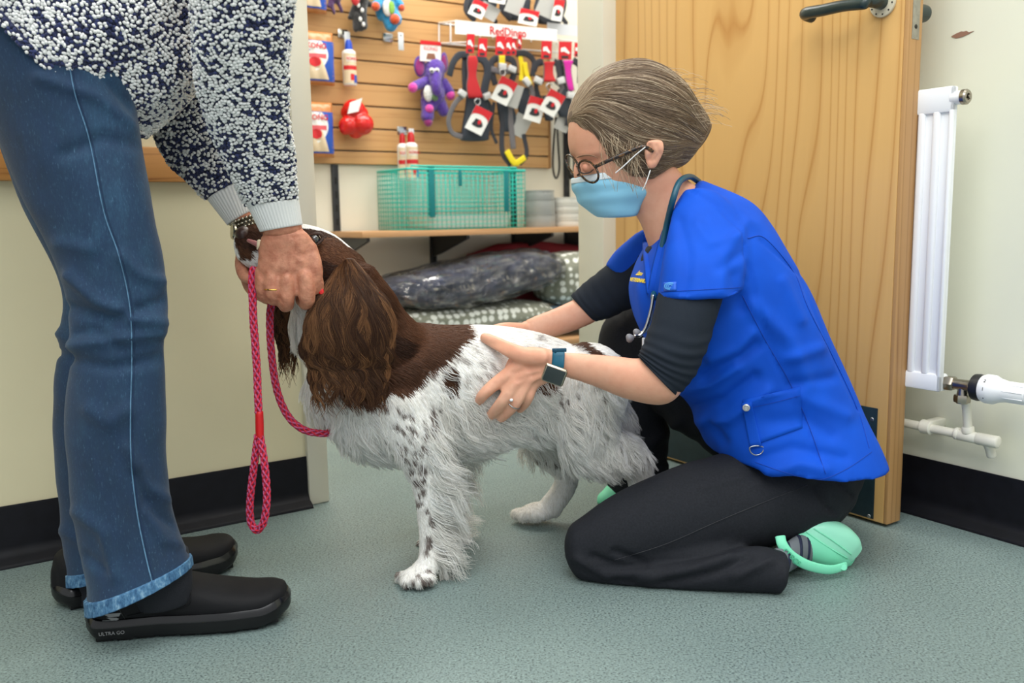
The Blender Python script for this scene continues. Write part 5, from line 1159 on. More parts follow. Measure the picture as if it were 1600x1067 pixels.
v = mesh_co(ume); n_ = mesh_no(ume); set_co(ume, v + n_ * (.0016 * vnoise(v, 38, 51))[:, None])
tunic = link_mesh('tunic', ume, blue, nurse)
bseam = mat('blue_seam', (0, 62, 165), .7)
seam(ume, [(1168, 372), (1195, 372), (1240, 425), (1262, 480), (1300, 555), (1340, 640), (1358, 700)], .0011, bseam, tunic, 'back_seam')
seam(ume, [(1160, 462), (1195, 530), (1230, 590), (1262, 660), (1290, 740)], .0011, bseam, tunic, 'side_seam')
sme = ume
seam(sme, [(1033, 456), (1090, 453), (1158, 449)], .0007, bseam, tunic, 'hem_stitching')
seam(ume, [(1180, 722), (1230, 739), (1276, 750), (1320, 734), (1362, 706)], .0007, bseam, tunic, 'hem_stitching')
# pocket flap, strap, stud and ring
def patch_on(me, poly, thick, m, parent, name, n=10, off=.0008):
    """a cloth patch laid on the garment: corners in picture order tl, tr, br, bl"""
    tl, tr_, br, bl = [np.array(p, float) for p in poly]; g = [(tl * (1 - u) + tr_ * u) * (1 - w_) + (bl * (1 - u) + br * u) * w_ for w_ in np.linspace(0, 1, n + 1) for u in np.linspace(0, 1, n + 1)]
    q = on_near(me, g, off)
    if len(q) != len(g): return None
    q2 = [p - nrm(p - CAM) * thick for p in q]; L = len(q); f = []
    for j in range(n):
        for i in range(n):
            a = j * (n + 1) + i; f.append((a + L, a + n + 1 + L, a + n + 2 + L, a + 1 + L))
    e = list(range(n + 1)) + [j * (n + 1) + n for j in range(1, n + 1)] + [n * (n + 1) + i for i in range(n - 1, -1, -1)] + [j * (n + 1) for j in range(n - 1, 0, -1)]
    for a, b in zip(e, e[1:] + e[:1]): f.append((a, a + L, b + L, b))
    mb = MB(); mb.add(q + q2, f); return mb.build(name, m, parent, True)
patch_on(ume, [(1160, 625), (1250, 604), (1254, 668), (1176, 696)], .0016, blue, tunic, 'pocket')
seam(ume, [(1160, 640), (1205, 630), (1250, 618)], .0007, bseam, tunic, 'pocket_stitching', off=.003)
patch_on(ume, [(1159, 630), (1174, 627), (1190, 697), (1172, 700)], .0034, blue, tunic, 'pocket_strap', 8)
q = on_near(ume, [(1166, 637)], .004)[0]
steel = mat('steel', (170, 172, 172), .3, 1.0)
mb = MB(); lathe(mb, [(0, 0), (.0062, 0), (.0058, .002), (.0035, .0024), (.003, .0012), (0, .0012)], 20, M=frame_from(CAM - q), o=q); mb.build('stud', steel, tunic, True, 'auto')
q = on_near(ume, [(1182, 700)], .004)[0]
mb = MB(); rod(mb, [q + np.array([.0115 * math.cos(a), -.001, (.0115 if math.sin(a) < 0 else .004) * math.sin(a)]) for a in np.linspace(0, 2 * np.pi, 17)], .0011, 8, 2, d0=0, d1=0); mb.build('d_ring', steel, tunic, True)
q = on_near(sme, [(1047, 447)], .001)[0]; M_ = frame_from(CAM - q, (1, 0, 0))
pt = patch_on(sme, [(1037, 441), (1057, 440), (1057, 454), (1037, 455)], .001, mat('badge_blue', (20, 92, 206), .5), tunic, 'sleeve_badge', 4)
for r_, ph in ((.0085, 0), (.006, 0), (.0032, 0)):
    mb = MB(); rod(mb, [q - nrm(q - CAM) * .002 + M_[:, 0] * r_ * math.cos(a) + np.array([0, 0, 1.0]) * r_ * .62 * math.sin(a) for a in np.linspace(0, 2 * np.pi, 21)], .0006, 6, 1, d0=0, d1=0); mb.build('badge_ring', mat('badge_print', (96, 176, 236), .5), pt, True)
# lapels and embroidery
for pl in (((1072, 289), (1058, 308), (1046, 345), (1034, 385), (1024, 425), (1018, 462)), ((1010, 366), (1011, 392), (1014, 425), (1017, 458))):
    seam(ume, pl, .0075, blue, tunic, 'neck_band', 30, .22, .0008)
yel = mat('yellow_thread', (236, 206, 60), .6)
def embroid(body_, x, y, size, name='embroidery'):
    q = on_near(ume, [(x, y)], .0025); q2 = on_near(ume, [(x + 8, y + 1)], .0025); q3 = on_near(ume, [(x, y + 6)], .0025)
    if not (q and q2 and q3): return
    ex = nrm(q2[0] - q[0]); nn = nrm(np.cross(ex, q[0] - q3[0])); nn = nn if nn @ (CAM - q[0]) > 0 else -nn; ey_ = np.cross(nn, ex); text(name, body_, size, np.column_stack([ex, ey_, nn]), q[0], yel, tunic, .0003, bold=.0003, shear=.2 if body_[0] == 'L' else 0)
embroid('Laura', 1000, 427, .014); embroid('VETERINARY', 997, 438, .0095); embroid('R.', 1018, 455, .009)
# --- hair
hair_skin = mat('hair_under', (104, 84, 66), .6)
hair_m = hair_mat('hair_strand', .38, .5, .2)
HR = [S(890, 186, 892, 174, HD, 1.9, 0, FY), S(894, 197, 903, 148, HD, 1.5, 0, FY), S(899, 212, 925, 118, HD, 1.12, 0, FY), S(922, 252, 965, 99, HD, .93, 0, FY), S(960, 288, 1012, 99, HD, .80, 0, FY), S(1004, 286, 1056, 126, HD, .86, 0, FY), S(1042, 266, 1085, 160, HD + .005, .78, 0, FY), S(1066, 258, 1102, 182, HD + .008, .7, 0, FY), S(1084, 238, 1107, 193, HD + .01, .7, 0, FY)]
mb = MB(); loft(mb, HR, 48, 8, .1, .6, power=2.25); hair = mb.build('hair', hair_skin, nurse, True)
RR = catmull(np.array(HR), 12); r = np.random.default_rng(77); n, k_ = 7500, 12
th0 = np.where(r.random(n) < .72, r.uniform(np.pi * .95, np.pi * 2.05, n), r.uniform(0, np.pi, n)); t0 = r.beta(.75, 1.4, n) * .85 - .02; ln = r.uniform(.2, .6, n)
s = np.linspace(0, 1, k_)[None, :]; tt = np.clip(t0[:, None] + ln[:, None] * s, 0, 1.0); m = len(RR) - 1; ii = tt * m; i0 = np.minimum(ii.astype(int), m - 1); f = (ii - i0)[:, :, None]; Rt = RR[i0] * (1 - f) + RR[i0 + 1] * f
g = np.sin(th0 * 23) + np.sin(th0 * 51 + 1); th_ = th0[:, None] + .05 * np.sin(s * 4 + (th0 * 11)[:, None]) + r.normal(0, .05, n)[:, None] * s
def sup(a, p=2.25): return np.sign(a) * np.abs(a) ** (2 / p)
lift = 1.008 + (.022 * r.random(n) ** 2)[:, None] * np.sin(np.pi * s) + .012 * np.sin(th0 * 30)[:, None]
q = Rt[:, :, :3] + lift[:, :, None] * (Rt[:, :, 3:6] * sup(np.cos(th_))[:, :, None] + Rt[:, :, 6:9] * sup(np.sin(th_))[:, :, None])
c0, c1, c2 = [np.array(lin(c)) for c in ((106, 86, 68), (152, 128, 102), (208, 188, 160))]
mv = np.clip(.42 + .22 * g + r.normal(0, .2, n), 0, 1)[:, None]; col_ = c0 * (1 - mv) + c1 * mv; lt_ = (r.random(n) < .14)[:, None]; col_ = np.where(lt_, c2, col_)
hair_curves('strands', q, np.full((n, k_), .00042) * r.uniform(.7, 1.3, n)[:, None] * (1 - .6 * s), hair_m, hair, col_)
# loose wisps at the temple and fly-aways
wv = []
for _ in range(64):
    x0, y0 = r.uniform(935, 998), 0; y0 = 208 + (x0 - 935) * .3 + r.uniform(-8, 10); ex, ey_ = x0 + r.uniform(-2, 34) * (1 if x0 < 975 else .6), y0 + r.uniform(20, 85)
    d0_ = 1.56 - .074 - .002; pts = []
    for q_ in np.linspace(0, 1, 8): px = x0 + (ex - x0) * q_ ** 1.4 + 4 * math.sin(q_ * 5 + x0); py = y0 + (ey_ - y0) * q_; pts.append(P(px, py, d0_ - .004 * math.sin(3 * q_) - .001 + .012 * max(0, (940 - px) / 40)))
    wv.append(pts)
for _ in range(260):
    a = r.uniform(-.2, 1); i = int(np.clip(r.uniform(.05, .85) * m, 0, m)); R_ = RR[i]; th = r.uniform(-1.2, 1.2) ; base = R_[:3] + R_[3:6] * math.cos(th) + R_[6:9] * math.sin(th); T = nrm(RR[min(i + 3, m)][:3] - R_[:3]); up_ = nrm(R_[3:6])
    L_ = r.uniform(.015, .05); bend = r.uniform(.2, .9); wv.append([base + T * L_ * q_ + up_ * L_ * bend * math.sin(q_ * 2.2) * .35 + r.normal(0, .0006, 3) for q_ in np.linspace(0, 1, 8)])
wv = np.array(wv); hair_curves('wisps', wv, np.full(wv.shape[:2], .00026), hair_m, hair, np.where((r.random(len(wv)) < .5)[:, None], c2, c1))
# ear
mb = MB(); ec = lambda x, y, d: P(x, y, d)
ed = HD - .074
loft(mb, [S(1012, 262, 1026, 260, ed, .5), S(1008, 250, 1033, 247, ed - .004, .4), S(1006, 236, 1038, 233, ed - .008, .35), S(1010, 222, 1036, 221, ed - .008, .35)], 20, 4, .7, .7)
eme = remesh(mb, .0022, 3); folds(eme, [([(1014, 228), (1020, 240), (1016, 250)], 4.5, -5), ([(1026, 228), (1030, 240), (1024, 250)], 2.5, -2.2)], .8); link_mesh('ear', eme, skin, nurse)
# --- eye and brow behind the glasses
mb = MB(); ellipsoid(mb, P(920, 262, HD - .044), (.0115, .0085, .009)); ey = mb.build('eyelid', skin_mat('lid_skin', (206, 150, 124), (176, 110, 92)), nurse, True)
mb = MB(); rod(mb, [P(905, 267, HD - .05), P(912, 271, HD - .056), P(922, 269, HD - .056), P(927, 265, HD - .052)], .0011, 6, 3); mb.build('lashes', mat('lash', (44, 30, 24), .6), ey, True)
mb = MB(); rod(mb, [P(902, 246, HD - .03), P(912, 243, HD - .048), P(925, 243, HD - .058), P(934, 247, HD - .062)], [.0016, .0024, .0022, .001], 8, 3, flat=.5); mb.build('eyebrow', mat('brow_hair', (122, 92, 68), .7), nurse, True)
# --- glasses
tort = bpy.data.materials.new('tortoiseshell'); tort.use_nodes = True; t = NT(tort)
t.link(t.ramp(t.noise(180, t.coords(), 3, .6), [(.5, lin((30, 21, 17))), (.64, lin((104, 70, 36))), (.74, lin((170, 128, 70)))]), t.bsdf.inputs['Base Color']); t.bsdf.inputs['Roughness'].default_value = .15
glass = bpy.data.materials.new('spectacle_glass'); glass.use_nodes = True; t = NT(glass)
tr0 = t.new('ShaderNodeBsdfTransparent'); gl0 = t.new('ShaderNodeBsdfGlossy'); gl0.inputs['Roughness'].default_value = .02; mx0 = t.new('ShaderNodeMixShader'); mx0.inputs[0].default_value = .12
t.link(tr0.outputs[0], mx0.inputs[1]); t.link(gl0.outputs[0], mx0.inputs[2]); t.link(mx0.outputs[0], t.n['Material Output'].inputs['Surface'])
gls = root('glasses', 'round tortoiseshell glasses on the kneeling person\'s nose', 'glasses'); 
bpy.data.objects.remove(gls); gls = bpy.data.objects.new('glasses', None); COL.objects.link(gls); gls.parent = nurse
def lens(cx, cy, L1, L2, ang, d, dd):
    pts = []; a = math.radians(ang)
    for q_ in np.linspace(0, 2 * np.pi, 33)[:-1]:
        u_, v_ = L1 * math.cos(q_), L2 * math.sin(q_); x_ = u_ * math.cos(a) - v_ * math.sin(a); y_ = u_ * math.sin(a) + v_ * math.cos(a); pts.append(P(cx + x_, cy + y_, d + dd * x_ / 16))
    mb = MB(); rod(mb, pts + pts[:1], .0019, 8, 2, d0=0, d1=0); fr = mb.build('rim', tort, gls, True)
    mb = MB(); mb.add(pts, [tuple(range(len(pts)))]); mb.build('lens', glass, gls, True, False); return fr
lens(919.5, 268, 19.5, 12.5, 52, HD - .055, -.022); lens(895, 258, 17.5, 7.5, 60, HD - .005, -.03)
mb = MB(); rod(mb, [P(905, 262, HD - .028), P(902, 259, HD - .022), P(900.5, 261, HD - .012)], .0018, 8, 4); mb.build('bridge', tort, gls, True)
mb = MB(); rod(mb, [P(931, 260, HD - .073), P(955, 249, HD - .081), P(985, 236, HD - .084), P(1005, 229, HD - .086), P(1020, 236, HD - .084)], .0019, 8, 4, flat=1.6); mb.build('temple', tort, gls, True)
# --- mask
maskm = mat('mask_blue', (142, 204, 232), .75, bump=(700, .2, .0004)); mw = mat('mask_white', (226, 238, 244), .7)
MD = HD - .004
def fm(t, th): return 1 + .02 * np.sin(24 * t + .6 * np.sin(2 * th)) * sm(t, .1, .3) + .012 * np.sin(7 * th + 9 * t)
MR = [S(895, 279, 961, 266, MD, 1.12, 0, FY), S(896, 292, 980, 282, MD, 1.0, 0, FY), S(902, 309, 1008, 293, MD, .80, 0, FY), S(914, 324, 1003, 314, MD, .80, 0, FY), S(934, 338, 993, 336, MD, .92, 0, FY)]
mb = MB(); loft(mb, MR, 48, 8, .05, .12, fm, power=2.4); mask = mb.build('face_mask', maskm, nurse, True)
MRc = catmull(np.array(MR), 8)
mb = MB(); loft(mb, [np.concatenate([r_[:3], r_[3:] * 1.012]) for r_ in MRc[0:6]], 48, 1, .02, .02, power=2.4); mb.build('nose_band', mw, mask, True)
mb = MB(); rod(mb, [P(962, 270, HD - .078), P(975, 259, HD - .081), P(992, 243, HD - .084), P(1008, 230, HD - .087)], .0016, 8, 3, flat=.6); rod(mb, [P(1004, 297, HD - .076), P(1010, 284, HD - .079), P(1016, 266, HD - .079)], .0014, 8, 3, flat=.6); mb.build('ear_loop', mat('white_elastic', (240, 240, 238), .7), mask, True)
# --- watch, ring
wt = bpy.data.objects.new('wristwatch', None); COL.objects.link(wt); wt.parent = nurse
wb = mat('teal_rubber', (0, 92, 120), .5); 
R_ = catmull(np.array(near_arm), 6); 
cA, cB = P(881, 549, 1.4265), P(873, 590, 1.4265)
def wring(x0_, x1_): return S(x0_, 547, x0_ - 5, 590, 1.4268, .68)
mb = MB(); loft(mb, [S(864, 546, 860, 590, 1.4295, .70), S(868, 545, 864, 591, 1.4285, .72), S(876, 545, 872, 592, 1.427, .72), S(882, 546, 878, 592, 1.426, .72)], 36, 3, .05, .05); mb.build('strap', wb, wt, True)
cw = P(866, 586, 1.3995); nw = nrm(nrm(CAM - cw) + np.array([-.1, 0, -.35])); ax_ = nrm(P(880, 591, 1.3995) - P(850, 581, 1.3995)); ax_ = nrm(ax_ - nw * (ax_ @ nw)); Mw = np.column_stack([ax_, np.cross(nw, ax_), nw])
mb = MB(); box(mb, -.0185, .0185, -.0155, .0155, -.005, .0035, .0045, 4, Mw, cw); mb.build('case', mat('gold_grey_metal', (196, 184, 164), .25, 1.0), wt, True, 'auto')
mb = MB(); box(mb, -.0155, .0155, -.0125, .0125, .003, .0042, .0006, 2, Mw, cw); mb.build('screen', mat('dark_screen', (34, 42, 44), .08, spec=.8), wt, True, 'auto')
mb = MB(); box(mb, -.002, .002, -.003, .003, -.001, .001, .0006, 2, Mw, P(868, 549, 1.401)); box(mb, -.0115, .0115, -.003, .003, -.002, .0015, .001, 2, np.column_stack([(1., 0, 0), (0, 0, 1.), (0, -1., 0)]), P(874, 547, 1.403)); mb.build('strap_keeper', mat('teal_rubber_dark', (0, 66, 92), .5), wt, True, 'auto')
def finger_ring(c, axis, rad, tube, m, parent, name='ring'):
    F = frame_from(axis); mb = MB(); rod(mb, [c + F[:, 0] * rad * math.cos(a) + F[:, 1] * rad * math.sin(a) for a in np.linspace(0, 2 * np.pi, 25)], tube, 8, 1, d0=0, d1=0); return mb.build(name, m, parent, True)
a_, b_ = P(807, 625, 1.446), P(797, 640, 1.453); fr_ = finger_ring(P(803, 631, 1.447), b_ - a_, .0115, .0011, steel, nurse)
mb = MB(); ellipsoid(mb, P(799, 625, 1.434), (.003, .003, .0026)); mb.build('ring_stone', mat('clear_stone', (236, 240, 244), .05, spec=1), fr_, True)
# --- clogs and socks
mint = mat('mint_foam', (132, 232, 192), .5, bump=(300, .1, .0005)); sock = mat('grey_sock', (112, 118, 124), .85)
cl = bpy.data.objects.new('clog', None); COL.objects.link(cl); cl.parent = nurse
mb = MB(); loft(mb, [S(1246, 824, 1236, 862, 1.452, .9), S(1268, 822, 1262, 878, 1.455, .85), S(1296, 828, 1288, 888, 1.46, .85), S(1322, 842, 1308, 890, 1.465, .85), S(1334, 856, 1320, 886, 1.468, .8)], 28, 4, .5, .6); me = remesh(mb, .004, 4); clamp_floor(me); link_mesh('upper', me, mint, cl)
mb = MB(); rr = [S(1243, 836, 1262, 817, 1.462, .95), S(1258, 851, 1284, 814, 1.465, 1.05), S(1282, 864, 1314, 822, 1.468, 1.05), S(1302, 873, 1332, 838, 1.47, 1.0), S(1316, 878, 1338, 853, 1.472, .8)]
loft(mb, [np.concatenate([r_[:3] + np.array([.003, -.012, .006]), r_[3:6] * 1.0, r_[6:9] * .8]) for r_ in rr], 28, 4, .5, .5, power=3); mb.build('sole', mat('mint_sole', (166, 246, 214), .35), cl, True)
sole_me = bpy.data.objects['sole'].data
for pl in (((1260, 831), (1284, 848), (1308, 863), (1324, 872)), ((1272, 826), (1296, 841), (1317, 856), (1330, 866))): seam(sole_me, pl, .0016, mint, cl, 'sole_ridge', 30)
mb = MB(); rod(mb, [P(1219, 838, 1.407), P(1223, 852, 1.40), P(1236, 868, 1.398), P(1262, 883, 1.40), P(1296, 890, 1.41), P(1322, 884, 1.425)], [.0085, .0085, .0085, .0085, .008, .007], 14, 5, flat=.35, up=(0, 1.0, 0), d0=.5, d1=.5); stp = mb.build('heel_strap', mint, cl, True)
qa = on_near(stp.data, [(1238, 869)], .0006); qb = on_near(stp.data, [(1226, 856)], .0006); qc = on_near(stp.data, [(1250, 878)], .0006)
if qa and qb and qc:
    ex = nrm(qc[0] - qb[0]); nn = nrm(CAM - qa[0]); nn = nrm(nn - ex * (nn @ ex)); text('lettering', 'crocs', .017, np.column_stack([ex, np.cross(nn, ex), nn]), qa[0] + nn * .0015, mat('mint_letter', (84, 190, 150), .4), stp, .0006)
mb = MB(); lathe(mb, [(0, 0), (.006, 0), (.005, .002), (0, .002)], 16, M=frame_from(CAM - P(1318, 886, 1.418)), o=P(1318, 886, 1.418)); mb.build('rivet', mint, stp, True, 'auto')
mb = MB(); loft(mb, [S(1205, 862, 1198, 915, 1.39, .8), S(1228, 850, 1222, 898, 1.41, .8), S(1250, 836, 1246, 884, 1.435, .8), S(1272, 836, 1266, 878, 1.45, .7)], 24, 6, .5, .5); sk = mb.build('sock', sock, nurse, True)
for q_ in (.35, .6, .8):
    Rq = catmull(np.array([S(1205, 862, 1198, 915, 1.39, .8), S(1228, 850, 1222, 898, 1.41, .8), S(1250, 836, 1246, 884, 1.435, .8), S(1272, 836, 1266, 878, 1.45, .7)]), 10); i = int(q_ * 30); mb = MB(); loft(mb, [np.concatenate([Rq[i][:3], Rq[i][3:] * 1.02]), np.concatenate([Rq[i + 2][:3], Rq[i + 2][3:] * 1.02])], 24, 1, .02, .02); mb.build('sock_stripe', mat('navy_sock', (34, 40, 66), .85), sk, True)
cl2 = bpy.data.objects.new('clog', None); COL.objects.link(cl2); cl2.parent = nurse
mb = MB(); prod(mb, [(1025, 768, 1.84, 30), (990, 772, 1.835, 29), (962, 778, 1.83, 26), (948, 783, 1.825, 18)], 20); me = remesh(mb, .005, 4); clamp_floor(me); link_mesh('upper', me, mint, cl2)
# --- stethoscope round the neck
st = root('stethoscope', 'stethoscope with grey ear tips hanging round the kneeling person\'s neck', 'stethoscope', tuple(P(1050, 300, 1.50)))
mb = MB(); rod(mb, [P(1092, 284, 1.60), P(1078, 276, 1.545), P(1062, 284, 1.495), P(1052, 310, 1.472), P(1042, 350, 1.50), P(1032, 400, 1.50), P(1025, 440, 1.50), P(1021, 466, 1.455)], .0052, 12, 5); mb.build('tube', mat('teal_tube', (20, 78, 98), .4), st, True)
mb = MB(); rod(mb, [P(1021, 462, 1.44), P(1017, 485, 1.44), P(1009, 512, 1.44), P(1000, 524, 1.438), P(992, 525, 1.436)], .0026, 10, 5); rod(mb, [P(1021, 462, 1.445), P(1018, 490, 1.452), P(1010, 515, 1.458), P(1002, 520, 1.46), P(996, 519, 1.46)], .0026, 10, 5); mb.build('binaural', mat('chrome', (205, 207, 210), .18, 1.0), st, True)
for x, y, d in ((985, 528, 1.433), (996, 520, 1.458)):
    mb = MB(); F = frame_from(P(x - 10, y + 2, d) - P(x, y, d)); lathe(mb, [(0, -.006), (.0035, -.005), (.0072, .0), (.007, .004), (.0045, .0065), (.002, .0062), (0, .005)], 18, M=F, o=P(x, y, d)); mb.build('ear_tip', mat('grey_rubber', (124, 124, 130), .5), st, True)
mb = MB(); box(mb, -.003, .003, -.003, .003, -.011, .011, .002, 2, o=P(1006, 538, 1.44)); mb.build('clip', mat('clear_plastic_grey', (206, 210, 216), .15), st, True, 'auto')

# ================================================================== THE STANDING OWNER
old_skin = skin_mat('weathered_skin', (204, 144, 116), (150, 80, 58), .8, 75, (240, .7, .0014))
OD = 1.33
mb = MB()
# trunk, legs, neck and head (the head is above the picture), arms
loft(mb, [S(-30, -20, 190, 170, OD, .9), S(70, -140, 270, 110, OD, .9), S(190, -230, 350, -10, OD, .95), S(300, -290, 430, -100, OD, .95)], 24, 3, .5, .5)
prod(mb, [(430, -190, OD, 55), (470, -200, OD, 50)], 16); ellipsoid(mb, P(540, -200, OD), (.105, .08, .095)); prod(mb, [(600, -150, OD, 16), (622, -128, OD, 15), (610, -120, OD, 13)]); prod(mb, [(560, -120, OD, 40), (582, -100, OD, 30)])
for s_ in (-1, 1): ellipsoid(mb, P(548, -150, OD + s_ * .08), (.02, .012, .028))
prod(mb, [(85, 60, 1.275, 58), (180, 480, 1.255, 38), (225, 900, 1.25, 28)], 18); prod(mb, [(75, 60, 1.42, 58), (155, 480, 1.395, 36), (172, 880, 1.372, 28)], 18)
nearA = [S(350, -40, 410, -60, 1.20, .55), S(368, 120, 420, 110, 1.265, .5), S(400, 290, 450, 280, 1.348, .65), S(410, 345, 468, 338, 1.372, .85), S(412, 368, 474, 360, 1.378, .72)]
loft(mb, nearA, 24, 4, .4, .4)
farA = [S(268, 120, 318, 90, 1.48, .5), S(308, 250, 362, 220, 1.49, .6), S(345, 325, 392, 300, 1.49, .8), S(362, 352, 400, 333, 1.49, .75), S(372, 378, 408, 362, 1.49, .7)]
loft(mb, farA, 20, 4, .4, .4)
bod = remesh(mb, .0065, 4)
# near hand: back of the hand towards the camera, fingers curled under the dog's jaw
hb = MB()
loft(hb, [S(418, 352, 458, 346, 1.378, .6), S(408, 372, 482, 366, 1.378, .58), S(404, 398, 492, 388, 1.375, .48), S(404, 424, 496, 410, 1.373, .42), S(408, 440, 495, 428, 1.378, .40)], 28, 5, .5, .5)
prod(hb, [(482, 390, 1.378, 15), (492, 415, 1.372, 12), (495, 438, 1.376, 10), (499, 452, 1.384, 8), (501, 458, 1.388, 6.5)])
prod(hb, [(474, 420, 1.376, 16), (478, 440, 1.366, 14.5), (480, 462, 1.368, 13), (479, 474, 1.382, 11.5), (470, 468, 1.40, 10)])
prod(hb, [(450, 425, 1.376, 16), (449, 442, 1.365, 14.5), (448, 465, 1.366, 13.2), (447, 477, 1.380, 11.5), (442, 470, 1.40, 10)])
prod(hb, [(428, 422, 1.378, 15), (426, 438, 1.367, 13.5), (427, 456, 1.367, 12.5), (428, 467, 1.380, 11), (426, 460, 1.40, 9.5)])
prod(hb, [(412, 424, 1.380, 13.5), (410, 440, 1.374, 12), (411, 455, 1.376, 11), (415, 465, 1.388, 9.5), (418, 460, 1.40, 8.5)])
hnd1 = remesh(hb, .0028, 3, .45)
folds(hnd1, [([(409, 368), (478, 360)], 2, -.9), ([(409, 375), (480, 368)], 2, -.8), ([(462, 405), (462, 470)], 3, -1.2), ([(437, 405), (437, 470)], 3, -1.2), ([(447, 434), (449, 436)], 8, 2.2), ([(476, 432), (477, 434)], 8, 2.2), ([(425, 430), (426, 431)], 7, 1.8),
              ([(455, 390), (449, 432)], 3, 1.3), ([(440, 388), (427, 428)], 3, 1.2), ([(470, 390), (475, 430)], 3, 1.2), ([(488, 392), (470, 400)], 5, -1.0), ([(430, 385), (412, 420)], 4, -.8)], .6)
v = mesh_co(hnd1); v = v + mesh_no(hnd1) * (.0005 * vnoise(v, 260, 61))[:, None]; x, y = project(v)
set_co(hnd1, CAM + (v - CAM) * (1 + .012 * sm(y, 352, 405) / v[:, 1])[:, None])                 # close the hand on the muzzle
# far hand under the chin
hb = MB()
loft(hb, [S(369, 368, 404, 354, 1.49, .7), S(373, 386, 408, 378, 1.49, .55), S(374, 408, 412, 404, 1.488, .5), S(378, 430, 414, 430, 1.485, .5), S(385, 442, 414, 442, 1.48, .5)], 24, 4, .5, .5)
prod(hb, [(384, 430, 1.48, 10), (390, 448, 1.472, 9.5), (402, 460, 1.462, 9), (416, 462, 1.45, 8.5)]); prod(hb, [(392, 440, 1.478, 10), (404, 458, 1.465, 9.5), (420, 468, 1.45, 9), (436, 468, 1.438, 8.5)])
prod(hb, [(402, 440, 1.478, 10), (418, 460, 1.462, 9.5), (436, 470, 1.445, 9), (452, 466, 1.435, 8)]); prod(hb, [(380, 395, 1.478, 11), (377, 415, 1.462, 10), (382, 432, 1.446, 9), (392, 436, 1.435, 8)])
hnd2 = remesh(hb, .003, 3, .45)
owner = join_meshes([bod, hnd1, hnd2]).build('person', old_skin, None)
tag(owner, 'person in blue jeans and flecked knitted jumper bending over the dog', 'person')
mb = MB(); ellipsoid(mb, P(530, -215, OD), (.115, .092, .1)); link_mesh('hair', remesh(mb, .008, 3), mat('grey_hair', (150, 146, 140), .6, bump=(200, .8, .003)), owner)
for s_ in (-1, 1):
    mb = MB(); ellipsoid(mb, P(612, -172, OD + s_ * .034), (.012, .012, .01)); mb.build('eye', mat('eye_white', (236, 232, 226), .2), owner, True)
# nail and rings
mb = MB(); ellipsoid(mb, P(500.5, 453.5, 1.3905), (.0048, .0022, .0075), frame_from(Z, (1, 0, .0)) @ np.array([[math.cos(.5), 0, math.sin(.5)], [0, 1, 0], [-math.sin(.5), 0, math.cos(.5)]]).T); mb.build('fingernail', mat('red_varnish', (226, 22, 26), .12, spec=.8), owner)
gold = mat('gold', (226, 180, 96), .2, 1.0); finger_ring(P(427, 452, 1.3790), P(427, 462, 1.3790) - P(427, 444, 1.3793), .0129, .0013, gold, owner)
# watch on the far wrist
wt2 = bpy.data.objects.new('wristwatch', None); COL.objects.link(wt2); wt2.parent = owner
steel_m = mat('watch_steel', (184, 178, 160), .25, 1.0)
a, b = np.array(S(362, 350, 400, 336, 1.49, .78)), np.array(S(369, 368, 405, 353, 1.49, .76))
mb = MB()
for i in range(4):
    for j_ in range(22):
        t_ = i / 3; R_ = a * (1 - t_) + b * t_; an = (j_ + .5 * (i % 2)) / 22 * 2 * np.pi; c = R_[:3] + 1.06 * (R_[3:6] * math.cos(an) + R_[6:9] * math.sin(an)); ellipsoid(mb, c, (.0031,) * 3, None, 7, 5)
lk = mb.build('bracelet_link', steel_m, wt2, True); lk['kind'] = 'stuff'
mb = MB(); loft(mb, [np.concatenate([a[:3], a[3:] * 1.03]), np.concatenate([b[:3], b[3:] * 1.03])], 30, 2, .02, .02); mb.build('bracelet', mat('watch_dark_steel', (110, 104, 92), .4, 1.0), wt2, True)
mb = MB(); c = P(367, 362, 1.462); F = frame_from(np.array([-.8, -.45, .1]), Z); lathe(mb, [(0, 0), (.0125, 0), (.013, .003), (.0115, .005), (0, .0052)], 24, F, c); mb.build('case', steel_m, wt2, True, 'auto')
# --- jeans
def denim_mat():
    m = bpy.data.materials.new('denim'); m.use_nodes = True; t = NT(m); v = t.coords()
    tw = t.noise(1, t.coords((520, 520, 130)), 4, .75); big = t.noise(5, v, 4, .6); mid = t.noise(60, t.coords((1, 1, .3)), 5, .7)
    c = t.ramp(big, [(.32, lin((12, 36, 58))), (.5, lin((22, 54, 80))), (.7, lin((44, 84, 114)))])
    c = t.mix(t.ramp(mid, [(.4, (.7,) * 3), (.62, (0, 0, 0))]), c, lin((20, 50, 82))); c = t.mix(t.ramp(tw, [(.35, (.55,) * 3), (.62, (0, 0, 0))]), c, lin((16, 40, 70)))
    c = t.mix(t.ramp(tw, [(.6, (0, 0, 0)), (.75, (.35,) * 3)]), c, lin((120, 160, 190)))
    t.link(c, t.bsdf.inputs['Base Color']); t.bsdf.inputs['Roughness'].default_value = .85; t.bsdf.inputs['Sheen Weight'].default_value = .1; t.bump(tw, .4, .0008); return m
denim = denim_mat()
nl = [S(-95, -60, 190, -30, 1.27, .75), S(-60, 60, 205, 100, 1.262, .72), S(-5, 200, 213, 190, 1.255, .68), S(40, 310, 232, 300, 1.25, .66), S(88, 410, 252, 400, 1.247, .62), S(108, 490, 260, 480, 1.245, .62), S(112, 560, 256, 545, 1.243, .62), S(104, 640, 257, 632, 1.242, .64), S(108, 720, 258, 712, 1.242, .66),
      S(116, 790, 264, 775, 1.242, .68), S(128, 860, 278, 838, 1.242, .72), S(138, 910, 292, 872, 1.242, .78), S(141, 950, 296, 886, 1.242, .8)]
mb = MB(); loft(mb, nl, 64, 8, .8, .02); jme = remesh(mb, .0058, 3)
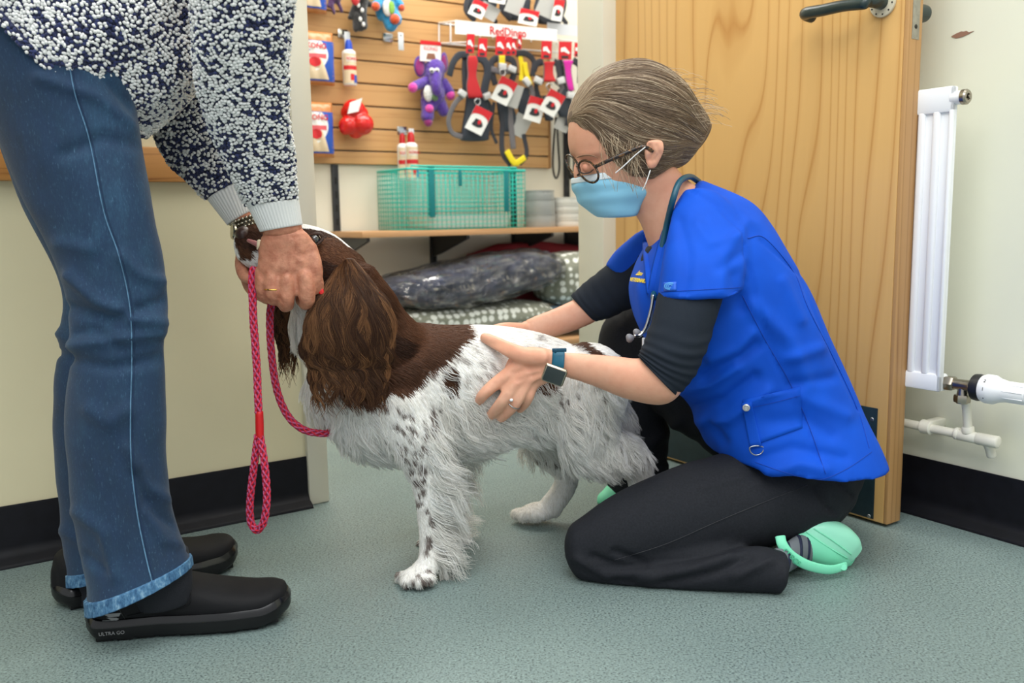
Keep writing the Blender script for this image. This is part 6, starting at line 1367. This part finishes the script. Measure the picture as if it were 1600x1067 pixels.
fl = [S(-60, -60, 150, -30, 1.43, .75), S(-30, 100, 170, 110, 1.415, .7), S(30, 300, 200, 290, 1.40, .66), S(92, 430, 215, 420, 1.392, .6), S(96, 520, 214, 510, 1.385, .6), S(86, 610, 210, 600, 1.38, .62), S(86, 700, 210, 690, 1.375, .64), S(96, 790, 222, 770, 1.372, .66), S(102, 860, 236, 838, 1.37, .72), S(107, 905, 244, 868, 1.37, .76)]
mb = MB(); loft(mb, fl, 48, 6, .8, .02); jme2 = remesh(mb, .0065, 3)
mb = MB(); loft(mb, [S(-150, -150, 130, -110, OD, .6), S(-110, -60, 190, 40, OD, .6), S(-60, 40, 195, 120, OD, .5)], 48, 5, .3, .4); jme3 = remesh(mb, .008, 3)
folds(jme, [([(215, 200), (150, 150), (60, 120)], 9, 6.0), ([(205, 165), (140, 100)], 7, -6.0), ([(225, 230), (160, 215), (100, 240)], 10, -5.1), ([(108, 430), (150, 470), (220, 500), (262, 505)], 9, 8.5), ([(110, 480), (170, 500), (255, 470)], 8, -7.6), ([(112, 540), (180, 530), (258, 520)], 9, 7.6), ([(108, 560), (170, 575), (250, 560)], 8, -6.8), ([(255, 440), (220, 430), (190, 400)], 9, 6.8),
            ([(120, 520), (150, 515), (190, 545)], 6, -5.1), ([(262, 780), (230, 760), (200, 700)], 9, 6.8), ([(270, 820), (240, 800), (215, 740)], 8, -6.0), ([(285, 850), (255, 845), (230, 800)], 7, 5.1), ([(120, 800), (160, 830), (180, 900)], 9, 6.0), ([(135, 870), (160, 890)], 7, -5.1), ([(140, 640), (170, 660), (200, 640)], 12, 5.1), ([(90, 380), (140, 390)], 10, 4.2)], .4)
folds(jme2, [([(90, 520), (112, 530)], 8, 6.8), ([(88, 550), (112, 560)], 7, -6.8), ([(100, 830), (130, 850)], 8, 5.1)], .4)
for m_ in (jme, jme2): v = mesh_co(m_); set_co(m_, v + mesh_no(m_) * (.0014 * vnoise(v, 42, 71))[:, None])
jeans = join_meshes([jme, jme2, jme3]).build('jeans', denim, owner)
dseam = mat('denim_seam', (92, 132, 164), .85, var=(120, .3), bump=(500, .8, .001)); dnavy = mat('denim_dark_thread', (22, 46, 78), .85)  # pale seam and a darker thread line alongside it
seam(jme, [(108, 100), (118, 150), (140, 220), (162, 330), (186, 400), (203, 480), (206, 560), (204, 640), (205, 720), (214, 800), (228, 870), (240, 918)], .0012, dseam, jeans, 'side_seam', 80)
seam(jme, [(112, 100), (122, 150), (144, 220), (166, 330), (190, 400), (207, 480), (210, 560), (208, 640), (209, 720), (218, 800), (232, 870), (244, 916)], .001, dnavy, jeans, 'seam_edge', 80)
def cuff(ra, rb, name, k, m, parent, rib=0, ra_amp=.03, n=64, sub=6, off=1.02):
    f = (lambda t, th: off * (1 + (ra_amp * np.cos(rib * th) if rib else .012 * np.sin(26 * th + 2 * t)))); mb = MB(); loft(mb, [ra, (np.array(ra) + np.array(rb)) / 2, rb], n, sub, .04, .04, f); return mb.build(name, m, parent, True)
hemm = bpy.data.materials.new('denim_hem'); hemm.use_nodes = True; t = NT(hemm); t.link(t.ramp(t.noise(150, t.coords((1, 1, .5)), 4, .7), [(.35, lin((34, 74, 112))), (.55, lin((76, 120, 156))), (.7, lin((130, 164, 188)))]), t.bsdf.inputs['Base Color']); t.bsdf.inputs['Roughness'].default_value = .9; t.bump(t.noise(300, t.coords(), 3), .5, .001)
cuff(S(138.5, 931, 294, 874, 1.242, .8), S(141, 953, 297, 888, 1.242, .81), 'hem', 0, hemm, jeans); cuff(S(106, 890, 242, 856, 1.37, .76), S(107, 908, 246, 870, 1.37, .77), 'hem', 0, hemm, jeans)
# --- shoes and socks
shoe_k = mat('black_shoe_fabric', (17, 17, 20), .7, spec=.25, bump=(900, .4, .0005)); sole_k = mat('black_rubber_sole', (17, 17, 19), .45, spec=.35); gl_k = mat('gloss_black', (18, 18, 20), .22); grey_k = mat('grey_mark', (138, 138, 140), .5)
def shoe(heel, toe, ank, width, label, detail):
    """heel, toe: floor points of the outline; local x runs from heel to toe"""
    o = bpy.data.objects.new('shoe', None); COL.objects.link(o); o.parent = owner
    X = nrm(toe - heel); L = np.linalg.norm(toe - heel); Y = np.cross(Z, X)
    def W(x, y, z): return heel + X * x * L + Y * y + Z * z
    hw = [(.0, .55), (.06, .78), (.18, .82), (.36, .8), (.55, .95), (.72, 1.0), (.86, .9), (.95, .7), (1.0, .42)]
    def hwf(x): return np.interp(x, [a for a, b in hw], [b for a, b in hw]) * width / 2
    def zs(x): return .006 + .010 * sm(x, .86, 1.0) + .006 * (1 - sm(x, 0, .1))       # rocker
    # outsole and midsole
    def slab(z0, z1, e0, e1, nm, m, x0=0.0, x1=1.0):
        mb = MB(); nx = 40; th = np.linspace(0, 2 * np.pi, 72, endpoint=False); v = []
        for zf, e in ((z0, e0), (z0 + (z1 - z0) * .35, (e0 + e1) / 2 + .0015), (z1, e1)):
            for a in th:
                x = .5 - .5 * math.cos(a); y = hwf(np.clip(x, .004, .996)) * (1 if math.sin(a) > 0 else -1) * min(1, abs(math.sin(a)) * 2.2) ** .6; xx = x0 + (x1 - x0) * x
                kx = -math.cos(a) * e / L; v.append(W(xx + kx, y + math.copysign(e, y) * min(1, abs(math.sin(a)) * 2), zf(xx) if callable(zf) else zf + zs(xx) - .006))
        n = len(th); f = [(i * n + j, i * n + (j + 1) % n, (i + 1) * n + (j + 1) % n, (i + 1) * n + j) for i in range(2) for j in range(n)] + [tuple(range(n))[::-1], tuple(range(2 * n, 3 * n))]
        mb.add(v, f); ob = mb.build(nm, m, o, True, 'auto'); bm = bmesh.new(); bm.from_mesh(ob.data); bmesh.ops.recalc_face_normals(bm, faces=bm.faces); bm.to_mesh(ob.data); bm.free(); return ob
    slab(.006, .024, .001, .004, 'midsole', sole_k); slab(.024, .034, .005, .001, 'foxing', gl_k)
    for i in range(9):
        x0 = .045 + i * .103; mb = MB(); c = W(x0 + .045, 0, .004 + zs(x0 + .045) - .006); Mx = np.column_stack([X, Y, Z]); box(mb, -.0115, .0115, -hwf(x0 + .045) * .93 + .002, hwf(x0 + .045) * .93 - .002, -.004 if i < 8 else -.003, .006, .002, 2, Mx, c); mb.build('tread_lug', sole_k, o, True, 'auto')
    # upper
    rows = [(.0, .058, .3), (.03, .078, .62), (.10, .088, .84), (.22, .092, .86), (.34, .090, .84), (.44, .082, .86), (.56, .070, .95), (.70, .060, 1.0), (.82, .054, .97), (.92, .050, .82), (.965, .044, .6)]
    rr = []
    for x, h, wk in rows:
        zb_ = .022 + zs(x) - .006; c = W(x, 0, zb_ + (h - .022) / 2 - .004); rr.append(ring(c, Y * (width / 2 * wk * .97), Z * ((h - .022) / 2 + .006)))
    mb = MB(); loft(mb, rr, 40, 6, .5, .6, power=2.7); me = remesh(mb, .0042, 3); up_ = link_mesh('upper', me, shoe_k, o)
    if detail:
        seam(me, [(205, 985), (188, 955), (182, 948)], .0011, gl_k, up_, 'panel_seam'); seam(me, [(200, 962), (228, 956), (262, 950), (292, 946), (298, 932), (296, 905)], .0018, shoe_k, up_, 'collar_edge'); seam(me, [(360, 970), (400, 958), (442, 945)], .0009, gl_k, up_, 'toe_seam')
        patch_on(me, [(140, 955), (186, 950), (204, 978), (140, 984)], .0012, gl_k, up_, 'heel_panel', 8)
        for k, pl in enumerate((((161, 960), (176, 958.5), (189, 957.5), (186, 963), (170, 964.5), (166, 962)), ((166, 965), (182, 965), (186, 967), (178, 972), (157, 973), (160, 969.5), (174, 969)))):
            q = on_near(me, pl, .0022)
            if len(q) == len(pl): mb = MB(); plate(mb, q, .0006, nrm(CAM - q[0])); mb.build('emblem', grey_k, up_, False, False) if False else mb.build('emblem', grey_k, up_, True, False)
        a, b = P(156, 1001, 1.196), P(186, 999, 1.196); ex = X; nn = -Y; text('lettering', 'ULTRA GO', .0072, np.column_stack([ex, Z, nn]), W(.14, 0, .017) - Y * (hwf(.14) + .0055), grey_k, up_, .0003, True)
    return o
hN, tN = on_floor(130, 1008), on_floor(446, 984); hF, tF = on_floor(96, 960), on_floor(378, 888)
Yn = np.cross(Z, nrm(tN - hN)); shoe(hN + Yn * .038, tN + Yn * .05, None, .098, 'near', True); Yf = np.cross(Z, nrm(tF - hF)); shoe(hF + Yf * .038, tF + Yf * .034, None, .096, 'far', False)
mb = MB(); loft(mb, [S(190, 880, 292, 860, 1.25, .8), S(205, 925, 300, 905, 1.25, .7), S(215, 950, 298, 938, 1.25, .6)], 24, 4, .3, .3); mb.build('sock', mat('navy_sock_knit', (24, 26, 34), .9, bump=(600, .5, .001)), owner, True)
mb = MB(); loft(mb, [S(120, 870, 225, 850, 1.37, .7), S(118, 912, 225, 895, 1.365, .6), S(118, 940, 222, 925, 1.36, .5)], 24, 4, .3, .3); mb.build('sock', mat('navy_sock_knit'), owner, True)
# --- knitted jumper: navy ground with white nubs laid in rows
navy_k = mat('navy_knit', (28, 34, 66), .95, bump=(160, 1.0, .004), var=(90, .45), sheen=.2)
nub = bpy.data.materials.new('boucle_nub'); nub.use_nodes = True; t = NT(nub); at_ = t.new('ShaderNodeAttribute'); at_.attribute_name = 'coat'; t.link(at_.outputs['Color'], t.bsdf.inputs['Base Color']); t.bsdf.inputs['Roughness'].default_value = .95; t.bsdf.inputs['Sheen Weight'].default_value = .2; t.bump(t.noise(900, t.coords(), 2), .5, .0006)
ico_v, ico_f = None, None
bm = bmesh.new(); bmesh.ops.create_icosphere(bm, subdivisions=1, radius=1); ico_v = np.array([x.co for x in bm.verts]); ico_f = np.array([[x.index for x in g.verts] for g in bm.faces]); bm.free()
jumper = bpy.data.objects.new('jumper', None); COL.objects.link(jumper); jumper.parent = owner
def knit(name, rr, fn=None, row=.0043, st=.0052, seed=0, white=.62, power=2.0, d0=.05, d1=.05, sub=10, nth=72, thick=.0035):
    mb = MB(); p = loft(mb, rr, nth, sub, d0, d1, fn, power=power); ob = mb.build(name, navy_k, jumper, True)
    R = catmull(np.array(rr), sub); grid_ = rings_pts(R, nth, fn, power); r = np.random.default_rng(seed)
    cl = np.concatenate([[0], np.cumsum(np.linalg.norm(np.diff(R[:, :3], axis=0), axis=1))]); C, U, V, Wd, col = [], [], [], [], []
    nrow = int(cl[-1] / row)
    for i in range(nrow):
        s_ = (i + .5) * row; k = np.searchsorted(cl, s_) - 1; k = min(max(k, 0), len(R) - 2); f = (s_ - cl[k]) / (cl[k + 1] - cl[k]); loop = grid_[k] * (1 - f) + grid_[k + 1] * f
        nxt = grid_[k + 1] - grid_[k]; dl = np.linalg.norm(np.roll(loop, -1, 0) - loop, axis=1); per = np.concatenate([[0], np.cumsum(dl)]); ns = int(per[-1] / st)
        pos = (np.arange(ns) + r.uniform(-.3, .3, ns) + .5 * (i % 2)) * per[-1] / ns % per[-1]; j_ = np.minimum(np.searchsorted(per, pos, side='right') - 1, nth - 1); fr = ((pos - per[j_]) / (dl[j_] + 1e-9))[:, None]
        a, b = loop[j_], loop[(j_ + 1) % nth]; c = a * (1 - fr) + b * fr; tg = b - a; tg /= np.linalg.norm(tg, axis=1)[:, None] + 1e-9; ax = nxt[j_]; ax = ax - (ax * tg).sum(1)[:, None] * tg; ax /= np.linalg.norm(ax, axis=1)[:, None] + 1e-9; no = np.cross(tg, ax); ctr = loop.mean(0); no *= np.sign(((c - ctr) * no).sum(1))[:, None]
        face = (no * (CAM - c)).sum(1) / np.linalg.norm(CAM - c, axis=1) > -.3
        k_ = face; C.append(c[k_] + ax[k_] * r.normal(0, .0011, k_.sum())[:, None]); U.append(tg[k_]); V.append(ax[k_]); Wd.append(no[k_])
    C, U, V, Wd = map(np.concatenate, (C, U, V, Wd)); n = len(C)
    patchy = vnoise(C, 55, seed + 5) * .18; wmask = r.random(n) < white + patchy + .12 * np.sin(C[:, 2] * 420 + 3 * vnoise(C, 20, seed)) ; tilt = r.normal(0, .6, n)[:, None]; U2 = U * np.cos(tilt) + V * np.sin(tilt); V2 = V * np.cos(tilt) - U * np.sin(tilt)
    ra = r.uniform(.0024, .0043, n)[:, None, None]; rb = r.uniform(.0020, .0032, n)[:, None, None]; rc = r.uniform(.002, .0036, n)[:, None, None] * np.where(wmask, 1, .75)[:, None, None]
    vv = C[:, None, :] + Wd[:, None, :] * .0008 + ico_v[None, :, 0:1] * U2[:, None, :] * ra + ico_v[None, :, 1:2] * V2[:, None, :] * rb + ico_v[None, :, 2:3] * Wd[:, None, :] * rc
    nv_ = len(ico_v); ff = (ico_f[None] + (np.arange(n) * nv_)[:, None, None]).reshape(-1, 3); me = bpy.data.meshes.new('stitches'); me.vertices.add(n * nv_); me.vertices.foreach_set('co', vv.reshape(-1).astype(np.float32))
    me.loops.add(len(ff) * 3); me.loops.foreach_set('vertex_index', ff.ravel().astype(np.int32)); me.polygons.add(len(ff)); me.polygons.foreach_set('loop_start', np.arange(len(ff), dtype=np.int32) * 3); me.update(calc_edges=True)
    wh = np.array(lin((240, 239, 236))) * r.uniform(.8, 1.05, n)[:, None]; nvy = np.array(lin((36, 44, 84))) * r.uniform(.6, 1.4, n)[:, None]; vcol(me, 'coat', np.repeat(np.where(wmask[:, None], wh, nvy), nv_, 0)); so = link_mesh('stitches', me, nub, ob); so.location = Vector((0, 0, 0)) - Vector(ob.location) - Vector(jumper.location) * 0; so['kind'] = 'stuff'
    so.location = (0, 0, 0); so.matrix_parent_inverse = Matrix.Identity(4); return ob
drape = lambda t, th: 1 + .022 * np.sin(6 * th + 3 * t) + .014 * np.sin(11 * th - 4 * t)
knit('jumper_body', [S(-130, -190, 214, 203, OD - .010, .715), S(-70, -262, 236, 190, OD - .010, .70), S(30, -320, 300, 130, OD - .008, .65), S(150, -350, 360, 10, OD - .005, .66), S(280, -350, 440, -80, OD - .005, .72), S(380, -310, 490, -150, OD, .6)], drape, seed=1, white=.68)
wr_s = lambda t, th: 1 + .025 * np.sin(5 * th + 17 * t) * sm(t, .2, .5) + .015 * np.sin(9 * th - 23 * t)
knit('jumper_sleeve', [S(290, -120, 466, -150, 1.165, .62), S(298, -20, 462, -30, 1.18, .6), S(302, 60, 452, 50, 1.205, .58), S(306, 120, 448, 112, 1.235, .56), S(322, 180, 450, 170, 1.27, .56), S(342, 235, 456, 222, 1.305, .56), S(366, 285, 460, 268, 1.335, .58), S(386, 322, 465, 310, 1.362, .62)], wr_s, seed=2, white=.72)
knit('jumper_sleeve', [S(215, 60, 340, 20, 1.47, .6), S(226, 140, 345, 100, 1.48, .6), S(240, 205, 360, 160, 1.485, .6), S(264, 252, 372, 205, 1.49, .6), S(294, 285, 384, 245, 1.49, .6), S(324, 312, 394, 275, 1.49, .65)], wr_s, seed=3, white=.58)
knit('jumper_hem', [S(-134, -186, 211, 208, OD - .010, .725), S(-121, -202, 218, 202, OD - .010, .72)], lambda t, th: 1.02 + .02 * np.sin(6 * th), seed=4, white=.5, sub=4)
ribm = mat('grey_white_rib', (234, 233, 230), .92, bump=(500, .4, .0008), sheen=.2)
cuff(S(387, 322, 466, 311, 1.362, .64), S(407, 362, 472, 351, 1.374, .74), 'cuff', 0, ribm, jumper, 46, .014, 276, 8, 1.0)
cuff(S(325, 312, 392, 276, 1.49, .66), S(356, 352, 399, 327, 1.49, .72), 'cuff', 0, ribm, jumper, 40, .016, 240, 8, 1.0)

# ================================================================== THE LEAD
ld = root('dog_lead', 'pink and red braided rope lead held in the standing person\'s hand', 'lead', tuple(P(405, 640, 1.38)))
rope = bpy.data.materials.new('braided_rope'); rope.use_nodes = True; t = NT(rope); at_ = t.new('ShaderNodeAttribute'); at_.attribute_name = 'coat'; t.link(at_.outputs['Color'], t.bsdf.inputs['Base Color']); t.bsdf.inputs['Roughness'].default_value = .75; t.bump(t.noise(1500, t.coords(), 2), .4, .0005)
def braid(pts, name, rad=.0046, dark=1.0):
    pts = catmull(np.array(pts), 14); seg_ = np.linalg.norm(np.diff(pts, axis=0), axis=1); cl = np.concatenate([[0], np.cumsum(seg_)]); n = int(cl[-1] / .0016); s_ = np.linspace(0, cl[-1], n); q = np.column_stack([np.interp(s_, cl, pts[:, i]) for i in range(3)])
    R = rod_rings(q, rad * .8); mb = MB(); loft(mb, R, 12, 1, .5, .5, d0=.5) if False else loft(mb, R, 12, 1, .5, .5); nb = mb.n; cols = [np.tile(lin((150, 22, 50)), (nb, 1))]
    r = np.random.default_rng(len(q))
    for h, sgn in [(k / 4 * 2 * np.pi, s2) for k in range(4) for s2 in (1, -1)]:
        an = h + sgn * s_ / (rad * 1.9); ra = rad * (1 + .05 * np.sin(an * 4 + h)); c = q + R[:, 3:6] / (rad * .8) * (np.cos(an) * ra)[:, None] + R[:, 6:9] / (rad * .8) * (np.sin(an) * ra)[:, None]
        loft(mb, rod_rings(c, rad * .36), 6, 1, 0, 0); col = lin((214, 34, 62)) if sgn > 0 else lin((186, 84, 128)); cols.append(np.tile(np.array(col) * dark, (mb.n - nb, 1))); nb = mb.n
    o = mb.build(name, rope, ld, True); vcol(o.data, 'coat', np.concatenate(cols)); return o
LD = 1.385
braid([P(396, 418, 1.40), P(394, 440, 1.39), P(396, 500, LD), P(401, 570, LD), P(404, 645, LD)], 'rope')
braid([P(403, 680, LD), P(398, 720, LD + .003), P(391, 780, LD + .006), P(392, 815, LD + .008), P(402, 828, LD + .004), P(413, 812, LD - .002), P(417, 770, LD - .005), P(412, 715, LD - .004), P(406, 680, LD)], 'handle_loop')
mb = MB(); rod(mb, [P(405, 643, LD), P(405.5, 662, LD), P(406, 684, LD)], [.0062, .0066, .0064], 20, 4, d0=.15, d1=.15); mb.build('ferrule', mat('red_leather', (206, 20, 26), .35), ld, True)
braid([P(430, 455, 1.43), P(422, 490, 1.43), P(424, 550, 1.43), P(433, 610, 1.43), P(450, 650, 1.432), P(474, 671, 1.436), P(500, 677, 1.445), P(516, 676, 1.46)], 'rope', .0046, .8)

# ------------------------------------------------------------------ thing > part > sub-part and no deeper
bpy.context.view_layer.update()
for o in list(bpy.data.objects):
    chain = []; q = o.parent
    while q is not None: chain.append(q); q = q.parent
    if len(chain) >= 3:
        part = chain[-2]; mw = o.matrix_world.copy(); o.parent = part; o.matrix_parent_inverse = Matrix.Identity(4); o.matrix_basis = part.matrix_world.inverted() @ mw
